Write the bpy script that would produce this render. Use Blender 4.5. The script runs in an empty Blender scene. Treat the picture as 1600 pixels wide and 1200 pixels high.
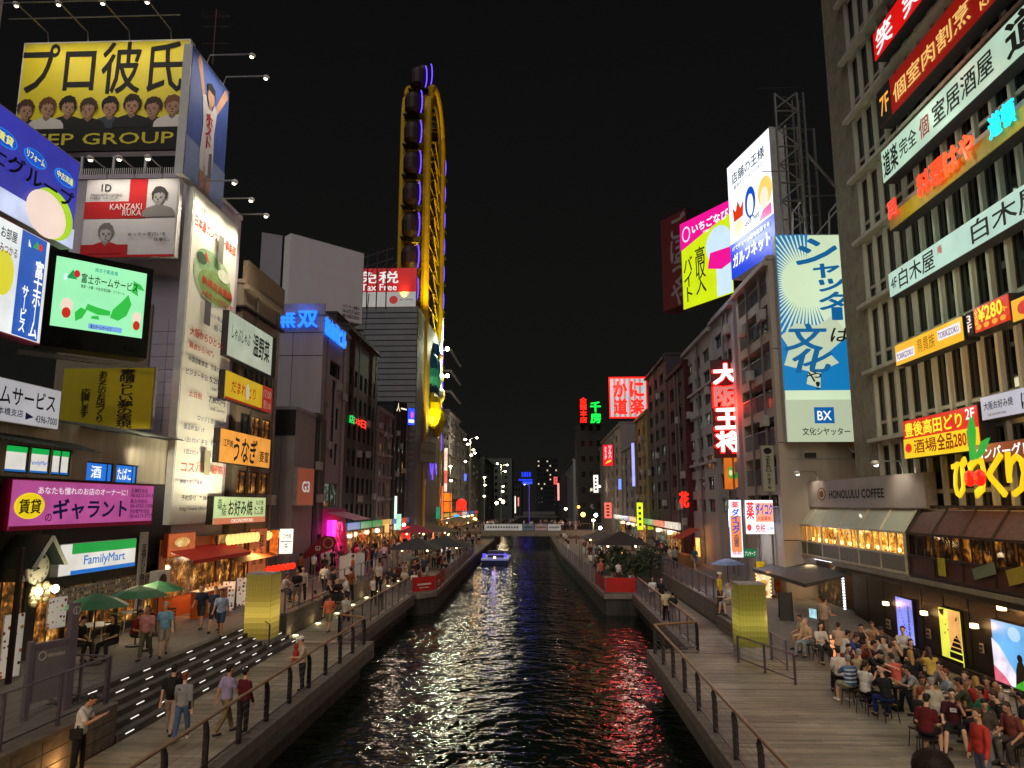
import bpy, bmesh, math, random
from mathutils import Vector, Matrix
random.seed(7)
sc = bpy.context.scene
COL = sc.collection
R = math.radians
# ------------------------------------------------------------------ camera
F, H = 1150.0, 5.8
YAW, PIT = R(2.24), R(9.3)
cam = bpy.data.objects.new('camera', bpy.data.cameras.new('camera')); COL.objects.link(cam)
cam.location = (0, 0, H); cam.rotation_euler = (R(90)+PIT, 0, YAW)
cam.data.sensor_width = 36; cam.data.lens = F/1600*36; cam.data.clip_end = 3000; cam.data.clip_start = .05
sc.camera = cam
# ------------------------------------------------------------------ night sky
w = bpy.data.worlds.new('World'); sc.world = w; w.use_nodes = True
nt = w.node_tree; bg = nt.nodes['Background']
bg.inputs[0].default_value = (1.0, .93, .9, 1); bg.inputs[1].default_value = 1
_tc = nt.nodes.new('ShaderNodeTexCoord'); _sp = nt.nodes.new('ShaderNodeSeparateXYZ'); _cr = nt.nodes.new('ShaderNodeValToRGB')
nt.links.new(_tc.outputs['Generated'], _sp.inputs[0]); nt.links.new(_sp.outputs[2], _cr.inputs[0]); nt.links.new(_cr.outputs[0], bg.inputs[0])
_cr.color_ramp.elements[0].position = 0; _cr.color_ramp.elements[0].color = (.0105, .0100, .0088, 1)
_cr.color_ramp.elements[1].position = .6; _cr.color_ramp.elements[1].color = (.0042, .0042, .0043, 1)
_e = _cr.color_ramp.elements.new(.15); _e.color = (.0068, .0068, .0062, 1)
# weak soft light of the city glow, high behind the camera
sl = bpy.data.lights.new('city_glow', 'SUN'); sl.energy = 1.15; sl.angle = R(60); sl.color = (1, .94, .90)
so = bpy.data.objects.new('city_glow', sl); COL.objects.link(so); so.rotation_euler = (R(42), 0, R(-14))
sc.view_settings.view_transform = 'Standard'; sc.view_settings.look = 'None'
sc.view_settings.exposure = 0; sc.view_settings.gamma = 1
sc.render.engine = 'CYCLES'
sc.cycles.use_denoising = True
try: sc.cycles.denoiser = 'OPENIMAGEDENOISE'
except Exception: pass
sc.cycles.max_bounces = 5; sc.cycles.diffuse_bounces = 2; sc.cycles.glossy_bounces = 3
sc.cycles.transmission_bounces = 3; sc.cycles.transparent_max_bounces = 6
sc.cycles.sample_clamp_indirect = 4; sc.cycles.sample_clamp_direct = 0
sc.cycles.caustics_reflective = False; sc.cycles.caustics_refractive = False
sc.cycles.use_light_tree = True

# ------------------------------------------------------------------ projection helpers
_fw = Vector((-math.sin(YAW)*math.cos(PIT), math.cos(YAW)*math.cos(PIT), math.sin(PIT)))
_rt = Vector((math.cos(YAW), math.sin(YAW), 0)); _up = _rt.cross(_fw)
def ray(px, py): return _fw*F + _rt*(px-800) + _up*(600-py)
def PX(px, py, X): d = ray(px, py); t = X/d.x; return Vector((X, d.y*t, H+d.z*t))
def PY(px, py, Y): d = ray(px, py); t = Y/d.y; return Vector((d.x*t, Y, H+d.z*t))
def PZ(px, py, Z): d = ray(px, py); t = (Z-H)/d.z; return Vector((d.x*t, d.y*t, Z))

# ------------------------------------------------------------------ materials
def lin(h):
    h = h.lstrip('#'); v = [int(h[i:i+2], 16)/255 for i in (0, 2, 4)]
    return tuple(x/12.92 if x <= .04045 else ((x+.055)/1.055)**2.4 for x in v)
_M = {}
def M(col, rough=.75, metal=0, noise=.25, scale=3.0, bump=.15, spec=.4, dirt=0, streak=0):
    key = (col, rough, metal, noise, scale, bump, spec, dirt, streak)
    if key in _M: return _M[key]
    c = lin(col) if isinstance(col, str) else col
    m = bpy.data.materials.new('surface'); m.use_nodes = True; t = m.node_tree; n = t.nodes; L = t.links
    b = n['Principled BSDF']; b.inputs['Roughness'].default_value = rough; b.inputs['Metallic'].default_value = metal
    b.inputs['Specular IOR Level'].default_value = spec
    b.inputs['Base Color'].default_value = (*c, 1)
    if noise:
        tc = n.new('ShaderNodeTexCoord'); nz = n.new('ShaderNodeTexNoise'); nz.inputs['Scale'].default_value = scale
        nz.inputs['Detail'].default_value = 6; nz.inputs['Roughness'].default_value = .65
        mp = n.new('ShaderNodeMapping'); L.new(tc.outputs['Object'], mp.inputs[0]); L.new(mp.outputs[0], nz.inputs['Vector'])
        if streak: mp.inputs['Scale'].default_value = (1, 1, .12)
        mr = n.new('ShaderNodeMapRange'); mr.inputs[1].default_value = .3; mr.inputs[2].default_value = .7
        mr.inputs[3].default_value = 1-noise; mr.inputs[4].default_value = 1+noise*.6
        L.new(nz.outputs[0], mr.inputs[0])
        mx = n.new('ShaderNodeVectorMath'); mx.operation = 'SCALE'; mx.inputs[0].default_value = c
        L.new(mr.outputs[0], mx.inputs['Scale'])
        src = mx.outputs[0]
        L.new(src, b.inputs['Base Color'])
        if bump:
            bp = n.new('ShaderNodeBump'); bp.inputs['Strength'].default_value = bump; bp.inputs['Distance'].default_value = .02
            L.new(nz.outputs[0], bp.inputs['Height']); L.new(bp.outputs[0], b.inputs['Normal'])
    _M[key] = m; return m
_E = {}
def E(col, s=1.0, noise=.12, scale=.8):
    key = (col, s, noise, scale)
    if key in _E: return _E[key]
    c = lin(col) if isinstance(col, str) else col
    m = bpy.data.materials.new('lit'); m.use_nodes = True; t = m.node_tree; n = t.nodes; L = t.links
    b = n['Principled BSDF']; b.inputs['Base Color'].default_value = tuple(x*.15 for x in c)+(1,)
    b.inputs['Roughness'].default_value = .35
    b.inputs['Emission Color'].default_value = (*c, 1); b.inputs['Emission Strength'].default_value = s
    if noise:
        tc = n.new('ShaderNodeTexCoord'); nz = n.new('ShaderNodeTexNoise'); nz.inputs['Scale'].default_value = scale
        nz.inputs['Detail'].default_value = 3
        L.new(tc.outputs['Object'], nz.inputs['Vector'])
        mr = n.new('ShaderNodeMapRange'); mr.inputs[1].default_value = .3; mr.inputs[2].default_value = .7
        mr.inputs[3].default_value = s*(1-noise); mr.inputs[4].default_value = s*(1+noise)
        L.new(nz.outputs[0], mr.inputs[0]); L.new(mr.outputs[0], b.inputs['Emission Strength'])
    _E[key] = m; return m
def room(cols, s, scale=1.6, seed=0.0):
    """lit interior seen through a window: soft blotches of several colours, painted as glow"""
    m = bpy.data.materials.new('lit_room'); m.use_nodes = True; t = m.node_tree; n = t.nodes; L = t.links
    b = n['Principled BSDF']; b.inputs['Base Color'].default_value = (.02, .02, .02, 1); b.inputs['Roughness'].default_value = .1
    tc = n.new('ShaderNodeTexCoord'); mp = n.new('ShaderNodeMapping'); mp.inputs['Location'].default_value = (seed, seed, seed); mp.inputs['Scale'].default_value = (1.1, 1.1, 1.0)
    L.new(tc.outputs['Object'], mp.inputs[0]); nz = n.new('ShaderNodeTexNoise'); nz.inputs['Scale'].default_value = scale*1.0; nz.inputs['Detail'].default_value = 3; nz.inputs['Roughness'].default_value = .55
    L.new(mp.outputs[0], nz.inputs['Vector']); mr = n.new('ShaderNodeMapRange'); mr.inputs[1].default_value = .3; mr.inputs[2].default_value = .7; L.new(nz.outputs[0], mr.inputs[0])
    cr = n.new('ShaderNodeValToRGB'); L.new(mr.outputs[0], cr.inputs[0]); e = cr.color_ramp.elements
    cols = sorted(cols, key=lambda c: sum(lin(c)))
    while len(e) < len(cols): e.new(.5)
    for i, c in enumerate(cols): e[i].position = i/(len(cols)-1); e[i].color = (*lin(c), 1)
    wv = n.new('ShaderNodeTexNoise'); wv.inputs['Scale'].default_value = scale*4; L.new(mp.outputs[0], wv.inputs['Vector'])
    m2 = n.new('ShaderNodeMapRange'); m2.inputs[1].default_value = .4; m2.inputs[2].default_value = .6; m2.inputs[3].default_value = .6*s; m2.inputs[4].default_value = 1.25*s
    L.new(wv.outputs[0], m2.inputs[0]); L.new(cr.outputs[0], b.inputs['Emission Color'])
    vo = n.new('ShaderNodeTexVoronoi'); vo.inputs['Scale'].default_value = scale*1.1; L.new(tc.outputs['Object'], vo.inputs['Vector'])
    m3 = n.new('ShaderNodeMapRange'); m3.inputs[1].default_value = .10; m3.inputs[2].default_value = .16; m3.inputs[3].default_value = 3.5; m3.inputs[4].default_value = 1.0; L.new(vo.outputs['Distance'], m3.inputs[0])  # small bright spots painted into the glow for ceiling lamps
    ml = n.new('ShaderNodeMath'); ml.operation = 'MULTIPLY'; L.new(m2.outputs[0], ml.inputs[0]); L.new(m3.outputs[0], ml.inputs[1]); L.new(ml.outputs[0], b.inputs['Emission Strength'])
    return m
def dishes(bgc, cols, s, scale):
    m = bpy.data.materials.new('menu_print'); m.use_nodes = True; t = m.node_tree; n = t.nodes; L = t.links
    b = n['Principled BSDF']; b.inputs['Base Color'].default_value = (.3, .3, .3, 1)
    tc = n.new('ShaderNodeTexCoord'); v = n.new('ShaderNodeTexVoronoi'); v.inputs['Scale'].default_value = scale; v.inputs['Randomness'].default_value = .45
    L.new(tc.outputs['Object'], v.inputs['Vector']); sp = n.new('ShaderNodeSeparateColor'); L.new(v.outputs['Color'], sp.inputs[0])
    cr = n.new('ShaderNodeValToRGB'); cr.color_ramp.interpolation = 'CONSTANT'; L.new(sp.outputs[0], cr.inputs[0]); e = cr.color_ramp.elements
    while len(e) < len(cols): e.new(.5)
    for i, c in enumerate(cols): e[i].position = i/len(cols); e[i].color = (*lin(c), 1)
    lt = n.new('ShaderNodeMath'); lt.operation = 'LESS_THAN'; lt.inputs[1].default_value = .36; L.new(v.outputs['Distance'], lt.inputs[0])
    mx = n.new('ShaderNodeMix'); mx.data_type = 'RGBA'; mx.inputs['A'].default_value = (*lin(bgc), 1); L.new(lt.outputs[0], mx.inputs['Factor']); L.new(cr.outputs[0], mx.inputs['B'])
    L.new(mx.outputs['Result'], b.inputs['Base Color']); L.new(mx.outputs['Result'], b.inputs['Emission Color']); b.inputs['Emission Strength'].default_value = s
    return m
CONC = M('#8f8a86', .85, noise=.3, scale=2.2)
CONC_D = M('#5b5650', .9, noise=.35, scale=2.5, bump=.3)
DARK = M('#1c1b1c', .6, noise=.2)
STEEL = M('#6b6470', .45, .6, noise=.2, scale=12)
STEEL_D = M('#3a3638', .5, .5, noise=.2, scale=12)
WHITEM = M('#d6d3cf', .5, noise=.12, scale=2)
GLASS = M('#0c0f12', .07, 0, noise=0, spec=.8)
ALU = M('#9a9896', .4, .7, noise=.1)
def T(c, r=.8): return M(c, r, noise=.12, scale=20, bump=.1)
def CL(c): return M(c, .85, noise=.32, scale=7, bump=.6)

# ------------------------------------------------------------------ objects
def tag(o, label=None, cat=None, group=None, kind=None):
    for k, v in (('label', label), ('category', cat), ('group', group), ('kind', kind)):
        if v: o[k] = v
    return o
def empty(name, loc=(0, 0, 0), rz=0, label=None, cat=None, group=None):
    o = bpy.data.objects.new(name, None); o.empty_display_size = .2; COL.objects.link(o)
    o.location = loc; o.rotation_euler = (0, 0, rz); return tag(o, label, cat, group)
def link(name, me, mats=None, parent=None, loc=(0, 0, 0), rz=0):
    o = bpy.data.objects.new(name, me); COL.objects.link(o)
    if mats is not None and not me.materials:
        for m in (mats if isinstance(mats, (list, tuple)) else [mats]): me.materials.append(m)
    o.location = loc; o.rotation_euler = (0, 0, rz)
    if parent: o.parent = parent
    return o
def copy_tree(o, parent=None, loc=None, rz=None, label=None):
    c = o.copy(); COL.objects.link(c); c.parent = parent
    if loc is not None: c.location = loc
    if rz is not None: c.rotation_euler = (0, 0, rz)
    if label: c['label'] = label
    for ch in list(o.children): copy_tree(ch, c)
    return c
class MB:
    def __init__(s): s.v = []; s.f = []; s.m = []; s.cur = 0; s.sm = False; s.smf = []
    def add(s, vs, fs):
        b = len(s.v); s.v += [tuple(x) for x in vs]; s.f += [tuple(b+i for i in f) for f in fs]
        s.m += [s.cur]*len(fs); s.smf += [s.sm]*len(fs); return s
    def box(s, x0, x1, y0, y1, z0, z1):
        if x0 > x1: x0, x1 = x1, x0
        if y0 > y1: y0, y1 = y1, y0
        if z0 > z1: z0, z1 = z1, z0
        return s.add([(x0,y0,z0),(x1,y0,z0),(x1,y1,z0),(x0,y1,z0),(x0,y0,z1),(x1,y0,z1),(x1,y1,z1),(x0,y1,z1)],
            [(0,3,2,1),(4,5,6,7),(0,1,5,4),(1,2,6,5),(2,3,7,6),(3,0,4,7)])
    def quad(s, a, b, c, d): return s.add([a, b, c, d], [(0, 1, 2, 3)])
    def prism(s, pts, z0, z1):
        n = len(pts)
        return s.add([(x, y, z0) for x, y in pts]+[(x, y, z1) for x, y in pts],
            [tuple(range(n-1, -1, -1)), tuple(range(n, 2*n))]+[(i, (i+1) % n, n+(i+1) % n, n+i) for i in range(n)])
    def tube(s, pts, r, n=8, close=True):
        if not isinstance(r, (list, tuple)): r = [r]*len(pts)
        pts = [Vector(p) for p in pts]; rings = []
        for i, p in enumerate(pts):
            d = (pts[min(i+1, len(pts)-1)]-pts[max(i-1, 0)])
            if d.length < 1e-6: d = Vector((0, 0, 1))
            d.normalize(); a = Vector((0, 0, 1)) if abs(d.z) < .9 else Vector((1, 0, 0))
            u = d.cross(a).normalized(); v = d.cross(u)
            rings.append([p+(u*math.cos(2*math.pi*k/n)+v*math.sin(2*math.pi*k/n))*r[i] for k in range(n)])
        vs = [q for rg in rings for q in rg]; fs = []
        for i in range(len(rings)-1):
            for k in range(n):
                fs.append((i*n+k, (i+1)*n+k, (i+1)*n+(k+1) % n, i*n+(k+1) % n))
        if close: fs += [tuple(range(n)), tuple(range(len(vs)-1, len(vs)-n-1, -1))]
        return s.add(vs, fs)
    def lathe(s, prof, n=12, c=(0, 0, 0)):
        vs = []; fs = []
        for r, z in prof:
            for k in range(n): vs.append((c[0]+r*math.cos(2*math.pi*k/n), c[1]+r*math.sin(2*math.pi*k/n), c[2]+z))
        for i in range(len(prof)-1):
            for k in range(n): fs.append((i*n+k, i*n+(k+1) % n, (i+1)*n+(k+1) % n, (i+1)*n+k))
        return s.add(vs, fs)
    def ball(s, c, rx, ry=None, rz=None, n=10, m=6, rot=None):
        ry = ry or rx; rz = rz or rx; vs = []; fs = []
        for i in range(m+1):
            a = math.pi*i/m
            for k in range(n):
                b = 2*math.pi*k/n; p = Vector((rx*math.sin(a)*math.cos(b), ry*math.sin(a)*math.sin(b), -rz*math.cos(a)))
                if rot is not None: p = rot @ p
                vs.append(Vector(c)+p)
        for i in range(m):
            for k in range(n): fs.append((i*n+k, i*n+(k+1) % n, (i+1)*n+(k+1) % n, (i+1)*n+k))
        return s.add(vs, fs)
    def mesh(s, name='mesh'):
        me = bpy.data.meshes.new(name); me.from_pydata(s.v, [], s.f)
        if any(s.m): me.polygons.foreach_set('material_index', s.m)
        if any(s.smf): me.polygons.foreach_set('use_smooth', s.smf)
        me.validate(); me.update(); return me
    def build(s, name, mats, parent=None, loc=(0, 0, 0), rz=0):
        return link(name, s.mesh(name), mats, parent, loc, rz)
def box(name, m, parent, x0, x1, y0, y1, z0, z1, **k): return MB().box(x0, x1, y0, y1, z0, z1).build(name, m, parent, **k)
def tag_s(o): o['kind'] = 'structure'; return o
def lamp(name, typ, loc, power, col='#ffe0b0', size=.3, rot=None, spot=None, parent=None):
    l = bpy.data.lights.new(name, typ); l.energy = power; l.color = lin(col)
    if typ == 'AREA': l.size = size
    else: l.shadow_soft_size = size
    if typ == 'SPOT': l.spot_size = R(spot or 90); l.spot_blend = .6
    o = bpy.data.objects.new(name, l); COL.objects.link(o); o.location = loc
    if rot is not None:
        if len(rot) == 3 and typ != 'POINT':
            d = Vector(rot)-Vector(loc); o.rotation_euler = d.to_track_quat('-Z', 'Y').to_euler()
    if parent: o.parent = parent
    return o

# ------------------------------------------------------------------ lettering
_T = {}
def text_data(s, vert=False, bold=0.0, shear=0.0):
    key = (s, vert, bold, shear)
    if key in _T: return _T[key]
    body = s
    if vert: body = '\n'.join(s.replace('ー', '｜'))
    cu = bpy.data.curves.new('t', 'FONT'); cu.body = body; cu.align_x = 'CENTER'; cu.resolution_u = 2; cu.shear = shear
    if vert: cu.space_line = .82
    ob = bpy.data.objects.new('t', cu); me = bpy.data.meshes.new_from_object(ob)
    vs = [v.co.copy() for v in me.vertices]; fs = [tuple(p.vertices) for p in me.polygons]
    bpy.data.objects.remove(ob); bpy.data.curves.remove(cu); bpy.data.meshes.remove(me)
    if not vs: vs = [Vector((0, 0, 0)), Vector((1, 0, 0)), Vector((0, 1, 0))]; fs = []
    x0 = min(v.x for v in vs); x1 = max(v.x for v in vs); y0 = min(v.y for v in vs); y1 = max(v.y for v in vs)
    ww, hh = max(x1-x0, 1e-6), max(y1-y0, 1e-6); base = [((v.x-x0)/ww, (v.y-y0)/hh, 0) for v in vs]; r = []; f2 = []
    # weight: the same outline set down again, shifted a little (a pen held at a small circle)
    if bold <= 0: sh = [(0, 0)]
    else:
        rad = bold*.75 if bold < .03 else (.02+(bold-.03)*.45 if bold < .085 else bold*.42); k = 4 if bold < .03 else 8
        sh = [(rad*math.cos(2*math.pi*i/k+.4), rad*math.sin(2*math.pi*i/k+.4)) for i in range(k)]
        if rad > .03: sh += [(rad*.5*math.cos(2*math.pi*i/6), rad*.5*math.sin(2*math.pi*i/6)) for i in range(6)]
    for q, (dx, dy) in enumerate(sh):
        o_ = len(r); r += [(a+dx/ww, b+dy/hh, q*.0005) for a, b, _ in base]; f2 += [tuple(i+o_ for i in f) for f in fs]
    fs = f2
    _T[key] = (r, fs); return _T[key]
def put_text(parent, s, x, z, w, h, mat, y=-.02, vert=False, bold=.018, thick=0, name='lettering', shear=0, tilt=0):
    r, fs = text_data(s, vert, bold, shear)
    vs = [(x+a*w, y-dy_, z+b*h+tilt*a*h) for a, b, dy_ in r]
    if thick:
        n = len(vs); ed = {}
        for f in fs:
            for i in range(len(f)):
                e = (f[i], f[(i+1) % len(f)]); ed[e] = 1
        vs = [(a, b_-thick, c) for a, b_, c in vs]+[(a, b_, c) for a, b_, c in vs]
        fs = list(fs)+[(b, a, a+n, b+n) for (a, b) in ed if (b, a) not in ed]
    m = MB().add(vs, fs)
    return m.build(name, mat, parent)
def items(root, W, Hh, its, y0=-.03, step=.006):
    y = y0
    for it in its:
        y -= step; k = it[0]
        if k == 't' or k == 'v':
            _, s, u, v, w_, h_, mat = it[:7]; o = it[7] if len(it) > 7 else {}
            put_text(root, s, u*W, v*Hh, w_*W, h_*Hh, mat, y=y, vert=(k == 'v'), **o)
        elif k == 'r':
            _, u, v, w_, h_, mat = it[:6]; nm = it[6] if len(it) > 6 else 'printed_panel'
            MB().quad((u*W, y, v*Hh), ((u+w_)*W, y, v*Hh), ((u+w_)*W, y, (v+h_)*Hh), (u*W, y, (v+h_)*Hh)).build(nm, mat, root)
        elif k == 'o':
            _, u, v, w_, h_, mat = it[:6]; nm = it[6] if len(it) > 6 else 'printed_disc'; n = 28
            MB().add([((u+w_*math.cos(2*math.pi*i/n))*W, y, (v+h_*math.sin(2*math.pi*i/n))*Hh) for i in range(n)], [tuple(range(n))]).build(nm, mat, root)
        elif k == 'p':
            _, pts, mat = it[:3]; nm = it[3] if len(it) > 3 else 'printed_shape'
            MB().add([(a*W, y, b*Hh) for a, b in pts], [tuple(range(len(pts)))]).build(nm, mat, root)
        elif k == 'poly':   # many polygons in one mesh
            _, plist, mat, nm = it; m = MB()
            for pts in plist: m.add([(a*W, y, b*Hh) for a, b in pts], [tuple(range(len(pts)))])
            m.build(nm, mat, root)
GRIDS = {}
def span(pxL, pyT, pyB, pxR, phi, X=None, d=None):
    """the upright board whose left edge shows at pxL between pyT and pyB and whose right edge shows at pxR"""
    pm = (pyT+pyB)/2
    P0 = PX(pxL, pm, X) if X is not None else PY(pxL, pm, d)
    f = lambda py: H+ray(pxL, py).z*(Vector((P0.x, P0.y)).length/Vector((ray(pxL, py).x, ray(pxL, py).y)).length)
    z1, z0 = f(pyT), f(pyB)
    u = Vector((math.sin(R(phi)), math.cos(R(phi)))); r = ray(pxR, pm); r2 = Vector((r.x, r.y))
    # P0 + s u = t r
    det = u.x*(-r2.y)+u.y*r2.x
    s = ((-P0.x)*(-r2.y)+(-P0.y)*r2.x)/det
    return Vector((P0.x, P0.y, z0)), R(90-phi), s, z1-z0
def sign(name, label, cat, pxL, pyT, pyB, pxR, phi, X=None, d=None, face=None, frame=None, thick=.25, its=(), group=None, kind_='face'):
    P, rz, W, Hh = span(pxL, pyT, pyB, pxR, phi, X, d)
    root = empty(name, P, rz, label, cat, group)
    box('board', frame or STEEL_D, root, 0, W, 0, thick, 0, Hh)
    b = .012*min(W, Hh)+.01
    box(kind_, face, root, b, W-b, -.025, -.001, b, Hh-b)
    items(root, W, Hh, its)
    root['_w'] = W; root['_h'] = Hh
    return root
# ================================================================== people
class Rig:
    """joint positions of a 1.72 m figure facing +y"""
    def __init__(s, lean=0, hip=.93, arms=((5, 8, 12), (5, 8, 12)), legs=((0, 2, 0), (0, 2, 0)), head=0, z0=0, side=0):
        rot = Matrix.Rotation(R(-lean), 3, 'X') @ Matrix.Rotation(R(side), 3, 'Y')
        s.rot = rot; s.hip = Vector((0, 0, hip)); up = rot @ Vector((0, 0, 1))
        s.neck = s.hip+up*.50; s.up = up
        hr = Matrix.Rotation(R(-lean-head), 3, 'X'); s.hr = hr
        s.head = s.neck+hr @ Vector((0, .025, .20))
        s.arm = []; s.leg = []
        for i, sx in enumerate((-1, 1)):
            sh = s.neck+rot @ Vector((sx*.175, 0, -.055)); p, ab, el = arms[i]
            def dirv(pitch, abd):
                v = Vector((sx*math.sin(R(abd)), 0, -math.cos(R(abd)))); return Matrix.Rotation(R(pitch), 3, 'X') @ v
            e = sh+dirv(p, ab)*.28; wr = e+dirv(p+el, ab-(el*.25))*.245; hd = dirv(p+el+6, ab-(el*.25))
            s.arm.append((sh, e, wr, hd))
            hp = s.hip+Vector((sx*.09, 0, -.02)); p, ab, kb = legs[i]
            k = hp+dirv(p, ab)*.42; an = k+dirv(p-kb, ab*.5)*.42
            s.leg.append((hp, k, an))
def _cap(mb, a, b, ra, rb, n=10):
    a = Vector(a); b = Vector(b); d = (b-a); L = d.length
    if L < 1e-5: return
    d /= L
    mb.tube([a-d*ra, a-d*ra*.7, a, b, b+d*rb*.7, b+d*rb], [ra*.05, ra*.71, ra, rb, rb*.71, rb*.05], n)
def _hand(mb, wr, d, sx, s=1.0):
    a = Vector((1, 0, 0)); a = (a-d*a.dot(d)).normalized(); b = d.cross(a)
    palm = wr+d*.05; mb.ball(palm, .04, .022, .055, 8, 6, rot=Matrix((a, b, d)).transposed())
    for k, (o, l) in enumerate(((-.028, .062), (-.010, .075), (.010, .07), (.028, .055))):
        p0 = wr+d*.085+a*o; p1 = p0+d*l*.55-b*.010*sx*0+b*.006; p2 = p1+d*l*.4+b*.018
        _cap(mb, p0, p1, .0105, .0095, 6); _cap(mb, p1, p2, .0095, .008, 6)
    t0 = wr+d*.03-a*sx*.03; _cap(mb, t0, t0+d*.045-a*sx*.03+b*.012, .013, .010, 6)
def body_parts(r):
    P = {}
    b = MB()
    # torso
    c = r.rot
    b.ball(r.hip+r.up*.33, .165, .105, .19, 12, 8, c); b.ball(r.hip+r.up*.14, .135, .10, .17, 12, 8, c)
    b.ball(r.hip+r.up*.0, .160, .115, .13, 12, 8, c)
    _cap(b, r.neck+c @ Vector((-.13, 0, -.05)), r.neck+c @ Vector((.13, 0, -.05)), .055, .055)
    _cap(b, r.neck-r.up*.05, r.head-r.hr @ Vector((0, .01, .06)), .058, .05)
    h = r.hr; hd = r.head
    b.ball(hd+h @ Vector((0, 0, .02)), .074, .095, .095, 14, 10, h); b.ball(hd+h @ Vector((0, .02, -.055)), .054, .068, .062, 12, 8, h)
    _cap(b, hd+h @ Vector((0, .088, .015)), hd+h @ Vector((0, .106, -.022)), .009, .015, 6)      # nose
    _cap(b, hd+h @ Vector((-.02, .084, -.058)), hd+h @ Vector((.02, .084, -.058)), .009, .009, 6)  # lips
    for sx in (-1, 1):
        _cap(b, hd+h @ Vector((sx*.018, .088, .03)), hd+h @ Vector((sx*.048, .078, .03)), .009, .007, 6)   # brow
        b.ball(hd+h @ Vector((sx*.076, -.005, -.005)), .012, .022, .034, 8, 6, h)
    for i, sx in enumerate((-1, 1)):
        sh, e, wr, hv = r.arm[i]; _cap(b, sh, e, .052, .040); _cap(b, e, wr, .041, .027); _hand(b, wr, hv, sx)
        hp, k, an = r.leg[i]; _cap(b, hp, k, .085, .056); _cap(b, k, k.lerp(an, .35), .056, .056); _cap(b, k.lerp(an, .35), an, .056, .036)
        ft = Vector((sx*.02, .15, 0)); _cap(b, an+Vector((0, -.03, -.045)), an+Vector((0, 0, -.045))+ft, .036, .030)
    P['body'] = (b, .0105, .22)
    s = MB()
    s.ball(r.hip+r.up*.33, .188, .128, .205, 12, 8, c); s.ball(r.hip+r.up*.14, .165, .130, .19, 12, 8, c); s.ball(r.hip+r.up*.02, .178, .135, .13, 12, 8, c)
    _cap(s, r.neck+c @ Vector((-.13, 0, -.06)), r.neck+c @ Vector((.13, 0, -.06)), .066, .066)
    for i in (0, 1):
        sh, e, wr, hv = r.arm[i]; _cap(s, sh, sh.lerp(e, .72), .066, .066)
    P['shirt'] = (s, .020, .35)
    s2 = MB(); s2.v = list(s.v); s2.f = list(s.f); s2.m = list(s.m); s2.smf = list(s.smf)
    for i in (0, 1):
        sh, e, wr, hv = r.arm[i]; _cap(s2, sh, e, .064, .054); _cap(s2, e, wr, .054, .042)
    P['long_shirt'] = (s2, .020, .35)
    for nm, fr in (('trousers', .86), ('shorts', -1)):
        t = MB(); t.ball(r.hip+r.up*.0, .170, .126, .13, 12, 8, c)
        for i in (0, 1):
            hp, k, an = r.leg[i]
            if fr > 0: _cap(t, hp, k, .098, .074); _cap(t, k, k.lerp(an, fr), .074, .060)
            else: _cap(t, hp, hp.lerp(k, .86), .100, .088)
        P[nm] = (t, .020, .35)
    sh_ = MB()
    for i, sx in enumerate((-1, 1)):
        an = r.leg[i][2]; ft = Vector((sx*.02, .155, 0)); _cap(sh_, an+Vector((0, -.035, -.048)), an+Vector((0, 0, -.050))+ft, .044, .038)
    P['shoe'] = (sh_, .016, .35)
    hr = MB()
    hr.ball(hd+h @ Vector((0, -.022, .045)), .087, .098, .088, 12, 8, h); hr.ball(hd+h @ Vector((0, -.052, .0)), .075, .055, .085, 10, 7, h)
    hr.ball(hd+h @ Vector((.015, .035, .092)), .055, .045, .028, 10, 6, h)
    P['hair'] = (hr, .014, .35)
    hl = MB(); hl.v = list(hr.v); hl.f = list(hr.f); hl.m = list(hr.m); hl.smf = list(hr.smf)
    _cap(hl, hd+h @ Vector((0, -.055, 0)), hd+h @ Vector((0, -.09, -.32)), .075, .05)
    for sx in (-1, 1): _cap(hl, hd+h @ Vector((sx*.062, -.01, .02)), hd+h @ Vector((sx*.07, -.02, -.2)), .03, .028)
    P['long_hair'] = (hl, .016, .3)
    return P
_tmp = []
def remesh(mb, vox, dec):
    me = mb.mesh('tmp'); o = bpy.data.objects.new('tmp', me); COL.objects.link(o)
    m = o.modifiers.new('r', 'REMESH'); m.mode = 'VOXEL'; m.voxel_size = vox; m.use_smooth_shade = True
    q = o.modifiers.new('s', 'SMOOTH'); q.factor = .5; q.iterations = 2
    d = o.modifiers.new('d', 'DECIMATE'); d.ratio = dec
    _tmp.append(o); return o
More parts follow.
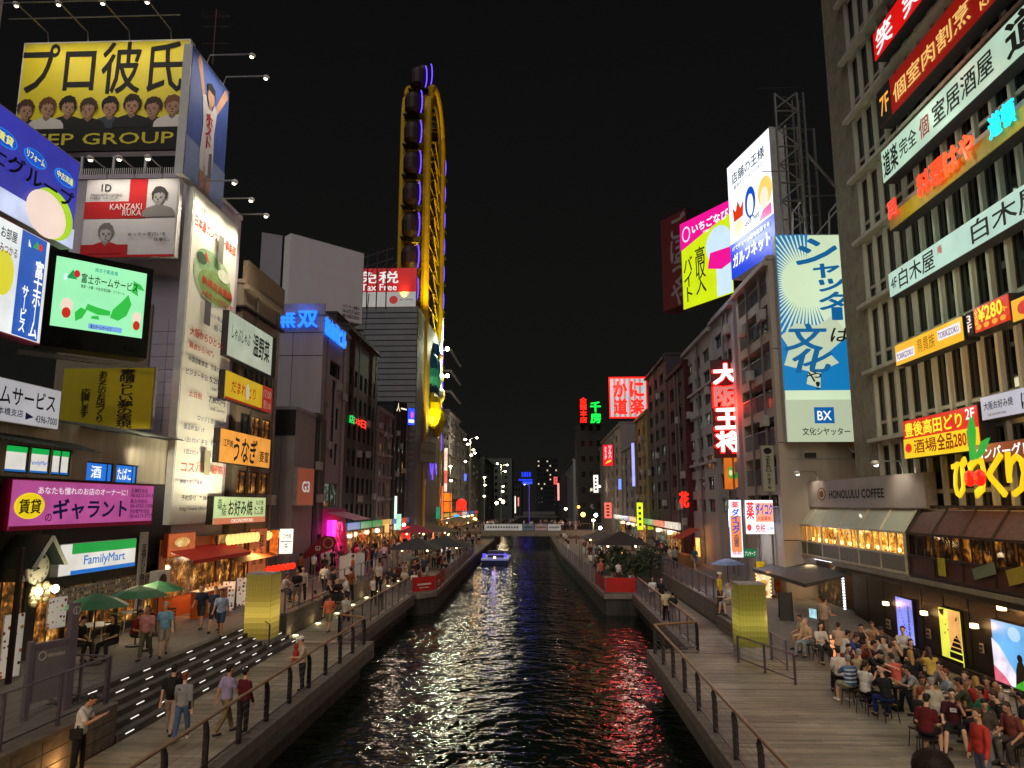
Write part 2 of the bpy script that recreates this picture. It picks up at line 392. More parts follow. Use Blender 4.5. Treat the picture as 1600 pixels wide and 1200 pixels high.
POSES = {
 'stand': dict(arms=((4, 8, 14), (2, 9, 18)), legs=((2, 4, 3), (-2, 5, 2))),
 'walk': dict(lean=3, arms=((-24, 7, 12), (24, 7, 28)), legs=((24, 1, 8), (-16, 1, 22))),
 'stroll': dict(lean=2, arms=((16, 8, 20), (-14, 8, 10)), legs=((-12, 1, 16), (17, 1, 4))),
 'phone': dict(lean=6, head=28, arms=((26, 6, 88), (30, 6, 84)), legs=((4, 3, 4), (-3, 4, 3))),
 'sit_lap': dict(lean=10, hip=.56, head=10, arms=((-4, 12, 62), (2, 10, 76)), legs=((80, 10, 80), (86, 6, 92))),
 'sit_chin': dict(lean=16, hip=.56, head=2, arms=((56, 4, 118), (16, 14, 66)), legs=((86, 6, 96), (78, 12, 66))),
 'sit': dict(lean=6, hip=.56, arms=((14, 12, 66), (26, 6, 64)), legs=((84, 8, 86), (80, 12, 74))),
 'sit_lean': dict(lean=28, hip=.56, head=-6, arms=((48, 14, 60), (42, 12, 74)), legs=((82, 12, 94), (86, 8, 80))),
 'sit_drink': dict(lean=2, hip=.56, head=6, arms=((52, 8, 98), (16, 14, 60)), legs=((86, 10, 90), (74, 14, 60))),
 'bend': dict(lean=44, arms=((58, 6, 20), (50, 10, 30)), legs=((10, 4, 14), (-2, 5, 8))),
 'wait': dict(lean=5, arms=((22, 8, 72), (16, 10, 64)), legs=((3, 4, 3), (-4, 5, 6))),
}
BODY = {}; _jobs = []
for nm, kw in POSES.items():
    r = Rig(**kw); low = min(l[2].z for l in r.leg)-.085
    for part, (mb, vox, dec) in body_parts(r).items():
        mb.v = [(x, y, z-low) for x, y, z in mb.v]; _jobs.append((nm, part, remesh(mb, vox, dec)))
_dg = bpy.context.evaluated_depsgraph_get(); _dg.update()
for nm, part, o in _jobs:
    me = bpy.data.meshes.new_from_object(o.evaluated_get(_dg)); me.name = part; me.materials.clear(); me.materials.append(None)
    BODY[nm, part] = me
    if part == 'body':
        r = Rig(**POSES[nm]); low = min(l[2].z for l in r.leg)-.085
        BODY[nm, 'head'] = r.head-Vector((0, 0, low)); BODY[nm, 'rig'] = (r, low)
for o in _tmp: me = o.data; bpy.data.objects.remove(o); bpy.data.meshes.remove(me)
SKIN = [T('#c89a7c', .55), T('#b98a6a', .55), T('#d8ac8e', .55), T('#a9785a', .55)]
HAIR = {'k': T('#15110f', .6), 'b': T('#3b2618', .6), 'y': T('#a8813f', .6), 'g': T('#8f8a84', .6), 'r': T('#7a3a1c', .6)}
z_var = random.Random(4)
def person(loc, phi, pose, shirt, legs, label, hair='k', shorts=False, longs=False, longhair=False, bald=False, shoes='#2a2a2c', group=None, s=1.0, extra=None):
    body = link('person', BODY[pose, 'body'], None, None, loc, R(-phi)); body.scale = (s, s, s)
    tag(body, label, 'person', group)
    def slot(o, m):
        o.material_slots[0].link = 'OBJECT'; o.material_slots[0].material = m
    slot(body, random.choice(SKIN))
    slot(link('shirt', BODY[pose, 'long_shirt' if longs else 'shirt'], None, body), CL(shirt))
    slot(link('shorts' if shorts else 'trousers', BODY[pose, 'shorts' if shorts else 'trousers'], None, body), CL(legs))
    slot(link('shoe', BODY[pose, 'shoe'], None, body), T(shoes))
    if not bald: slot(link('hair', BODY[pose, 'long_hair' if longhair else 'hair'], None, body), HAIR[hair])
    r, low = BODY[pose, 'rig']; hd = BODY[pose, 'head']
    em = MB()
    for sx in (-1, 1): em.ball(hd+r.hr @ Vector((sx*.031, .083, .012)), .012, .008, .006, 6, 4)
    em.build('eye', T('#1a1210', .3), body)
    ex = extra or ''
    if 'backpack' in ex:
        p = r.hip+r.up*.27-Vector((0, 0, low)); m = MB(); m.ball(p+r.rot @ Vector((0, -.19, 0)), .15, .10, .22, 12, 8, r.rot); m.box(-.12, -.08, -.1, .12, p.z+.19, p.z+.21); m.box(.08, .12, -.1, .12, p.z+.19, p.z+.21)
        m.build('backpack', T('#141416'), body)
    if 'bag' in ex:
        p = r.hip+r.up*.05-Vector((0, 0, low)); m = MB(); m.box(.17, .24, -.12, .12, p.z-.14, p.z+.06)
        m.tube([p+Vector((.2, 0, .06)), r.neck-Vector((0, 0, low))+Vector((-.12, .13, -.1))], .012, 5); m.tube([p+Vector((.2, 0, .06)), r.neck-Vector((0, 0, low))+Vector((-.12, -.14, -.06))], .012, 5)
        m.build('shoulder_bag', T('#1c1714'), body)
    if 'phone' in ex:
        wr = r.arm[0][2]+r.arm[0][3]*.11-Vector((0, 0, low)); MB().box(wr.x-.0, wr.x+.075, wr.y-.005, wr.y+.09, wr.z+.03, wr.z+.04).build('phone', T('#0c0c10', .2), body)
    if 'cap' in ex:
        m = MB(); m.ball(hd+r.hr @ Vector((0, -.01, .06)), .10, .11, .075, 12, 8, r.hr); m.ball(hd+r.hr @ Vector((0, .10, .06)), .07, .06, .012, 10, 4, r.hr); m.build('cap', T('#e6e2dc' if 'white' in ex else '#26262b'), body)
    if 'sun_hat' in ex:
        m = MB(); m.ball(hd+r.hr @ Vector((0, -.01, .07)), .10, .11, .08, 12, 8, r.hr); m.ball(hd+r.hr @ Vector((0, 0, .06)), .17, .18, .012, 14, 4, r.hr); m.build('hat', T('#e8e2d2'), body)
    if 'baby' in ex:
        c0 = Vector((-.06, .24, 1.18)); m = MB(); m.ball(c0, .10, .09, .16, 10, 8); m.ball(c0+Vector((0, .0, .22)), .07, .075, .08, 10, 8); m.tube([c0+Vector((-.06, .02, -.1)), c0+Vector((-.10, .10, -.28))], .045, 8); m.tube([c0+Vector((.06, .02, -.1)), c0+Vector((.08, .08, -.28))], .045, 8)
        b_ = m.build('person', T('#b0342c'), None, loc=body.location, rz=R(-phi)); tag(b_, 'baby in red carried on the chest of the parent by the railing', 'person')
    return body
# far figures: one joined mesh per pose, clothes on object slots
FAR = {}
for pose in ('stand', 'stroll', 'walk', 'sit'):
    for sh_k in ('trousers', 'shorts'):
        mb = MB()
        for i, part in enumerate(('body', 'shirt', sh_k, 'hair')):
            src = BODY[pose, part]; tmp = bpy.data.objects.new('t', src.copy()); COL.objects.link(tmp)
            d = tmp.modifiers.new('d', 'DECIMATE'); d.ratio = .07 if part == 'body' else .22
            ev = tmp.evaluated_get(bpy.context.evaluated_depsgraph_get()); me = ev.to_mesh(); mb.cur = i; mb.sm = True
            mb.add([v.co[:] for v in me.vertices], [tuple(p.vertices) for p in me.polygons]); ev.to_mesh_clear()
            bpy.data.objects.remove(tmp)
        me = mb.mesh('person')
        for k in range(4): me.materials.append(None)
        FAR[pose, sh_k] = me
CLO = ['#16161a', '#e4e0da', '#26304a', '#8b8882', '#5a1a1a', '#1e1e22', '#c8c2b6', '#34404a', '#b8b0a0', '#2c2c30', '#d9d4cc', '#7a4a34', '#3a5a6a', '#b05a40']
def far_person(loc, phi, pose=None, label='', group='', shirt=None):
    pose = pose or random.choice(('stand', 'stroll', 'walk', 'stand')); me = FAR[pose, random.choice(('trousers', 'shorts', 'trousers'))]
    o = link('person', me, None, None, loc, R(-phi)); tag(o, label, 'person', group); s = random.uniform(.92, 1.06); o.scale = (s, s, s)
    for i, m in enumerate((random.choice(SKIN), T(shirt or random.choice(CLO)), T(random.choice(CLO[:6]+['#22252c', '#6a6255'])), HAIR[random.choice('kkkkby')])):
        o.material_slots[i].link = 'OBJECT'; o.material_slots[i].material = m
    return o
# ================================================================== the ground, water, decks
tag_s(MB().box(-400, 400, -60, 900, -3.2, -2.6).build('ground', CONC_D))
def water_mat():
    m = bpy.data.materials.new('water'); m.use_nodes = True; t = m.node_tree; n = t.nodes; L = t.links
    b = n['Principled BSDF']; b.inputs['Base Color'].default_value = (.004, .009, .006, 1); b.inputs['Roughness'].default_value = .055
    b.inputs['IOR'].default_value = 1.33; b.inputs['Specular IOR Level'].default_value = .75
    tc = n.new('ShaderNodeTexCoord'); prev = None
    for sc_, st, dist, mpv in ((.4, 1, .17, (1, 1.1, 1)), (1.5, 1, .085, (1, 1.3, 1)), (5, 1, .014, (1, 1.2, 1))):
        mp = n.new('ShaderNodeMapping'); mp.inputs['Scale'].default_value = mpv; mp.inputs['Rotation'].default_value = (0, 0, .25)
        nz = n.new('ShaderNodeTexNoise'); nz.inputs['Scale'].default_value = sc_; nz.inputs['Detail'].default_value = 2; nz.inputs['Distortion'].default_value = .5
        bp = n.new('ShaderNodeBump'); bp.inputs['Strength'].default_value = st; bp.inputs['Distance'].default_value = dist
        L.new(tc.outputs['Object'], mp.inputs[0]); L.new(mp.outputs[0], nz.inputs['Vector']); L.new(nz.outputs[0], bp.inputs['Height'])
        if prev: L.new(prev.outputs[0], bp.inputs['Normal'])
        prev = bp
    L.new(prev.outputs[0], b.inputs['Normal']); return m
wt = MB().box(-12, 12, -10, 420, -2.0, -1.35).build('water', water_mat()); wt['kind'] = 'structure'
def plank_mat(axis, pitch, col, var=.35):
    m = bpy.data.materials.new('planks'); m.use_nodes = True; t = m.node_tree; n = t.nodes; L = t.links
    b = n['Principled BSDF']; b.inputs['Roughness'].default_value = .62
    tc = n.new('ShaderNodeTexCoord'); sp = n.new('ShaderNodeSeparateXYZ'); L.new(tc.outputs['Object'], sp.inputs[0])
    dv = n.new('ShaderNodeMath'); dv.operation = 'DIVIDE'; dv.inputs[1].default_value = pitch; L.new(sp.outputs[axis], dv.inputs[0])
    fl = n.new('ShaderNodeMath'); fl.operation = 'FLOOR'; L.new(dv.outputs[0], fl.inputs[0])
    oth = n.new('ShaderNodeMath'); oth.operation = 'MULTIPLY_ADD'; oth.inputs[1].default_value = 1/3.0; L.new(sp.outputs[1-axis], oth.inputs[0])
    wn0 = n.new('ShaderNodeTexWhiteNoise'); wn0.noise_dimensions = '1D'; L.new(fl.outputs[0], wn0.inputs['W']); L.new(wn0.outputs[0], oth.inputs[2])
    f2 = n.new('ShaderNodeMath'); f2.operation = 'FLOOR'; L.new(oth.outputs[0], f2.inputs[0])
    cb = n.new('ShaderNodeCombineXYZ'); L.new(fl.outputs[0], cb.inputs[0]); L.new(f2.outputs[0], cb.inputs[1])
    wn = n.new('ShaderNodeTexWhiteNoise'); L.new(cb.outputs[0], wn.inputs['Vector'])
    mp = n.new('ShaderNodeMapping'); mp.inputs['Scale'].default_value = (1, 14, 1) if axis == 1 else (14, 1, 1)
    nz = n.new('ShaderNodeTexNoise'); nz.inputs['Scale'].default_value = 3; nz.inputs['Detail'].default_value = 5; L.new(tc.outputs['Object'], mp.inputs[0]); L.new(mp.outputs[0], nz.inputs['Vector'])
    bn = n.new('ShaderNodeTexNoise'); bn.inputs['Scale'].default_value = .35; bn.inputs['Detail'].default_value = 4; L.new(tc.outputs['Object'], bn.inputs['Vector'])
    a1 = n.new('ShaderNodeMapRange'); a1.inputs[3].default_value = 1-var; a1.inputs[4].default_value = 1+var; L.new(wn.outputs[0], a1.inputs[0])
    a2 = n.new('ShaderNodeMapRange'); a2.inputs[1].default_value = .3; a2.inputs[2].default_value = .7; a2.inputs[3].default_value = .7; a2.inputs[4].default_value = 1.25; L.new(nz.outputs[0], a2.inputs[0])
    a3 = n.new('ShaderNodeMapRange'); a3.inputs[1].default_value = .3; a3.inputs[2].default_value = .7; a3.inputs[3].default_value = .5; a3.inputs[4].default_value = 1.25; L.new(bn.outputs[0], a3.inputs[0])
    m1 = n.new('ShaderNodeMath'); m1.operation = 'MULTIPLY'; L.new(a1.outputs[0], m1.inputs[0]); L.new(a2.outputs[0], m1.inputs[1])
    m2 = n.new('ShaderNodeMath'); m2.operation = 'MULTIPLY'; L.new(m1.outputs[0], m2.inputs[0]); L.new(a3.outputs[0], m2.inputs[1])
    vm = n.new('ShaderNodeVectorMath'); vm.operation = 'SCALE'; vm.inputs[0].default_value = lin(col); L.new(m2.outputs[0], vm.inputs['Scale']); L.new(vm.outputs[0], b.inputs['Base Color'])
    bp = n.new('ShaderNodeBump'); bp.inputs['Strength'].default_value = .3; bp.inputs['Distance'].default_value = .01; L.new(nz.outputs[0], bp.inputs['Height']); L.new(bp.outputs[0], b.inputs['Normal'])
    return m
PM = plank_mat(1, .15, '#877d6c', .28)
def deck(name, x0, x1, y0, y1, parent=None):
    """deck of separate cross boards with open joints"""
    base = box(name, CONC_D, None, x0, x1, y0, y1, -.34, -.035); base['kind'] = 'structure'
    m = MB(); y = math.ceil(y0/.15)*.15
    while y+.15 <= y1+1e-6:
        dz = random.uniform(-.004, .004); xs = [x0+.02]
        x = x0+random.uniform(.8, 3.2)
        while x < x1-.6: xs.append(x); x += 3.0
        xs.append(x1-.02)
        for a, b in zip(xs, xs[1:]):
            q = random.uniform(-.003, .003); m.box(a+.002, b-.002, y+.004, y+.143, -.03, dz+q)
        y += .15
    p = m.build('plank', PM, base); p['kind'] = 'stuff'; return base
deck('boardwalk_left', -10.5, -7.55, 2, 32.0)
deck('boardwalk_left_far', -11.3, -8.55, 32.1, 49.5)
deck('boardwalk_right', 4.6, 14.75, 2, 30.6)
deck('boardwalk_right_far', 6.2, 8.5, 30.7, 50)
# stone kerbs along the deck edges (blocks told apart)
KM = M('#6f655c', .8, noise=.4, scale=6, bump=.5)
def kerb(name, x0, x1, y0, y1, n, z1=.05):
    base = box(name, CONC_D, None, x0+.02, x1-.02, y0, y1, -.6, -.1); base['kind'] = 'structure'
    st = (y1-y0)/n
    me = MB().box(-(x1-x0)/2, (x1-x0)/2, .008, st-.008, -.22, z1).mesh('kerb_stone')
    for i in range(n): link('kerb_stone', me, KM, base, ((x0+x1)/2+random.uniform(-.006, .006), y0+i*st, random.uniform(-.006, .006)))
    return base
kerb('kerb_left', -7.55, -7.15, 8, 32.1, 30); kerb('kerb_right', 4.2, 4.6, 8, 30.7, 30)
kerb('kerb_left_far', -8.55, -8.25, 32.12, 49.4, 20); kerb('kerb_right_far', 5.9, 6.2, 30.72, 50, 20)
box('kerb_end_left', KM, None, -8.6, -7.15, 32.13, 32.5, -.6, .05)['kind'] = 'structure'
box('kerb_end_right', KM, None, 4.2, 5.9, 30.73, 31.1, -.6, .05)['kind'] = 'structure'
QM = M('#3c3a34', .9, noise=.5, scale=1.6, bump=.6, streak=1)
for nm, x0, x1, y0, y1 in (('quay_wall_left', -17, -7.6, 2, 32), ('quay_wall_left_far', -17, -8.8, 32.1, 49.5), ('quay_wall_right', 4.7, 17, 2, 30.5), ('quay_wall_right_far', 6.3, 17, 30.7, 50)):
    tag_s(box(nm, QM, None, x0, x1, y0, y1, -2.5, -.36))
# far platforms
def prism_s(name, pts, z0, z1, m): return tag_s(MB().prism(pts, z0, z1).build(name, m))
PAVE = M('#7a7068', .85, noise=.3, scale=1.5, bump=.3); ASPH = M('#6e6862', .85, noise=.25, scale=5, bump=.4)
prism_s('promenade_left_far', [(-8.0, 49.5), (-7.1, 51), (-7.8, 88), (-8.0, 150), (-11.4, 150), (-11.4, 49.5)], -.3, 0, PAVE)
prism_s('promenade_right_far', [(4.1, 50), (8.9, 50), (9.0, 150), (1.6, 150), (2.3, 95), (4.0, 51)], -.3, 0, PAVE)
prism_s('quay_left_far', [(-8.05, 49.6), (-7.2, 51.05), (-7.9, 88), (-8.1, 150), (-11.4, 150), (-11.4, 49.6)], -2.5, -.31, QM)
prism_s('quay_right_far', [(4.2, 50.1), (8.9, 50.1), (9.0, 150), (1.7, 150), (2.4, 95), (4.1, 51)], -2.5, -.31, QM)
tag_s(box('upper_walkway_left', ASPH, None, -24, -12.32, -4, 33.5, -2.5, .9)); tag_s(box('upper_walkway_left_far', ASPH, None, -24, -11.62, 33.6, 260, -2.5, .9))
tag_s(box('upper_walkway_right', ASPH, None, 8.85, 24, 37, 260, -2.5, .9))
MB().add([(8.6, 29.5, .012), (14.7, 29.5, .012), (14.7, 37, .9), (8.6, 37, .9), (8.6, 29.5, -1), (14.7, 29.5, -1), (14.7, 37, -1), (8.6, 37, -1)], [(0, 1, 2, 3), (0, 4, 5, 1), (0, 3, 7, 4)]).build('ramp', ASPH)['kind'] = 'structure'
# retaining walls of large blocks
def block_wall(name, x, th, y0, y1, z1, step=1.2, rows=2, side=1):
    base = box(name, CONC_D, None, x, x+th, y0, y1, -.5, z1-.02); base['kind'] = 'structure'
    n = int((y1-y0)/step); st = (y1-y0)/n; h = z1/rows; me = MB().box(-.03, .03, .01, st-.01, .01, h-.01).mesh('stone_block')
    xf = x+th if side > 0 else x
    for i in range(n):
        for k in range(rows): link('stone_block', me, KM, base, (xf+random.uniform(-.006, .006), y0+i*st, k*h))
    link('coping', MB().box(x-.05, x+th+.05, y0, y1, z1-.018, z1+.06).mesh(), KM, base)
    return base
block_wall('retaining_wall_left', -11.6, .22, 33.6, 62, .94)
block_wall('retaining_wall_right', 8.62, .22, 37.02, 66, .94, side=-1)
block_wall('plinth_wall_left', -10.9, .35, 6, 18.9, .9, step=.9, rows=3)
tag_s(box('plinth_fill', ASPH, None, -12.3, -10.92, 6, 18.8, -1, .9))
block_wall('ramp_wall_right', 8.38, .2, 30.8, 37, .55, side=-1)
# steps with light strips
SM = M('#57524d', .8, noise=.3, scale=4, bump=.3)
st_ = empty('steps', (0, 0, 0)); st_['kind'] = 'structure'
LS = E('#fff6ea', 1.15, 0)
y0s, y1s = 19.0, 32.4; nst = 6; tr = .30
lme = MB().box(-.012, .012, -.19, .19, -.009, .009).mesh('light_strip')
for k in range(nst):
    z = .9*(k+1)/nst; xr = -10.5-k*tr
    box('step', SM, st_, -12.3, xr, y0s, y1s, z-.15+(0 if k else -.2), z)
    box('nosing', M('#2e2b29', .7), st_, xr-.05, xr+.012, y0s, y1s, z+.001, z+.008)
    if k < 6:
        yy = y0s+.5+(k % 2)*.75
        while yy < y1s-.3:
            if random.random() < .82: link('light_strip', lme, LS, st_, (xr+.014, yy, z-.045))
            yy += 1.55 if (k+int(yy)) % 2 else 1.2
# ------------------------------------------------------------------ railings
WOOD = M('#8a6a48', .45, noise=.35, scale=9, bump=.2)
def rail(label, x0, y0, x1, y1, n, z=0, h=1.12, curved=True, lean=1, wood=True, fine=False, group=None):
    d = Vector((x1-x0, y1-y0)); L = d.length; a = math.atan2(d.y, d.x)
    root = empty('railing', (x0, y0, z), a, label, 'railing', group)
    hm = WOOD if wood else STEEL
    MB().tube([(0, 0, h), (L, 0, h)], .045 if wood else .025, 10).build('handrail', hm, root)
    if curved:
        pb = MB()
        for sx in (-.035, .02):
            pts = [(sx, lean*.0, 0), (sx, lean*.0, h*.72), (sx, -lean*.02, h*.86), (sx, 0, h*.95)]
            prof = [(-.06, 0), (-.06, h*.70), (-.045, h*.84), (.0, h-.05), (.05, h-.03), (.075, h-.12), (.06, h*.74), (.06, 0)]
            pb.add([(sx, q[0], q[1]) for q in prof]+[(sx+.015, q[0], q[1]) for q in prof], [tuple(range(8)), tuple(range(15, 7, -1))]+[(i, (i+1) % 8, 8+(i+1) % 8, 8+i) for i in range(8)])
        pb.box(-.06, .06, -.09, .09, 0, .02)
        pm = pb.mesh('post')
    else:
        pm = MB().box(-.03, .03, -.03, .03, 0, h-.02).box(-.06, .06, -.06, .06, 0, .015).mesh('post')
    for i in range(n+1): link('post', pm, STEEL_D if curved else STEEL, root, (L*i/n, 0, 0))
    MB().box(0, L, -.012, .012, .14, .18).build('bottom_rail', STEEL, root)
    if fine:
        m = MB(); k = int(L/.14)
        for i in range(k): m.box(L*i/k-.006, L*i/k+.006, -.006, .006, .16, h-.05)
        b_ = m.build('baluster', STEEL, root); b_['kind'] = 'stuff'
    else:
        for zz in (.34, .52, .70, .88):
            MB().tube([(0, 0, zz), (L, 0, zz)], .006, 5).build('wire', STEEL, root)
    return root
rail('long wooden handrail on curved dark posts along the near left deck edge', -7.42, 6.0, -7.42, 31.7, 14)
rail('short railing returning across the deck corner on the left bank', -7.42, 31.75, -8.7, 32.6, 1)
rail('thin railing with balusters along the farther left boardwalk, before the red banner', -8.62, 32.7, -8.62, 49.2, 9, curved=False, fine=True)
rail('long wooden handrail on curved dark posts along the near right deck edge', 4.42, 6.0, 4.42, 30.3, 12)
rail('short railing returning across the deck corner on the right bank', 4.42, 30.35, 6.25, 31.2, 1)
rail('thin railing with balusters along the farther right boardwalk, before the red banner', 6.25, 31.3, 6.25, 49.8, 10, curved=False, fine=True)
rail('steel railing on top of the left retaining wall behind the lit pillar', -11.5, 33.7, -11.5, 62, 14, z=.98, curved=False, wood=False)
rail('steel railing on top of the right retaining wall behind the lit pillar', 8.73, 37.2, 8.73, 62, 14, z=.98, curved=False, wood=False, fine=True)
rail('steel railing on the stone plinth beside the information board', -10.75, 8, -10.75, 18.7, 6, z=.95, curved=False, wood=False)
rail('short steel railing at the top end of the steps by the information board', -10.75, 18.8, -12.3, 19.0, 2, z=.95, curved=False, wood=False)
rail('low railing before the lit pillar of the right bank', 8.25, 25.6, 7.3, 29.0, 2, h=.95, curved=False, wood=False)
rail('short handrail behind the lit pillar of the right bank', 8.7, 27.8, 8.7, 33.0, 3, h=1.0, curved=False, wood=False)
rail('short handrail at the far end of the steps beside the left lit pillar', -10.55, 29.3, -12.3, 32.2, 2, z=.2, h=1.0, curved=False, wood=False)
# ------------------------------------------------------------------ lit glass-brick pillars
def pillar(label, x, y, w_, h, s, bh, cc='#ddc63c'):
    root = empty('lit_pillar', (x, y, 0), 0, label, 'light pillar')
    box('base', CONC, root, -w_/2-.04, w_/2+.04, -w_/2-.04, w_/2+.04, 0, bh)
    gm = E('#d8c25a', s, .35, 1.2); nx, nz = 8, 12; cw = w_/nx; ch = (h-bh)/nz
    core = box('lamp_core', E('#5a4c14', s*.5, .3, 1.5), root, -w_/2+.04, w_/2-.04, -w_/2+.04, w_/2-.04, bh, h)
    gl = [E(cc, round(s*k, 3), .28, 2.5) for k in (.3, .42, .62, .95, 1.25, 1.1, .78, .52, .42, .37, .32, .28)]
    me = MB().box(.006, cw-.006, -.04, .0, .006, ch-.006).mesh('glass_block'); gi = me.copy()
    gi.materials.append(None); me = gi
    for f, (ox, oy, rz) in enumerate(((-w_/2, -w_/2, 0), (w_/2, -w_/2, R(90)), (-w_/2, w_/2, R(-90)))):
        for i in range(nx):
            for k in range(nz):
                o = bpy.data.objects.new('glass_block', me); COL.objects.link(o); o.parent = root
                u = Vector((math.cos(rz), math.sin(rz)))*(i*cw); o.location = (ox+u.x, oy+u.y, bh+k*ch); o.rotation_euler = (0, 0, rz)
                o.material_slots[0].link = 'OBJECT'
                o.material_slots[0].material = gl[min(11, max(0, k))]
    box('cap', CONC, root, -w_/2-.05, w_/2+.05, -w_/2-.05, w_/2+.05, h, h+.05)
    return root
pillar('glowing yellow glass-block pillar at the end of the steps on the left bank', -11.35, 30.6, 1.0, 3.0, .62, .5, '#dcbc50')
pillar('glowing yellow glass-block pillar on the right boardwalk', 8.05, 30.0, 1.0, 2.75, .58, .45, '#b0a440')
# ground uplights on the left boardwalk
for i in range(8):
    y = 34+i*3.4; r_ = empty('ground_light', (-11.05, y, .0), 0, 'small round uplight set in the boards below the left retaining wall', 'ground light', 'uplights along the left retaining wall')
    MB().lathe([(0, .03), (.11, .03), (.13, .0)], 12).build('lens', E('#fff0b0', 5, 0), r_)
    lamp('glow', 'POINT', (0, 0, .18), 5, '#ffe9a0', .05, parent=r_)
# warm wall light by the phone man
lamp('plinth_light', 'POINT', (-10.3, 13.6, .25), 22, '#ffc070', .08)
lamp('plinth_light', 'POINT', (-10.3, 16.6, .25), 14, '#ffc070', .08)
# ================================================================== buildings
def cols_of(lo, hi, n, w_):  # n openings of width w_ evenly in lo..hi
    g = (hi-lo-n*w_)/(n+1); return [lo+g+i*(w_+g) for i in range(n)]
_wm = {}
def facade(parent, W, Hh, ops, mat, loc, rz, depth=.2, panes=None, frame=None, name='wall', mull=(1, 0), z0=0):
    xs = sorted({0, W, *[round(o[0], 3) for o in ops], *[round(o[0]+o[2], 3) for o in ops]})
    zs = sorted({0, Hh, *[round(o[1], 3) for o in ops], *[round(o[1]+o[3], 3) for o in ops]})
    m = MB()
    for a, b in zip(xs, xs[1:]):
        for c, d in zip(zs, zs[1:]):
            cx, cz = (a+b)/2, (c+d)/2
            if any(o[0] < cx < o[0]+o[2] and o[1] < cz < o[1]+o[3] for o in ops): continue
            m.quad((a, 0, c), (b, 0, c), (b, 0, d), (a, 0, d))
    for o in ops:
        a, c, b, d = o[0], o[1], o[0]+o[2], o[1]+o[3]; D = depth
        m.quad((a, 0, c), (a, D, c), (b, D, c), (b, 0, c)); m.quad((a, 0, d), (b, 0, d), (b, D, d), (a, D, d))
        m.quad((a, 0, c), (a, 0, d), (a, D, d), (a, D, c)); m.quad((b, 0, c), (b, D, c), (b, D, d), (b, 0, d))
    m.build(name, mat, parent, loc, rz)
    frame = frame or STEEL_D
    c_, s_ = math.cos(rz), math.sin(rz)
    for o in ops:
        w_, h_ = round(o[2], 3), round(o[3], 3); ml = o[5] if len(o) > 5 else mull
        key = (w_, h_, ml, frame.name)
        if key not in _wm:
            f = .05 if w_ > .5 else .03; q = MB()
            q.box(0, w_, -.05, 0, 0, f); q.box(0, w_, -.05, 0, h_-f, h_); q.box(0, f, -.05, 0, f, h_-f); q.box(w_-f, w_, -.05, 0, f, h_-f)
            for i in range(ml[0]): x = w_*(i+1)/(ml[0]+1); q.box(x-f*.4, x+f*.4, -.045, 0, f, h_-f)
            for i in range(ml[1]): z = h_*(i+1)/(ml[1]+1); q.box(f, w_-f, -.04, 0, z-f*.4, z+f*.4)
            fm = q.mesh('window'); fm.materials.append(frame); _wm[key] = (fm, MB().quad((0, 0, 0), (w_, 0, 0), (w_, 0, h_), (0, 0, h_)).mesh('pane'))
        fm, pm = _wm[key]
        x, y = o[0], depth-.01
        wn = link('window', fm, None, parent, (loc[0]+x*c_-y*s_, loc[1]+x*s_+y*c_, loc[2]+o[1]), rz)
        pane = o[4] if len(o) > 4 and o[4] else random.choice(panes or [GLASS])
        pp = link('pane', pm, GLASS if not pm.materials else None, wn, (0, -.004, 0))
        pp.material_slots[0].link = 'OBJECT'; pp.material_slots[0].material = pane
def grid(W, z0, z1, nc, nr, ww, wh, lo=None, hi=None):
    lo = 0 if lo is None else lo; hi = W if hi is None else hi; pz = (z1-z0)/nr
    return [(x, z0+k*pz+(pz-wh)/2, ww, wh) for k in range(nr) for x in cols_of(lo, hi, nc, ww)]
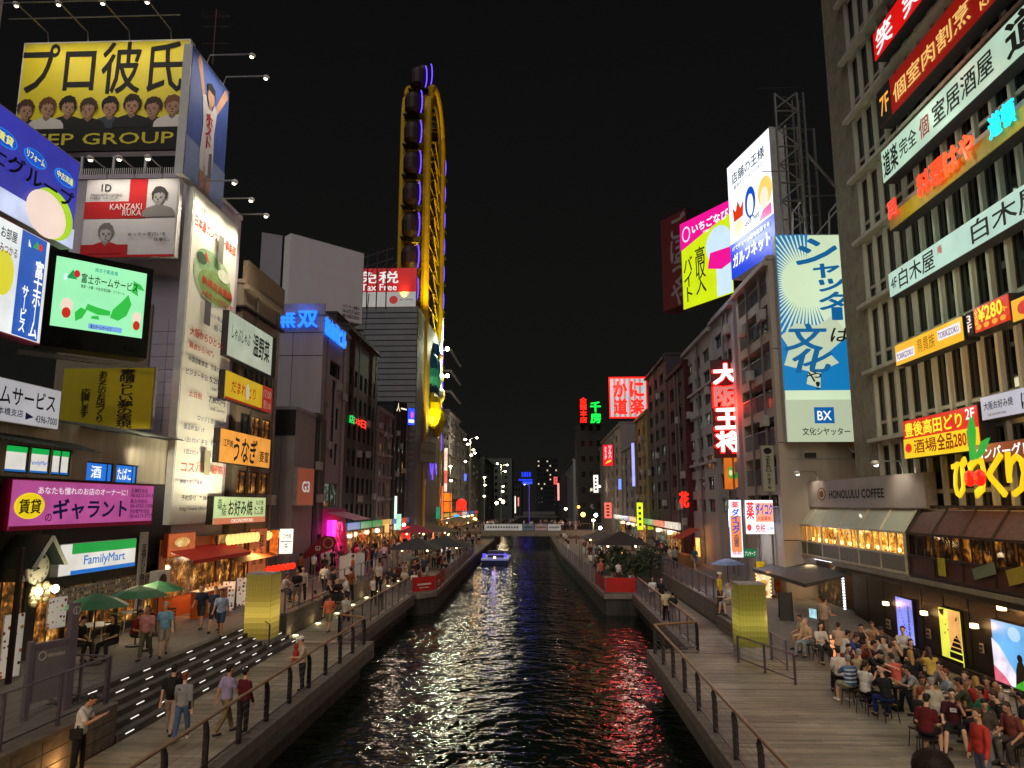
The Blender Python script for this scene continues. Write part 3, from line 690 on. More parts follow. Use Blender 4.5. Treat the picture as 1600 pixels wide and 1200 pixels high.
def bldg(name, label, X0, X1, Y0, Y1, Z1, mat, S=None, C=None, side='L', Z0=.9, panes=None, frame=None, roof=True, cat='building', mull=(1, 0), bands=None, ac=0, group=None, depth=.2):
    root = empty(name, ((X0+X1)/2, (Y0+Y1)/2, Z0), 0, label, cat, group); ox, oy = (X0+X1)/2, (Y0+Y1)/2; h = Z1-Z0
    a, b, c, d = X0-ox, X1-ox, Y0-oy, Y1-oy; i = depth+.03
    ci, cj = (a+.02, b-i) if side == 'L' else (a+i, b-.02)
    box('core', mat if False else DARK, root, ci, cj, c+i, d-.02, 0, h-.05)
    facade(root, X1-X0, h, S or [], mat, (a, c, 0), 0, depth, panes, frame, mull=mull)
    if side == 'L': facade(root, Y1-Y0, h, C or [], mat, (b, c, 0), R(90), depth, panes, frame, mull=mull)
    else: facade(root, Y1-Y0, h, C or [], mat, (a, d, 0), R(-90), depth, panes, frame, mull=mull)
    q = MB().quad((a, d, 0), (b, d, 0), (b, d, h), (a, d, h)) 
    xx = a if side == 'L' else b
    q.quad((xx, c, 0), (xx, d, 0), (xx, d, h), (xx, c, h)).build('back_wall', mat, root)
    if roof:
        m = MB().box(a-.06, b+.06, c-.06, d+.06, h, h+.22); m.build('roof', mat, root)
    for z, th, out, bm in (bands or []):
        m = MB(); xo = (b, b+out) if side == 'L' else (a-out, a); m.box(xo[0], xo[1], c-out, d, z, z+th); m.box(a, b, c-out, c-.001, z+.001, z+th-.001) if True else 0
        m.build('ledge', bm or mat, root)
    if C and side in 'LR' and h > 9 and name not in ('tall_building', 'high_rise'):
        rn = random.Random(len(label)); xo = b if side == 'L' else a; sg = 1 if side == 'L' else -1; L_ = d-c
        for k in range(2): yy = c+rn.uniform(.04, .96)*L_; MB().tube([(xo+sg*.12, yy, .3), (xo+sg*.12, yy, h-.3)], .06, 6).build('drain_pipe', M('#6e6866', .7), root)
        acm = MB().box(0, sg*.32, -.4, .4, 0, .6).mesh('air_conditioner')
        for k in range(int(h/4)): link('air_conditioner', acm, M('#9a9690', .6), root, (xo+sg*.01, c+rn.uniform(.08, .92)*L_, rn.uniform(3, h-2)))
        MB().box(min(xo, xo+sg*.3), max(xo, xo+sg*.3), c, d, h-.35, h-.1).build('cornice', mat, root)
    for k in range(ac):
        acu = MB().box(-.45, .45, -.2, .2, 0, .65); x = random.uniform(a+1, b-1); y = random.uniform(c+1, d-1)
        acu.build('air_conditioner', WHITEM, root, (x, y, h+.22))
    return root
WARM = [room(['#3a2410', '#d08a3a', '#f2c46a', '#5a3416', '#8a5420', '#201208'], .9, 1.7, i*3.1) for i in range(3)]
COOL = [room(['#10140f', '#3a463c', '#8a9a86', '#20281f', '#c8d0b8'], .45, 1.5, i*5.1) for i in range(2)]
DIM = [GLASS, GLASS, GLASS, M('#1a1c20', .15, noise=.3, scale=2), M('#24211e', .2, noise=.3)]
def add_lamps(root, ds, power=60, z=None, out=1.6, top=True, col='#fff2d8', arm=True, hits=.3):
    """floodlights on arms over a sign board (local coordinates of the board)"""
    W, Hh = root['_w'], root['_h']
    zz = Hh+.25 if top else -.3
    for u in ds:
        g = MB().tube([(u*W, .1, zz-.3), (u*W, -.05, zz+.25), (u*W, -out, zz+.25)], .035, 6).build('lamp_arm', ALU, root)
        hd = MB().ball((u*W, -out, zz+.18), .16, .16, .11, 10, 6).build('lamp_shade', WHITEM, g)
        MB().ball((u*W, -out+.03, zz+.10), .10, .10, .07, 8, 5).build('bulb', E('#fff6e0', 6, 0), g)
        tgt = Vector((u*W, 0, Hh*hits if top else Hh*(1-hits)))
        l = lamp('floodlight', 'SPOT', (u*W, -out+.1, zz-.06 if top else zz+.5), power, col, .12, spot=125)
        d = tgt-Vector(l.location); l.rotation_euler = d.to_track_quat('-Z', 'Y').to_euler(); l.parent = root
K = T('#0d0b0a'); WH = E('#ffffff', 1.0, 0); RED = T('#c01414'); NAVY = T('#1c2c8c'); BLK = K
# ---- 1. near end building edge
b_ = bldg('corner_building', 'pale pink end wall cutting the top left corner of the view', -26, -14.6, 5, 17.6, 22, M('#cdbcc4', .7, noise=.1, scale=1), ac=0)
# ---- 2. low convenience store building
LX = -16.5
shop = empty('convenience_store', (LX, 22, .9), 0, 'low two-storey convenience store with dark base, beige upper wall and corrugated roof', 'store')
bm_ = M('#a39a86', .85, noise=.3, scale=2, streak=1)
LY0, LY1 = 17.8, 32.6
up_z = PX(120, 752, LX).z
box('core', DARK, shop, -8, -.3, LY0-22, LY1-22, 0, 7.2-.9)
oy = LY0
def px2y(px, X=LX, py=760): return PX(px, py, X).y
def px2z(px, py, X=LX): return PX(px, py, X).z
zb = px2z(120, 750); zt = px2z(235, 684)
ops = []
for a, b, t, bt in ((133, 176, 720, 752), (180, 214, 724, 755)):
    y0, y1 = px2y(a), px2y(b); z1, z0 = px2z(a, t), px2z(a, bt)
    ops.append((y0-oy, z0-zb, y1-y0, z1-z0, E('#1c78e0', .9, .2), (0, 0)))
y0, y1 = px2y(4), px2y(112); z1, z0 = px2z(4, 698), px2z(4, 744)
FMW = E('#f0ece0', .8, .15); FMG = E('#0fae4c', .9, .1); FMB = E('#0d6fc0', .9, .1)
for k, (a, b) in enumerate(((4, 42), (44, 76), (78, 108))):
    ya, yb = px2y(a), px2y(b); ops.append((ya-oy, z0-zb+.12, yb-ya, z1-z0, FMW, (1 if k == 2 else 0, 0)))
facade(shop, LY1-LY0, zt-zb, ops, bm_, (0, LY0-22, zb-.9), R(90), .1, frame=DARK)
for k, (a, b) in enumerate(((4, 42), (44, 76), (78, 108))):
    ya, yb = px2y(a), px2y(b); hh = z1-z0
    r_ = empty('window_poster', (LX-.07, ya, z0+.12), R(90)); r_.parent = shop; r_.location = (-.07, ya-22, z0+.12-.9)
    items(r_, yb-ya, hh, [('r', .03, .74, .94, .23, FMG), ('r', .03, .03, .94, .1, FMB)]+([('t', 'FamilyMart', .04, .3, .9, .2, E('#1a6fd0', .8, 0))] if k == 1 else []), y0=0, step=.008)
for (a, b, t, bt), s in zip(((133, 176, 720, 752), (180, 214, 724, 755)), ('酒', 'たばこ')):
    y0, y1 = px2y(a), px2y(b); z1, z0 = px2z(a, t), px2z(a, bt); r_ = empty('window_poster', (-.07, y0-22, z0-.9), R(90)); r_.parent = shop
    items(r_, y1-y0, z1-z0, [('t', s, .12 if len(s) > 1 else .22, .2, .62 if len(s) > 1 else .36, .6, E('#ffffff', 1.1, 0)), ('r', .76, .04, .05, .92, DARK)], y0=0, step=.008)
# corrugated roofs
def corrugated(name, parent, P0, P1, out, drop, n, mat):
    m = MB(); vs = []; L = (P1-P0)
    for i in range(n*4+1):
        p = P0+L*(i/(n*4)); w_ = .03*math.sin(i*math.pi/2)
        vs += [(p.x-1.2, p.y, p.z+w_+.25), (p.x+out, p.y, p.z+w_-drop)]
    m.add(vs, [(2*i, 2*i+2, 2*i+3, 2*i+1) for i in range(n*4)]); return m.build(name, mat, parent)
RM = M('#4c5048', .6, .3, noise=.35, scale=3)
o = corrugated('roof', None, Vector((LX-.1, px2y(116), px2z(116, 672)+.2)), Vector((LX-.1, LY1-.4, px2z(238, 683)+.15)), .7, .15, 40, RM); o.parent = shop; o.location = (-LX, -22, -.9)
o = corrugated('roof', None, Vector((LX-.1, 17.8, px2z(10, 672)+.1)), Vector((LX-.1, px2y(114), px2z(10, 672))), 1.0, .45, 36, RM); o.parent = shop; o.location = (-LX, -22, -.9)
# lower front: dark boarding with the shop window below
z_low = px2z(150, 905)
DB = M('#26272a', .6, noise=.25, scale=2)
lz0 = 2.75
yk = 24.2
m = MB(); m.box(-.25, 0, yk-22, LY1-22, z_low-.9+.2, zb-.9)
m.build('fascia', DB, shop)
x_ = yk
for i in range(9):
    ya = yk+i*(LY1-yk)/9; box('panel', DB, shop, 0, .035, ya-22+.02, ya-22+(LY1-yk)/9-.02, z_low-.9+.22, z_low-.9+.95)
facade(shop, LY1-yk, z_low-.9+.2, [(.3+i*1.62, .25, 1.45, z_low-.9-.35, WARM[i % 3], (1, 0)) for i in range(5)], M('#3a3632', .6), (-.15, yk-22, 0), R(90), .12, frame=M('#8a7a60', .5))
# menu pictures strip over the window
pm = dishes('#7a7264', ['#7a2a16', '#9a6a2a', '#3a2018', '#c8b080', '#2a2018'], .12, 7)
box('menu_strip', pm, shop, -.14, -.10, yk-22+1.2, LY1-22-.3, z_low-.9-.75, z_low-.9-.15)
# kiosk front section y 17.8..24.2
facade(shop, yk-LY0, zb-.9, [(3.9, .35, 2.1, 2.35, WARM[1], (1, 0)), (.4, .1, 1.6, 2.5, WARM[2], (0, 0))], M('#4a453e', .7, noise=.3), (0, LY0-22, 0), R(90), .15, frame=M('#1e3a34', .5))
# sign boards of the store
sign('shop_sign', 'large pink letting-agency board with blue katakana above the convenience store', 'sign', 15, 748, 830, 238, 0, X=LX+.55, face=E('#cf5aa8', .62, .18), frame=M('#b01048', .5), thick=.3, its=[
  ('r', 0, 0, 1, .09, T('#b00c50')), ('t', 'あなたも憧れのお店のオーナーに！', .14, .72, .62, .15, E('#f4dce8', .9, 0)),
  ('o', .10, .48, .085, .26, E('#f2d414', .95, .1)), ('o', .10, .48, .078, .235, E('#e8cc10', .95, .1)), ('t', '賃貸', .04, .33, .12, .28, K, dict(bold=.03)),
  ('t', 'の', .19, .16, .04, .16, T('#2a1a5a')), ('t', 'ギャラント', .235, .2, .52, .42, T('#1b2f9a'), dict(bold=.05)),
  ('t', '玉屋町本店', .78, .80, .15, .1, T('#3a2a8a')), ('t', '06-6212-3013', .78, .69, .2, .09, T('#3a2a8a')), ('t', '島之内支店', .78, .54, .15, .1, T('#3a2a8a')),
  ('t', '06-6765-1306', .78, .43, .2, .09, T('#3a2a8a')), ('t', '宗右衛門町支店', .78, .29, .17, .1, T('#3a2a8a')), ('t', '06-6213-2727', .78, .18, .2, .09, T('#3a2a8a'))])
sign('shop_sign', 'convenience store light box with green, white and blue stripes facing the canal', 'sign', 92, 851, 902, 210, 0, X=LX+.35, face=FMW, frame=WHITEM, thick=.3, its=[
  ('r', .13, .66, .865, .33, E('#0a9c40', .95, .08)), ('r', .13, .01, .865, .13, E('#0d6fc8', .95, .08)), ('t', 'FamilyMart', .28, .2, .55, .38, E('#1672cc', .8, 0), dict(bold=.02))])
lamp('store_glow', 'AREA', (LX+1.2, 28, 3.2), 90, '#ffe2b0', 1.5, rot=(LX+6, 28, 0))
# ---- clock kiosk
ck = empty('clock_kiosk', (LX+.1, 21.5, .9), R(90), 'little gabled clock front with floodlights beside the convenience store', 'kiosk')
P = PX(58, 888, LX+.9); kc = Vector((P.y-21.5, -.85, P.z-.9)); rad = abs(PX(58, 862, LX+.9).z-PX(58, 912, LX+.9).z)/2
MB().add([(kc.x+rad*math.cos(a*math.pi/16), -.85, kc.z+rad*math.sin(a*math.pi/16)) for a in range(32)]+[(kc.x+rad*math.cos(a*math.pi/16), -.78, kc.z+rad*math.sin(a*math.pi/16)) for a in range(32)], [tuple(range(32))]+[(i, (i+1) % 32, 32+(i+1) % 32, 32+i) for i in range(32)]).build('clock_face', M('#c9c2ac', .5, noise=.1), ck)
for i in range(12):
    a = math.pi/2-(i+1)*math.pi/6; put_text(ck, str(i+1), kc.x+rad*.78*math.cos(a)-rad*.09, kc.z+rad*.78*math.sin(a)-rad*.09, rad*.18, rad*.18, K, y=-.865)
MB().tube([(kc.x, -.88, kc.z), (kc.x-rad*.55, -.88, kc.z-rad*.12)], .018, 5).build('hand', K, ck); MB().tube([(kc.x, -.885, kc.z), (kc.x-rad*.4, -.885, kc.z+rad*.1)], .022, 5).build('hand', K, ck)
GR = M('#222a26', .6, noise=.2)
wv = rad*1.55
m = MB(); 
for sx in (-1, 1):
    m.add([(kc.x, -1.2, kc.z+rad*2.1), (kc.x+sx*wv, -1.2, kc.z+rad*.3), (kc.x+sx*wv, 0, kc.z+rad*.3), (kc.x, 0, kc.z+rad*2.1), (kc.x, -1.2, kc.z+rad*1.9), (kc.x+sx*wv, -1.2, kc.z+rad*.1), (kc.x+sx*wv, 0, kc.z+rad*.1), (kc.x, 0, kc.z+rad*1.9)], [(0, 1, 2, 3), (4, 5, 6, 7), (0, 4, 5, 1), (1, 5, 6, 2)])
m.build('gable_roof', GR, ck)
m = MB()
for sx in (-1, 1): m.tube([(kc.x, -1.22, kc.z+rad*1.95), (kc.x+sx*wv, -1.22, kc.z+rad*.15)], .07, 4)
m.build('gable_trim', M('#c8d0c4', .5), ck)
box('back_board', M('#3a3a30', .6, noise=.5, scale=4), ck, kc.x-wv*.9, kc.x+wv*.9, -.76, -.05, 2.6, kc.z+rad*.4)
m = MB(); random.seed(3)
for i in range(26):
    a = random.random()*6.28; q = random.random()**.5*rad*1.1; m.ball((kc.x+q*math.cos(a), -.82-random.random()*.15, kc.z-rad*1.55+q*.6*math.sin(a)), random.uniform(.08, .17), .06, random.uniform(.06, .14), 7, 5)
m.build('carved_relief', M('#b9ac84', .4, .2, noise=.3), ck)
for sx in (-.7, .9):
    MB().ball((kc.x+sx*rad, -1.15, kc.z-rad*1.35), .13, .1, .13, 8, 6).build('floodlight', E('#fff8e0', 9, 0), ck)
lamp('kiosk_flood', 'POINT', (LX+1.4, 21.5+kc.x, .9+kc.z-rad*1.3), 24, '#fff2c8', .12)
pp_ = PX(12, 1000, LX+1.6); pl = box('sign_post', M('#1c1718', .5), ck, pp_.y-21.5-.06, pp_.y-21.5+.06, -1.7, -1.58, -.0, 3.7)
# menu boards standing and hanging
FOOD = dishes('#e2ddd2', ['#7a2a16', '#b88a4a', '#3a2018', '#b84a28', '#8a3030'], .22, 6)
sign('menu_board', 'tall white board of dish pictures standing at the far left edge of the walkway', 'menu board', 2, 962, 1062, 34, 20, X=-15.2, face=FOOD, frame=WHITEM, thick=.04)
sign('menu_board', 'square white board with sundae pictures hung beside the clock kiosk', 'menu board', 74, 935, 985, 103, 10, X=-16.0, face=FOOD, frame=WHITEM, thick=.04)
sign('hanging_banner', 'tall narrow white banner between the pink board and the golf course building', 'banner', 215, 832, 962, 227, 0, X=LX+.3, face=M('#b8b4ac', .7, noise=.1), frame=WHITEM, thick=.03, its=[('v', '至福のひと時の隠れ家', .2, .1, .6, .75, K)])
def portrait(root, W, Hh, u, v, s, skin, hair, shirt, seed, y0=-.06, turn=0, grey=False):
    """head and shoulders printed on a board: u, v = chin-level centre in board fractions, s = head width in metres"""
    rnd = random.Random(seed); P = lambda x, z: (u+x*s/W, v+z*s/Hh)
    sh = [P(-1.25, -.95), P(-1.22, -.55), P(-1.0, -.28), P(-.55, -.12), P(-.25, -.02), P(.25, -.02), P(.55, -.12), P(1.0, -.28), P(1.2, -.55), P(1.25, -.95)]
    face = [P(turn*.06+.46*math.sin(a)*(1 if math.cos(a) > -.2 else 1-.28*(-math.cos(a)-.2)), .62-.02+.62*math.cos(a)*-1*-1) for a in [i*math.pi/12 for i in range(24)]]
    dark = tuple(x*.62 for x in lin(skin)); 
    shade = [P(turn*.06+x, z) for x, z in ((.10, .02), (.32, .14), (.45, .42), (.46, .75), (.34, .98), (.26, .62), (.20, .30))]
    n = 30; out = []
    for i in range(n):
        a = -2.3+4.6*i/(n-1); r_ = .66+rnd.uniform(-.03, .07)*(1 if i % 2 else -.5); out.append(P(r_*math.sin(a)*.92, .78+r_*math.cos(a)))
    part = rnd.uniform(-.25, .25); inn = [P(.44*math.cos(t)*1.0, .60+.34*abs(math.sin(t))**.7+(.05 if k % 2 else -.06)*rnd.random()*2+part*math.cos(t)*.25) for k, t in enumerate([math.pi*j/13 for j in range(14)])]
    items(root, W, Hh, [('p', sh, T(shirt), 'printed_shirt'), ('p', [P(-.2, .12), P(-.24, -.12), P(0, -.32), P(.24, -.12), P(.2, .12)], M(dark, .8, noise=.1), 'printed_neck'),
        ('p', face, T(skin), 'printed_head'), ('p', shade, M(tuple(x*.8 for x in lin(skin)), .8, noise=.1), 'printed_cheek'), ('p', out+inn, T(hair), 'printed_hair'),
        ('poly', [[P(turn*.1+x-.09, .56), P(turn*.1+x+.09, .57), P(turn*.1+x+.08, .51), P(turn*.1+x-.08, .505)] for x in (-.2, .2)]+[[P(turn*.1-.12, .20), P(turn*.1+.12, .20), P(turn*.1+.07, .16), P(turn*.1-.07, .16)], [P(turn*.14-.03, .46), P(turn*.14+.03, .46), P(turn*.14+.06, .32), P(turn*.14-.05, .33)]]+[[P(turn*.1+x-.11, .655), P(turn*.1+x+.11, .67), P(turn*.1+x+.1, .64), P(turn*.1+x-.1, .625)] for x in (-.2, .2)], T('#2c1a14'), 'printed_face')], y0=y0, step=.003)
# ---- 3. big signs above the store
sign('billboard', 'large blue real-estate billboard with green-capped baby head at the upper left', 'billboard', -60, 122, 293, 130, 0, X=LX+.4, face=E('#3c3cb4', .75, .3, .3), frame=WHITEM, thick=.4, its=[
  ('r', 0, 0, 1, .22, E('#c8d2f0', .9, .25)), ('o', .30, .70, .105, .085, E('#1d80e0', 1.0, 0)), ('o', .30, .70, .095, .075, E('#0c50c4', 1.0, 0)), ('t', '賃貸', .235, .655, .13, .09, E('#f0ee60', 1.0, 0), dict(bold=.03)),
  ('o', .56, .70, .105, .085, E('#1d80e0', 1.0, 0)), ('o', .56, .70, .095, .075, E('#0c50c4', 1.0, 0)), ('t', 'リフォーム', .48, .665, .16, .075, E('#f0ee60', 1.0, 0), dict(bold=.03)),
  ('o', .84, .70, .105, .085, E('#1d80e0', 1.0, 0)), ('o', .84, .70, .095, .075, E('#0c50c4', 1.0, 0)), ('t', '中古流通', .76, .665, .16, .075, E('#f0ee60', 1.0, 0), dict(bold=.03)),
  ('o', .76, .24, .20, .26, E('#a8d414', 1.0, .1)), ('o', .70, .20, .19, .24, E('#f2d8c8', 1.0, .05)),
  ('t', '富士グループ', .02, .40, .92, .19, T('#15131e'), dict(bold=.03))])
sign('billboard', 'white and royal-blue vertical real-estate panel left of the outdoor screen', 'billboard', -55, 311, 500, 76, 0, X=LX+1.2, face=E('#e8ecec', .95, .15), frame=M('#b01450', .5), thick=.4, its=[
  ('r', .60, .02, .34, .96, E('#1456b8', .9, .1)), ('o', .42, .52, .13, .2, E('#d8d020', 1.0, 0)), ('t', 'お部屋', .34, .82, .2, .1, K), ('t', 'みつかる', .34, .69, .22, .08, RED),
  ('p', [(.74, .86), (.80, .94), (.84, .86)], E('#18a050', 1, 0)), ('o', .845, .89, .03, .035, E('#d02030', 1, 0)), ('p', [(.68, .85), (.68, .92), (.72, .85)], E('#e8f0ff', 1, 0)),
  ('v', '富士ホーム', .80, .04, .11, .72, E('#ffffff', 1.1, 0), dict(bold=.03)), ('v', 'サービス', .66, .06, .08, .42, E('#ffffff', 1.1, 0), dict(bold=.03))])
sign('shop_sign', 'white sign with black katakana and phone number over the store roof at the left edge', 'sign', -30, 582, 653, 95, 0, X=LX+.3, face=E('#d4d4d8', .55, .12), frame=WHITEM, thick=.3, its=[
  ('t', 'ホームサービス', -.1, .42, 1.02, .42, K, dict(bold=.02)), ('t', '日本橋支店', .12, .16, .38, .17, T('#2c4a90')), ('p', [(.53, .12), (.53, .3), (.64, .21)], T('#1c3a80')), ('t', '4396-7000', .66, .1, .3, .17, K)])
# outdoor screen
scr = sign('outdoor_screen', 'outdoor video screen in a thick dark frame showing a bright green map of Japan', 'screen', 71, 386, 540, 237, 44, d=24.5, face=M('#131414', .4), frame=M('#171818', .4), thick=1.0, its=[
  ('r', .06, .21, .87, .72, E('#9df0b4', 1.05, .05), 'display'),
  ('poly', [[(.60, .38), (.68, .36), (.76, .43), (.80, .56), (.76, .66), (.70, .57), (.62, .47)], [(.78, .70), (.86, .66), (.84, .74), (.92, .73), (.88, .79), (.80, .82), (.80, .75)], [(.36, .43), (.48, .39), (.60, .40), (.60, .45), (.46, .47), (.38, .49)], [(.28, .29), (.34, .33), (.38, .42), (.32, .44), (.27, .38)], [(.42, .34), (.50, .34), (.49, .38), (.43, .37)]], E('#35c046', 1.0, 0), 'map_shape'),
  ('t', '総合不動産業', .42, .84, .22, .045, E('#2a9a8a', 1, 0)), ('t', '富士ホームサービス', .30, .70, .55, .10, T('#16321c'), dict(bold=.02)), ('t', '賃貸・分譲・中古住宅店舗・リフォーム', .30, .645, .42, .035, T('#16321c')),
  ('p', [(.16, .72), (.22, .82), (.26, .72)], E('#18a050', 1, 0)), ('o', .255, .78, .028, .04, E('#d02838', 1, 0)), ('r', .14, .70, .03, .06, E('#e8f4ff', 1, 0)),
  ('o', .19, .44, .055, .075, E('#f4dcc8', 1, 0)), ('o', .19, .36, .04, .055, E('#c83020', 1, 0)), ('o', .86, .42, .045, .065, E('#f4dcc8', 1, 0)), ('o', .86, .335, .035, .05, E('#c83020', 1, 0)),
  ('r', .40, .23, .32, .055, E('#7aa8e8', 1, 0)), ('t', '富士ホームサービス', .42, .235, .2, .04, T('#1c3a80')), ('r', .22, .06, .12, .05, T('#050505'), 'speaker_slot'), ('r', .78, .06, .12, .05, T('#050505'), 'speaker_slot')])
box('bracket', ALU, scr, -.6, .9*scr['_w'], .2, .5, -.35, -.2)
sign('billboard', 'mustard-yellow hoarding with black vertical Japanese writing under the outdoor screen', 'billboard', 95, 574, 672, 240, 90, d=31.2, face=M('#c0ac10', .6, noise=.08, scale=1), frame=ALU, thick=.2, its=[
  ('v', '素晴らしい夢の実現', .62, .03, .17, .94, K, dict(bold=.03)), ('v', 'あなたのお店づくり', .39, .12, .10, .82, K), ('v', '応援します', .22, .2, .10, .46, K)])
tb = sign('billboard', 'red and white frontal billboard with two grey portrait heads below the yellow roof billboard', 'billboard', 131, 280, 404, 277, 90, d=31.6, face=M('#d8d4d8', .6, noise=.05), frame=WHITEM, thick=.35, its=[
  ('r', 0, .49, .66, .22, T('#c41c24')), ('r', .47, .49, .19, .505, T('#c41c24')), ('r', 0, .0, .5, .16, T('#c41c24')), ('r', .5, .0, .5, .03, T('#c41c24')),
  ('o', .20, .90, .0, .0, K), ('t', '1D', .17, .84, .1, .09, T('#40404a')), ('t', 'DREAM ENTERTAINMENT', .06, .78, .34, .028, T('#707078')), ('t', 'DEEP GROUP', .06, .74, .3, .028, T('#707078')),
  ('t', 'KANZAKI', .28, .60, .34, .075, T('#f2eeee'), dict(bold=0)), ('t', 'RUKA', .42, .52, .2, .075, T('#f2eeee'), dict(bold=0)),
  ('t', 'めっちゃ面白いを', .5, .26, .4, .045, T('#2a2628')), ('t', '仕事に。', .78, .19, .17, .045, T('#2a2628'))])
portrait(tb, tb['_w'], tb['_h'], .80, .66, .62, '#a9a5a5', '#3c3838', '#8a8686', 40, turn=-.8); portrait(tb, tb['_w'], tb['_h'], .26, .20, .62, '#bdb8b8', '#7a7472', '#c41c24', 44, turn=.3)
add_lamps(tb, (.2, .5, .8), 75, out=1.3, top=True, hits=.5)  # lamps and arms added to brighten this board
lamp('floodlight', 'SPOT', (-15.2, 28.5, 9.2), 520, '#fff2d8', .2, rot=(-18, 31.3, 6.8), spot=70)  # spot without a fixture, added to brighten the mustard hoarding
# ---- 4. golf course building
LAV = M('#b7abb8', .6, noise=.12, scale=1.2)
gb = bldg('white_building', 'narrow lavender-white building carrying the tall white golf course board', -22.6, -16.6, 33.0, 38.4, PX(287, 292, -16.6).z+1.0, LAV, side='L')
m = MB(); BT = M('#8a7a68', .85, noise=.4, scale=20, bump=.5)
box('brick_face', BT, gb, -3.0, 1.4, -2.78, -2.72, 3, 14.2)
m2 = MB()
for k in range(int(13/.6)): 
    for i in range(2): m2.box(1.5+i*.72, 2.2+i*.72, -2.76, -2.705, .9+k*.6, 1.48+k*.6)
m2.build('tile', LAV, gb)['kind'] = 'stuff'
g = sign('billboard', 'tall white golf course board with red and black Japanese prices facing the canal', 'billboard', 284, 288, 820, 360, 0, X=-16.2, face=M('#dedcd0', .6, noise=.08, scale=1), frame=WHITEM, thick=.35, its=[
  ('t', '日本原カンツリー倶楽部', .05, .885, .9, .035, T('#c03020'), dict(bold=.03, tilt=0)), ('t', '日本原カントリークラブ　ビジターコース', .12, .945, .8, .013, K),
  ('o', .48, .76, .40, .085, M('#a9bf9a', .7)), ('o', .38, .80, .26, .04, M('#86a878', .7)), ('o', .55, .735, .38, .05, M('#7f9c5c', .7)), ('p', [(.22, .80), (.30, .83), (.38, .80)], M('#c84028', .7)), ('o', .22, .80, .10, .018, M('#2f5230', .7)), ('o', .7, .79, .14, .02, M('#d8e0c8', .7)),
  ('t', '新規会員募集', .25, .725, .66, .026, T('#c03828'), dict(bold=.03)), ('t', '入会金１０万円＋税', .25, .690, .7, .02, T('#c03828'), dict(bold=.02)),
  ('t', 'ネット申込みで、', .38, .635, .55, .017, T('#3a3c80')), ('t', '超〜お得！', .55, .600, .38, .017, T('#3a3c80')), ('t', '大阪からひとっ走り！', .08, .55, .86, .026, T('#b03024'), dict(bold=.03)), ('t', '難波から145㌔', .08, .512, .5, .020, T('#b03024'), dict(bold=.02)),
  ('t', '中国自動車道　作東ICから7㌔', .08, .472, .86, .017, K), ('t', 'ビジター平日', .05, .432, .42, .017, T('#2c2c50')), ('t', '5,200円', .52, .430, .36, .022, T('#2c2c50')), ('t', '（食事1,080円付）', .55, .408, .34, .010, T('#404060')),
  ('t', '土日祝', .12, .37, .26, .018, T('#b03024')), ('t', '7,800円', .52, .368, .36, .022, T('#2c2c50')), ('t', '（食事1,080円付）', .55, .346, .34, .010, T('#404060')),
  ('t', 'ロッジ１泊　3,780円', .32, .305, .6, .016, T('#404468')), ('t', '宿泊弁当ﾊﾟｯｸ', .06, .272, .4, .016, T('#404468')), ('t', '1泊1ﾗｳﾝﾄﾞ 平日　9,800円+税', .1, .235, .84, .016, T('#404468')), ('t', '1泊2ﾗｳﾝﾄﾞ 平日14,800円+税', .1, .200, .84, .016, T('#404468')),
  ('t', 'コスパ', .06, .150, .40, .028, T('#c03828'), dict(bold=.02)), ('t', '最高！', .66, .150, .30, .028, T('#c03828'), dict(bold=.02)), ('t', '幹部スタッフ募集', .06, .115, .42, .012, T('#5a4a90')), ('t', '予約受付　℡ 0868-75-1144', .1, .068, .8, .015, K), ('t', 'http://www.nihonbaracc.com', .08, .035, .84, .015, T('#303030')),
  ('r', .48, .82, .12, .09, T('#6a6a60'), 'window_slot'), ('r', .28, .60, .13, .075, T('#55525a'), 'window_slot'), ('r', .60, .41+.0, .001, .001, K), ('r', .48, .145, .12, .075, T('#908c70'), 'window_slot')])
add_lamps(g, (.1, .5, .9), 620, out=1.7, hits=.6)
for u_ in (.2, .5, .8):
    _l = lamp('floodlight', 'SPOT', (u_*g['_w'], -4.6, -.6), 1050, '#fff4d0', .15, spot=100); _l.rotation_euler = (Vector((u_*g['_w'], 0, 7.5))-Vector(_l.location)).to_track_quat('-Z', 'Y').to_euler(); _l.parent = g
l_ = lamp('floodlight', 'SPOT', (-12.6, 36, 4.0), 300, '#fff0c0', .2, rot=(-16.2, 36.5, 11), spot=100)
# roof billboards
rf_z = PX(287, 292, -16.6).z+1.0
yb = sign('billboard', 'big yellow and black rooftop billboard with a row of eight young men', 'billboard', 28, 64, 243, 291, 90, d=34.0, face=M('#d6c40c', .55, noise=.05, scale=1), frame=WHITEM, thick=.5, its=[
  ('t', 'プロ彼氏', .01, .52, .96, .46, K, dict(bold=.016)),
  ('r', 0, 0, 1, .205, T('#0c0b08'), 'printed_panel'), ('t', 'DEEP GROUP', .10, .06, .88, .10, M('#c8b818', .5, noise=0), dict(bold=.012))])
W_, H_ = yb['_w'], yb['_h']
for i, (u, hc, cl, tn) in enumerate(((.06, '#4a2c1a', '#1c1a18', 1), (.19, '#5a3a20', '#c8c4be', 1), (.31, '#14100e', '#1a1a1a', 1), (.435, '#3a281c', '#141414', -1), (.56, '#100e0e', '#34424f', 0), (.69, '#241814', '#16161a', 0), (.815, '#33221a', '#151515', -1), (.93, '#6e4628', '#d2ccc6', 0))):
    portrait(yb, W_, H_, u, .315+.012*((i*7) % 3-1), .76, '#a8806a', hc, cl, i+3, y0=-.06-.02*(i % 2)-.001*i, turn=tn*1.2)
box('name_band', T('#0c0b08'), yb, .02, W_-.02, -.115, -.11, .02, .205*H_); put_text(yb, 'DEEP GROUP', .02*W_, .06*H_, .93*W_, .10*H_, M('#c8b818', .5, noise=0), y=-.12, bold=.012)
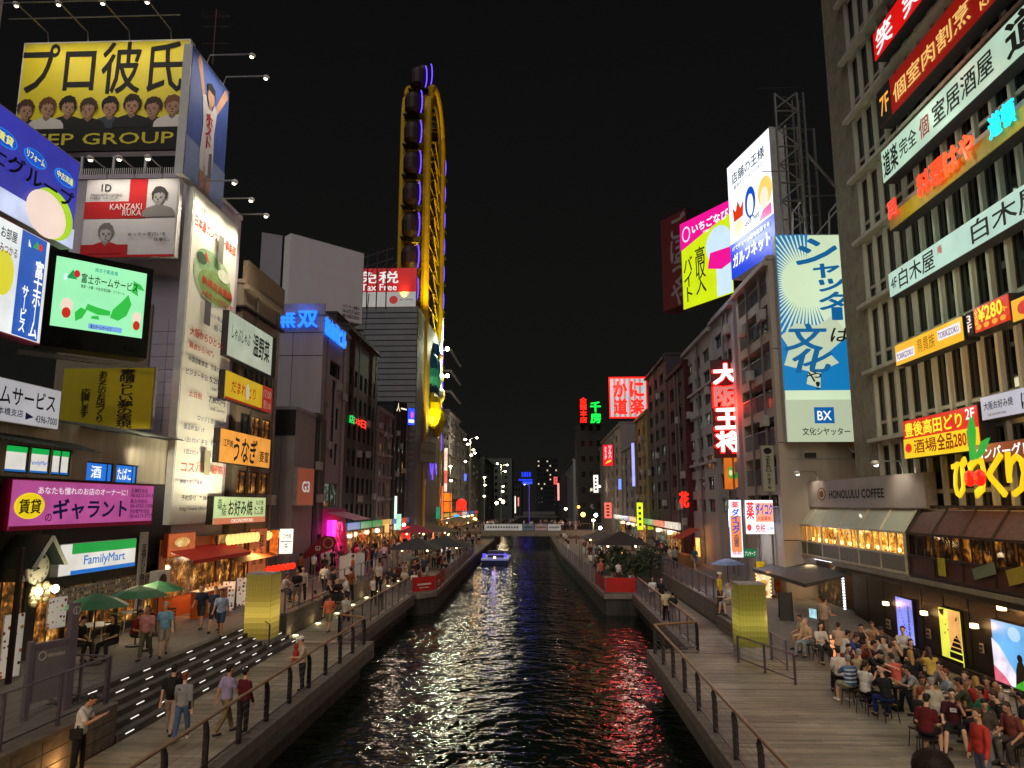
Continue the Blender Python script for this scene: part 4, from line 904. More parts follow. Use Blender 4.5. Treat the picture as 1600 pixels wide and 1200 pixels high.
add_lamps(yb, (.14, .38, .63, .88), 165, out=2.4, hits=.4)
m = MB().tube([(0, -2.4, H_+.5), (W_, -2.4, H_+.5)], .03, 6).tube([(0, -1.2, H_+.5), (W_, -1.2, H_+.5)], .03, 6); m.build('lamp_rail', ALU, yb)
sb = sign('billboard', 'tall blue rooftop side billboard with a man in white raising both arms', 'billboard', 293, 66, 272, 357, 0, X=-16.4, face=M('#4a63b4', .6, noise=.3, scale=.4, bump=0), frame=WHITEM, thick=.4, its=[
  ('r', .0, .0, 1, .30, M('#8a9ccc', .6, noise=.3, scale=.6, bump=0)), ('p', [(.30, .70), (.38, .69), (.24, .96), (.17, .99), (.13, .93)], T('#c89e86'), 'printed_arm'), ('p', [(.60, .69), (.68, .68), (.95, .92), (.92, .97), (.86, .97)], T('#c89e86'), 'printed_arm'),
  ('p', [(.30, .72), (.38, .74), (.44, .67), (.56, .67), (.61, .74), (.68, .70), (.64, .5), (.66, .3), (.62, .14), (.34, .14), (.32, .3), (.36, .5)], T('#d8d4dc'), 'printed_shirt'), ('r', .455, .66, .08, .08, T('#b88c74'), 'printed_neck'), ('p', [(.34, .14), (.48, .14), (.47, 0), (.36, 0)], T('#b88c74')), ('p', [(.50, .14), (.62, .14), (.60, 0), (.51, 0)], T('#b88c74')),
  ('o', .495, .76, .085, .065, T('#c89e86'), 'printed_head'), ('p', [(.38, .76), (.39, .84), (.48, .87), (.58, .85), (.61, .76), (.57, .80), (.42, .80)], T('#14100f'), 'printed_hair'), ('v', 'ホスト', .40, .34, .17, .28, RED, dict(bold=.03))])
add_lamps(sb, (.4, .85), 260, out=2.2, hits=.4)
# roof railing + steel frame under the yellow billboard
rr = empty('roof_structure', (-19.5, 33.2, PY(240, 280, 33.2).z), 0, 'steel posts and white picket rail under the yellow rooftop billboard', 'roof structure')
hb = PY(240, 243, 33.2).z-PY(240, 280, 33.2).z
m = MB()
for i in range(5): box('post', ALU, rr, -3+i*1.6-.06, -3+i*1.6+.06, -.05, .05, 0, hb)
m = MB()
for i in range(60): m.box(-3+i*.105, -3+i*.105+.03, -.12, -.09, 0, hb*.45)
m.build('picket_rail', WHITEM, rr)
an = empty('antenna', (-17.2, 35, PX(310, 70, -17.2).z), 0, 'thin television antenna mast above the blue side billboard', 'antenna'); m = MB().tube([(0, 0, 0), (0, 0, 3.2)], .03, 6)
for z in (1.2, 2.2, 2.8): m.tube([(-.7, 0, z), (.7, .2, z+.1)], .015, 4)
for i in range(8): m.tube([(-.6+i*.17, -.3, 2.85), (-.6+i*.17, .3, 2.85)], .01, 4)
m.build('mast', M('#6a4a44', .6), an)
# golf building ground floor: orange takeaway stall
st2 = empty('food_stall', (-16.2, 34, .9), R(90), 'small takeaway stall with red awning and orange counter below the golf course board', 'stall')
gy = lambda px: px2y(px, -16.2, 870)-34
a0, a1 = gy(250), gy(352)
box('back_wall', M('#c8703a', .6, noise=.2), st2, a0, a1, .0, .05, 0, 3.4)
box('interior', WARM[1], st2, a0+.5, a1-.8, -.02, -.001, .9, 2.6)
m = MB().add([(a0+.1, -.1, 3.0), (a1-.2, -.1, 3.0), (a1-.2, -1.4, 2.55), (a0+.1, -1.4, 2.55), (a0+.1, -1.4, 2.38), (a1-.2, -1.4, 2.38)], [(0, 1, 2, 3), (3, 2, 5, 4)]); m.build('awning', M('#c01c14', .6, noise=.15), st2)
box('counter', M('#d0602a', .4, noise=.1), st2, a0+1.2, a0+3.6, -1.5, -.9, 0, 1.1); box('counter_top', WHITEM, st2, a0+1.15, a0+3.65, -1.55, -.85, 1.1, 1.14)
m = MB()
for i in range(6): m.lathe([(0, .22), (.05, .22), (.055, 0), (0, 0)], 8, (a0+1.4+i*.36, -1.2, 1.14))
m.build('jar', M('#c8a080', .3), st2)
lamp('stall_light', 'AREA', (-15.6, 34+a0+2.4, 3.2), 60, '#ffb878', .8, rot=(-15.2, 34+a0+2.4, 0))
lamp('stall_light', 'POINT', (-15.5, 34+a0+2, 3.0), 22, '#ffc890', .1)
sign('shop_sign', 'orange picture sign of fried food above the red awning', 'sign', 262, 834, 872, 304, 0, X=-15.9, face=E('#c8602c', .7, .25, 3), frame=M('#a03018', .5), thick=.2, its=[('o', .5, .6, .28, .2, E('#e8b060', .8, .4, 9)), ('o', .4, .55, .12, .14, E('#f0d090', .8, .4, 9)), ('t', 'やきそば　からあげ', .1, .1, .8, .14, E('#fff0d8', .9, 0))])
ac = empty('air_conditioner', (-16.0, px2y(243, -16.0, 905), PX(243, 922, -16).z), R(90), 'outdoor air conditioning unit on the wall left of the red awning', 'air conditioner'); box('casing', WHITEM, ac, -.5, .5, -.35, 0, 0, .8); MB().lathe([(.28, 0), (.28, .02), (.05, .03), (0, .03)], 16).build('fan_grille', DARK, ac, (-.1, -.37, .4)).rotation_euler = (R(90), 0, 0)
# ================================================================== left row, farther
def LYs(px, X=-16.4): return PX(px, 760, X).y
def LZ(px, py, X=-16.4): return PX(px, py, X).z
BEI = M('#8a7c6a', .8, noise=.2, scale=2, streak=1)
X5 = -16.4; Y0, Y1 = 38.8, LYs(425); zt = LZ(362, 380)
q = lambda px, t, b: (LZ(px, b)-.9, LZ(px, t)-.9)
ops = []
L5 = Y1-Y0
for (t, b, pan) in ((563, 606, 1), (646, 690, 1), (736, 772, 0)):
    z0, z1 = q(385, t, b); n = 3
    for x in cols_of(.5, L5-.4, n, (L5-1.4)/n): ops.append((x, z0, (L5-1.4)/n, z1-z0, WARM[n % 3] if pan and x > 1 and t != 563 or t == 736 else room(['#0c0e0c', '#2a241c', '#6a3c18', '#101410', '#1c3a30'], .6, 2), (1, 0)))
rb = bldg('restaurant_building', 'four-storey brown restaurant building with a light sign on every floor', -22.4, X5, Y0, Y1, zt-1.6, BEI, C=ops, frame=STEEL_D, bands=[(LZ(362, 470)-.9, .1, .3, DARK)])
box('roof_fascia', M('#7c6a54', .8, noise=.35, scale=9, bump=.4), rb, 2.9, 3.2, -L5/2, L5/2-.05, zt-2.6, zt-1.2)
for nm, lab, a, t, b, c_, face, its in (
  ('shop_sign', 'pale green sign with brushed black writing on the top floor of the restaurant building', 356, 484, 555, 432, E('#c2cfb8', .62, .15), [('t', 'しゃぶしゃぶ', .06, .42, .36, .3, K, dict(shear=.2)), ('t', '温野菜', .48, .28, .36, .52, K, dict(bold=.03)), ('r', .90, .0, .1, 1, T('#1b1b1b'))]),
  ('shop_sign', 'yellow and red sign with a white bird figure on the third floor, restaurant building', 351, 577, 622, 425, E('#d9b822', .62, .1), [('t', 'だまれ とり', .12, .3, .5, .42, RED, dict(bold=.02)), ('o', .44, .5, .045, .3, T('#e8e4d8')), ('r', 0, 0, 1, .08, T('#a02018')), ('r', .76, 0, .24, 1, E('#a8261c', .6, 0)), ('t', '17:00', .79, .55, .18, .3, WHITEM), ('t', '翌5:00', .79, .12, .18, .3, WHITEM)]),
  ('shop_sign', 'glowing orange sign with brushed eel restaurant writing', 343, 668, 722, 422, E('#f0a040', .85, .2, 1.5), [('t', '江戸焼', .05, .48, .17, .22, K), ('t', 'うなぎ', .24, .1, .46, .75, K, dict(bold=.03, shear=.15)), ('t', '菱富', .76, .18, .2, .36, K)]),
  ('shop_sign', 'lime and coral sign for savoury pancakes above the entrance lanterns', 333, 775, 820, 414, E('#cbdc9a', .85, .12), [('r', 0, 0, 1, .22, E('#d87850', .8, 0)), ('v', '本場', .05, .52, .08, .4, T('#1f5a28')), ('v', '大阪', .13, .3, .08, .45, T('#1f5a28')), ('t', 'お好み焼', .24, .3, .46, .56, T('#1c3a20'), dict(bold=.03)), ('t', 'たこ焼', .74, .3, .2, .35, T('#1c3a20')), ('t', 'ねぎ焼', .77, .68, .16, .2, T('#1c3a20')), ('t', 'OKONOMIYAKI', .3, .04, .42, .13, E('#fff0d8', 1, 0))])):
    sign(nm, lab, 'sign', a, t, b, c_, 0, X=X5+.55, face=face, frame=STEEL_D, thick=.35, its=its)
# entrance with lanterns
ey = (LYs(330)+LYs(414))/2
en = empty('restaurant_entrance', (X5+.4, ey, .9), R(90), 'warm wooden restaurant entrance glowing under a row of paper lanterns', 'entrance')
hw = (LYs(414)-LYs(330))/2
box('doorway', WARM[0], en, -hw, hw*.4, -.02, .1, 0, 3.4); WD = M('#6a3a1c', .5, noise=.3, scale=6)
for x in (-hw, -hw*.5, 0, hw*.4): box('door_frame', WD, en, x-.06, x+.06, -.12, -.02, 0, 3.4)
m = MB().add([(-hw, -.05, 2.5), (hw*.5, -.05, 2.5), (hw*.5, -1.3, 2.1), (-hw, -1.3, 2.1)], [(0, 1, 2, 3)]); m.build('canopy', WD, en)
lr = empty('lantern_row', (X5+1.0, ey, PX(370, 850, X5+1).z), R(90), 'row of glowing cream paper lanterns over the restaurant entrance', 'lanterns')
me = MB().lathe([(0, 0), (.09, .0), (.14, .1), (.16, .25), (.14, .4), (.09, .5), (0, .5)], 10).mesh('lantern'); LE = E('#ffcf78', 1.6, .25, 3)
for i in range(14): link('lantern', me, LE, lr, (-hw+.15+i*2*hw/14, 0, 0))
MB().tube([(-hw, 0, .55), (hw, 0, .55)], .02, 5).build('rail', STEEL_D, lr)
lamp('entrance_light', 'AREA', (X5+1.3, ey, 3.6), 160, '#ffb868', 1.5, rot=(X5+3.5, ey, 0))
lamp('entrance_light', 'POINT', (X5+.9, ey, 3.3), 30, '#ffb868', .3)
sign('menu_board', 'orange wall panel with vertical brushed writing right of the lantern entrance', 'menu board', 388, 826, 922, 415, 20, X=X5+.8, face=E('#c8683c', .55, .3, 3), frame=WD, thick=.1, its=[('v', 'お好み焼', .55, .4, .25, .5, K), ('v', '大阪', .2, .4, .2, .3, K)])
sign('shop_sign', 'bright white vertical light box with thin black writing beyond the lantern entrance', 'sign', 436, 826, 866, 458, 60, X=X5+1.0, face=E('#fff4e0', 1.3, .1), frame=STEEL_D, thick=.2, its=[('t', '二代目', .2, .6, .6, .2, K), ('r', .1, .48, .8, .03, K), ('t', '千', .38, .12, .25, .3, K)])
sign('shop_sign', 'orange flame-patterned panel attached left of the bright white light box', 'sign', 421, 828, 868, 435, 60, X=X5+1.0, face=E('#e86a20', .9, .5, 5), frame=STEEL_D, thick=.2)
rl = empty('lantern_row', (X5+1.4, LYs(446, X5+1.4), PX(446, 885, X5+1.4).z), R(78), 'short row of round red paper lanterns beyond the lit white box', 'lanterns')
me = MB().ball((0, 0, 0), .19, .19, .19, 10, 7).mesh('lantern')
for i in range(6): link('lantern', me, E('#ff2a12', 1.5, .2, 3), rl, (-1.3+i*.5, 0, 0))
lamp('red_glow', 'POINT', (X5+1.6, LYs(446), 3.0), 30, '#ff5030', .2)
# grey panelled block and G3 building
GP = M('#8d8684', .75, noise=.15, scale=1)
yg = 49.0
g1 = bldg('grey_block', 'pale grey panelled block with a black band on top between restaurants', -22.5, PY(457, 760, yg).x, yg, yg+4.5, PY(440, 640, yg).z, GP, Z0=.9)
hz = PY(440, 640, yg).z-.9; zk = PY(440, 680, yg).z-.9; ww = (PY(457, 760, yg).x+22.5)/2
box('dark_band', DARK, g1, ww-2.4, ww+.02, -2.29, -2.252, zk, hz); 
for i in range(2): box('joint', DARK, g1, ww-.9-i*1.0, ww-.88-i*1.0, -2.26, -2.249, 0, zk)
DG = M('#232427', .6, noise=.2, scale=1.5)
xg = PY(457, 760, yg).x+.05
g2 = bldg('dark_shop', 'dark charcoal building carrying the square orange-framed sign', -22, xg, yg+4.6, LYs(499, xg), PX(461, 636, xg).z, DG, C=[(.9, 0, 1.6, 2.7), ], Z0=.9)
sign('shop_sign', 'square dull orange sign with pale letters in a silver frame on the charcoal building', 'sign', 464, 730, 790, 490, 8, X=xg+.35, face=E('#a8543a', .5, .1), frame=M('#b8b4b0', .4, .5), thick=.3, its=[('t', 'G3', .28, .36, .44, .28, E('#d8d0cc', .7, 0), dict(bold=.04))])
# building with blue neon characters
WP = M('#9b9093', .75, noise=.15, scale=1, streak=1)
xm = -17.0; ym0, ym1 = PX(502, 600, xm).y, PX(541, 600, xm).y; zm = PX(502, 488, xm).z
S = []; C = []
hC = zm-.9
def zc(py, px=515): return PX(px, py, xm).z-.9
Lc = ym1-ym0
for t, b in ((632, 668), (690, 725)):
    C.append((Lc*.14, zc(b), Lc*.12, zc(t)-zc(b), None, (0, 0))); C.append((Lc*.60, zc(b), Lc*.14, zc(t)-zc(b), None, (0, 0)))
C.append((Lc*.30, zc(585), Lc*.45, zc(560)-zc(585), None, (2, 0))); C.append((Lc*.42, zc(715), Lc*.16, zc(590)-zc(715), None, (0, 3)))
C.append((Lc*.1, zc(792), Lc*.7, zc(755)-zc(792), COOL[0], (2, 0)))
mb_ = bldg('white_tower', 'off-white seven-storey tower with big blue neon characters along its roof edge', -24.5, xm, ym0, ym1, zm, WP, S=[], C=C)
w_ = (-17.0+24.5)/2
for zz in (PY(460, 520, ym0).z-.9, PY(460, 556, ym0).z-.9): box('joint', DARK, mb_, -w_, w_, -(ym1-ym0)/2-.012, -(ym1-ym0)/2-.002, zz, zz+.05)
box('joint', DARK, mb_, PY(455, 600, ym0).x-(-24.5-17)/2-.03, PY(455, 600, ym0).x-(-24.5-17)/2, -(ym1-ym0)/2-.013, -(ym1-ym0)/2-.003, 0, PY(460, 520, ym0).z-.9)
PK = M('#b83078', .6, noise=.2, scale=2)
box('pink_base', PK, mb_, w_+.02, w_+.5, -Lc/2, Lc/2*.9, 0, zc(795)); 
BN = E('#1f6cff', 2.2, .05)
def neon(nm, lab, chars, pxs, tops, bots, phi, X=None, d=None, mat=BN, back=None, thick=.18, vert=False, bold=.03):
    P, rz, W, Hh = span(pxs[0], tops, bots, pxs[1], phi, X, d); r = empty(nm, P, rz, lab, 'neon sign')
    if back: box('back_board', back, r, -.1, W+.1, .1, .3, -.2, Hh+.2)
    n = len(chars)
    for i, ch in enumerate(chars):
        if ch == ' ': continue
        if vert: put_text(r, ch, W*.04, Hh*(n-1-i)/n+Hh/n*.07, W*.92, Hh/n*.86, mat[i] if isinstance(mat, list) else mat, y=0, bold=bold, thick=thick, name='neon_letter')
        else: put_text(r, ch, W*i/n+W/n*.06, Hh*.04, W/n*.86, Hh*.92, mat[i] if isinstance(mat, list) else mat, y=0, bold=bold, thick=thick, name='neon_letter')
    return r
box('parapet', M('#8a8488', .7), mb_, -w_, w_+.1, -Lc/2-.12, -Lc/2-.02, zm-.9, zm-.9+.9)
neon('neon_sign', 'two blue neon characters on the frontal roof edge of the off-white tower', '無双', (430, 499), 486, 513, 90, d=ym0-.2)
neon('neon_sign', 'row of blue neon characters on the canal-side roof edge of the off-white tower', '新無双ビル', (507, 540), 493, 522, 0, X=xm+.15)
lamp('neon_glow', 'POINT', (-18.5, ym0-1, zm+.5), 60, '#3a6cff', .4)
# pink shop
ps = empty('pink_shop_front', (xm+.5, (ym0+ym1)/2, .9), R(90), 'hot pink shop front with sloping pink awning and magenta light box', 'shop front')
m = MB().add([(-2.5, -.02, 4.3), (3.2, -.02, 4.3), (3.2, -2.2, 3.7), (-2.5, -2.2, 3.7)], [(0, 1, 2, 3)]); m.build('awning', M('#c8688a', .6), ps)
box('light_box', E('#f030d0', 1.8, .2), ps, -2.6, -1.4, -.5, -.1, 2.4, 3.7); box('light_box', E('#ff5090', 1.2, .3), ps, -1.0, 1.6, -.2, -.05, .4, 3.5)
lamp('pink_light', 'POINT', (xm+2, ym0+2, 3.6), 130, '#ff3090', .2)
m = MB(); random.seed(5)
for i in range(26): m.tube([(random.uniform(-2.2, 2.4), -.3, 3.6-random.random()), (random.uniform(-2.6, 2.9), -.5-random.random()*.5, .1)], .05, 5)
m.build('curtain_strand', M('#c86090', .6), ps)['kind'] = 'stuff'
for px, lab in ((448, 'left one of two red teardrop feather flags before the pink shop'), (500, 'right one of two red teardrop feather flags before the pink shop')):
    P = PY(px, 862, 52.0); rt = empty('feather_flag', (P.x-1.6, P.y, .9), 0, lab, 'flag')
    m = MB(); pts = [(0, 1.0), (1.0, 2.1), (1.9, 2.75), (2.5, 2.7), (2.75, 2.3), (2.5, 1.85), (1.8, 1.6), (.9, 1.3)]; m.add([(x, 0, z) for x, z in pts]+[(x, .02, z) for x, z in pts], [tuple(range(8)), tuple(range(15, 7, -1))]); m.build('cloth', M('#7c1c22', .7), rt)
    items(rt, 3, 3, [('o', .72, .75, .12, .12, M('#b89890', .7)), ('o', .72, .75, .10, .10, M('#7c1c22', .7)), ('t', 'G3', .42, .58, .12, .1, WHITEM)], y0=-.01); MB().tube([(0, 0, 0), (0, 0, 1.1), (1.0, 0, 2.2), (2.0, 0, 2.85)], .02, 5).build('pole', STEEL, rt)
# dark building
db = bldg('dark_building', 'dark charcoal building with two window rows beyond the off-white tower', -24, -17.0, ym1+.1, PX(590, 600, -17).y, PX(541, 505, -17).z, DG,
  C=grid(PX(590, 600, -17).y-ym1-.1, 3, PX(541, 505, -17).z-4, 6, 6, .9, 1.5), panes=[GLASS, GLASS, GLASS, GLASS, COOL[0]])
neon('neon_sign', 'small green and red neon writing in a window row of the dark building', '店本日', (545, 572), 646, 660, 0, X=-16.9, mat=[E('#18c858', 1.2, 0), E('#ff3a2a', 1.2, 0), E('#ff3a2a', 1.2, 0)], thick=.05)
# silver column
P = PZ(562, 868, .9); cl = MB(); cl.lathe([(.50, 0), (.48, 6.2), (.2, 6.5), (0, 6.5)], 18); cl = cl.build('silver_column', M('#8a867c', .3, .9, noise=.35, scale=6, bump=.2), None, (P.x, 58, 0)); tag(cl, 'tall silvery ventilation column standing on the promenade before the dark building', 'column')
# grey louvred store building with red and white sign on top
yq = 94.0
xq0, xq1 = PY(560, 600, yq).x, PY(651, 600, yq).x
zq = PY(600, 482, yq).z
qb = bldg('louvred_building', 'tall windowless grey louvred building beside the yellow ferris wheel', xq0-4, xq1, yq, yq+26, zq, M('#6c6c6e', .7, noise=.15, scale=.6), S=[])
m = MB(); hz_ = zq-.9; a_ = -(xq1-xq0+4)/2
k = 0
while 9+k*.75 < hz_: m.box(a_+.1, -a_-.1, -13.16, -13.05, 9+k*.75, 9+k*.75+.62); k += 1
m.build('louvre', M('#77777a', .6, .2, noise=.15, scale=.8), qb)['kind'] = 'stuff'
tx = sign('billboard', 'red and white rooftop tax free hoarding left of the ferris wheel', 'billboard', 540, 420, 482, 651, 90, d=yq, face=E('#c8c4be', .55, .1), frame=STEEL_D, thick=.6, its=[
  ('r', 0, .40, 1, .60, E('#c4141c', .75, .15, .3)), ('t', '免税', .18, .62, .56, .30, E('#f4f0ec', .9, 0)), ('t', 'Tax Free', .22, .44, .5, .16, E('#f4f0ec', .9, 0)), ('o', .68, .2, .06, .1, E('#b83028', .7, 0)), ('t', 'Japan. Tax-free Shop', .77, .17, .18, .06, T('#505050'))])
# blank rooftop billboards
bb = sign('billboard', 'large blank pale-grey rooftop billboard with small contact text in its corner', 'billboard', 452, 364, 484, 568, 43, d=64, face=M('#e0dce2', .7, noise=.06, scale=.4, bump=0), frame=WHITEM, thick=1.2, its=[
  ('t', 'スポンサー募集中', .72, .18, .24, .05, K), ('t', '06-6727-0601', .72, .115, .24, .05, K), ('t', '㈱大阪広告社', .72, .05, .24, .05, K)])
b2 = sign('billboard', 'narrow unlit grey rooftop slab left of the blank billboard', 'billboard', 405, 362, 492, 439, 60, d=64, face=M('#98949a', .7, noise=.06, scale=.4, bump=0), frame=DARK, thick=1.0)
m = MB()
for i in range(8): m.tube([(i*1.3, 1.2, -1), (i*1.3+1, 2.2, 4)], .06, 4)
m.tube([(0, 1.3, -.3), (9, 1.3, -.3)], .08, 4).build('truss', STEEL_D, bb)
fr = empty('roof_frame', (-21, 80, LZ(590, 440, -21) if False else PY(600, 430, 80).z), 0, 'dark steel lattice behind the blank billboard', 'roof structure'); m = MB()
for i in range(7): m.tube([(-3+i*1.1, 0, -4), (-3+i*1.1, 0, 1.5+i*.3)], .07, 4).tube([(-3+i*1.1, 0, -2+i*.4), (-1.9+i*1.1, 0, 1.5)], .05, 4)
m.tube([(-5, 0, .2), (4.4, 0, 3.2)], .08, 4).tube([(-5, 0, -1.0), (4.4, 0, 2.0)], .08, 4); m.build('lattice', STEEL, fr)
bldg('roof_house', 'rooftop block under the blank billboard', -30, -18.5, 64.5, 74, PY(500, 490, 64.5).z, DG, Z0=.9)
# small buildings between the dark one and the wheel
for (a, b, t, col, lab, nc, nr) in ((590, 612, 636, '#85797a', 'pale narrow building with small square windows left of the wheel', 3, 5), (613, 634, 628, '#26252a', 'black-fronted building with white-framed windows left of the wheel', 3, 5), (635, 650, 655, '#8c8488', 'grey balconied building immediately left of the wheel', 2, 5)):
    ya, yb_ = PX(a, 700, -17).y+.15, PX(b, 700, -17).y; z_ = PX(a, t, -17).z
    o = bldg('narrow_building', lab, -24, -17, ya, yb_, z_, M(col, .8, noise=.2, scale=1), C=grid(yb_-ya, 3.4, z_-2, nc, nr, (yb_-ya)/nc*.55, 1.5), panes=[GLASS, GLASS, COOL[0], WARM[2], DIM[3]], bands=[(k*(z_-4)/5+3, .25, .12, M('#9a9094', .8)) for k in range(5)] if col != '#26252a' else None, frame=M('#8a8688', .6))
sign('shop_sign', 'small blue and violet light box on the wall left of the wheel', 'sign', 637, 637, 664, 648, 45, d=88, face=E('#2848e0', 1.6, .2), its=[('o', .6, .6, .2, .2, E('#e050b0', 1.4, 0)), ('r', .1, .14, .8, .2, WH)])
sign('shop_sign', 'black sign with white brushed writing on the roof left of the wheel', 'sign', 618, 626, 645, 636, 20, d=84, face=T('#16120e'), its=[('t', '人', .08, .15, .3, .7, E('#fff0c8', 1.3, 0)), ('r', .45, .4, .5, .12, E('#fff0c8', 1.3, 0))])
# ================================================================== the ferris wheel
YL = M('#c79c08', .45, .1, noise=.2, scale=2); DY = M('#7a5f08', .5, .2, noise=.3, scale=2)
cz = 0
xi, xo = -19.9, -16.5; yn, yf = 101.0, 117.0
ztop = PY(657, 150, 109).z; zlo = 9.0; rad_ = (yf-yn)/2; yc = (yn+yf)/2
fw = empty('ferris_wheel', (-18, yc, .9), 0, 'tall oval yellow ferris wheel tower with violet-lit gondolas rising above the roofs', 'ferris wheel')
def oval(x, r=rad_, n=20, dz=0):
    pts = []
    for i in range(n+1):
        a = math.pi*i/n; pts.append((x, -r*math.cos(a), ztop-rad_*1.1-.9+r*1.1*math.sin(a)+dz))
    return [(x, -r, zlo-.9)]+pts+[(x, r, zlo-.9)]
for x, m_ in ((xi+18, YL), (xo+18, YL)):
    MB().tube(oval(x), .62, 8, False).build('ring_beam', m_, fw)
    MB().tube(oval(x, rad_-2.2), .22, 6, False).build('inner_beam', DY, fw)
# cross ties and lattice
zz0 = zlo; k = 0; m = MB(); m2 = MB(); zt_ = ztop-rad_*1.1
while zz0 < zt_:
    for y in (-rad_, rad_, -rad_+2.2, rad_-2.2):
        m.tube([(xi+18, y, zz0-.9), (xo+18, y, zz0-.9)], .12, 4)
        if k % 2 == 0: m2.tube([(xi+18, y, zz0-.9), (xo+18, y, zz0+1.3)], .08, 4)
    for x in (xi+18, xo+18):
        for s_ in (-1, 1): m2.tube([(x, s_*rad_, zz0-.9), (x, s_*(rad_-2.2), zz0+(.9 if k % 2 else -.9)-.9)], .09, 4)
    zz0 += 1.9; k += 1
for i in range(1, 12):
    a = math.pi*i/12; y = -math.cos(a); z = math.sin(a)*1.1
    m.tube([(xi+18, rad_*y, zt_-.9+rad_*z), (xo+18, rad_*y, zt_-.9+rad_*z)], .12, 4)
    m2.tube([(xo+18, rad_*y, zt_-.9+rad_*z), (xo+18, (rad_-2.2)*y, zt_-.9+(rad_-2.2)*z)], .1, 4); m2.tube([(xi+18, rad_*y, zt_-.9+rad_*z), (xo+18, (rad_-2.2)*y, zt_-.9+(rad_-2.2)*z)], .08, 4)
kk = 0; zz0 = zlo+1
while zz0 < zt_-1:
    for x in (xo+18, xi+18): m2.tube([(x, -rad_+2.2, zz0-.9), (x, 0, zz0+3.1-.9), (x, rad_-2.2, zz0-.9)], .10, 4); m.tube([(x, -rad_+2.2, zz0-.9), (x, rad_-2.2, zz0-.9)], .08, 4)
    m2.tube([(xi+18, -rad_, zz0-.9), (xo+18, -rad_, zz0+2.2)], .09, 4).tube([(xo+18, -rad_, zz0-.9), (xi+18, -rad_, zz0+2.2)], .09, 4); zz0 += 3.1
m.build('cross_tie', YL, fw)['kind'] = 'stuff'; m2.build('lattice', YL, fw)['kind'] = 'stuff'
m = MB()
for y in (-4, 4): 
    m.box(-1.2, 1.0, y-.5, y+.5, 0, zt_-4)
m.box(-.6, .6, -3.5, 3.5, 6, zt_-2); m.build('service_tower', M('#3c3428', .7), fw)
# legs below the oval
for x in (xi+18, xo+18):
    for y in (-rad_, rad_): MB().box(x-.6, x+.6, y-.6, y+.6, 0, zlo-.9+.2).build('leg', YL, fw)
PV = E('#5a3cff', 2.4, .05); GM = M('#26090f', .6, noise=.1)
gz = [PX(638, y, -18).z for y in (163, 210, 258, 307, 357, 403)]
me = MB().lathe([(0, -1.7), (.9, -1.6), (1.25, -1.0), (1.3, .6), (1.05, 1.4), (.5, 1.75), (0, 1.8)], 14).mesh('gondola'); me.materials.append(GM)
arc = MB(); arc.tube([(1.05*math.cos(R(a))*.25+1.15, 0+ -.75, 1.75*math.sin(R(a))) for a in range(-80, 81, 16)], .09, 5); arc = arc.mesh('light_arc'); arc.materials.append(PV)
ring = MB().box(-1.5, 1.5, -.2, 1.4, -1.62, -1.45).mesh('floor'); ring.materials.append(STEEL_D)
def gondola(x, y, z):
    g = link('gondola', me, None, fw, (x, y, z)); link('light_arc', arc, None, g); link('floor', ring, None, g)
zz = PY(640, 163, yn-1.7).z-.9; dzg = (PY(640, 163, yn-1.7).z-PY(640, 403, yn-1.7).z)/5
for i in range(12): gondola(-.35, -rad_-1.7, zz-i*dzg)
for i in range(11): gondola(.6, rad_+1.9, zz-1-i*dzg)
for a in (40, 75, 112, 145): gondola(-.1, -(rad_+1.9)*math.cos(R(a)), zt_-.9+(rad_+1.9)*1.1*math.sin(R(a)))
# yellow spots without fixtures, added in mid-air to brighten the wheel
for y in (-6, 6):
    l = lamp('wheel_fill', 'SPOT', (-13.2, yc+y, 12), 30000, '#ffe45a', .5, rot=(-17, yc+y*.8, 50), spot=60)
lamp('wheel_fill', 'SPOT', (-12.5, yn-5, 30), 14000, '#ffe04a', .5, rot=(-17.5, yn+4, 55), spot=80)
l = lamp('wheel_fill', 'SPOT', (-18, yn-7, 33), 12000, '#ffd83a', .5, rot=(-18, yn+4, 60), spot=70)
# seated gold and blue ornamental figure on the front of the wheel
fg = empty('ornamental_figure', (-16.2, 108, .9), R(90), 'big moulded blue and yellow ornamental figure mounted on the front of the wheel', 'figure')
zf = PY(672, 620, 106).z-.9
m = MB().ball((0, 0, zf+3.5), 3.2, 1.4, 3.6, 14, 9).ball((1.5, -.2, zf+7.0), 1.6, 1.0, 1.8, 12, 8); m.build('robe', M('#1d6a9c', .45), fg)
m = MB().ball((-1.5, -.4, zf-2), 2.2, 1.3, 2.8, 12, 8).ball((3.0, -.4, zf-3), 1.6, 1.2, 2.6, 12, 8); m.build('trousers', M('#c8b40c', .45), fg)
m = MB().ball((2.6, -.8, zf+3.6), .9, .7, .9, 8, 6).ball((1.2, -.9, zf+6.6), .7, .6, .7, 8, 6).ball((3.2, -.8, zf+1), .8, .8, 1.2, 8, 6); m.build('hand', M('#d8c8a0', .45), fg)
m = MB().tube([(4, -.6, zf-3), (4.2, -.8, zf+9), (2.4, -1.2, zf+13)], .14, 6); m.build('rod', WHITEM, fg)
for z in (zf+10.5, zf+2.5):
    pass
for (px, py) in ((699, 545), (699, 587)):
    P = PY(px, py, 112); fl = empty('floodlight', P, 0, ('upper' if py == 545 else 'lower')+' bright floodlight on an arm right of the ferris wheel', 'floodlight'); MB().ball((0, 0, 0), .30, .3, .3, 10, 6).build('bulb', E('#f4ffe0', 60, 0), fl); MB().tube([(0, .1, -.2), (-1.8, .3, -.4)], .06, 5).build('arm', STEEL, fl)
    lamp('flood_glow', 'POINT', (P.x, P.y-.6, P.z), 2600, '#f4ffd8', .3)
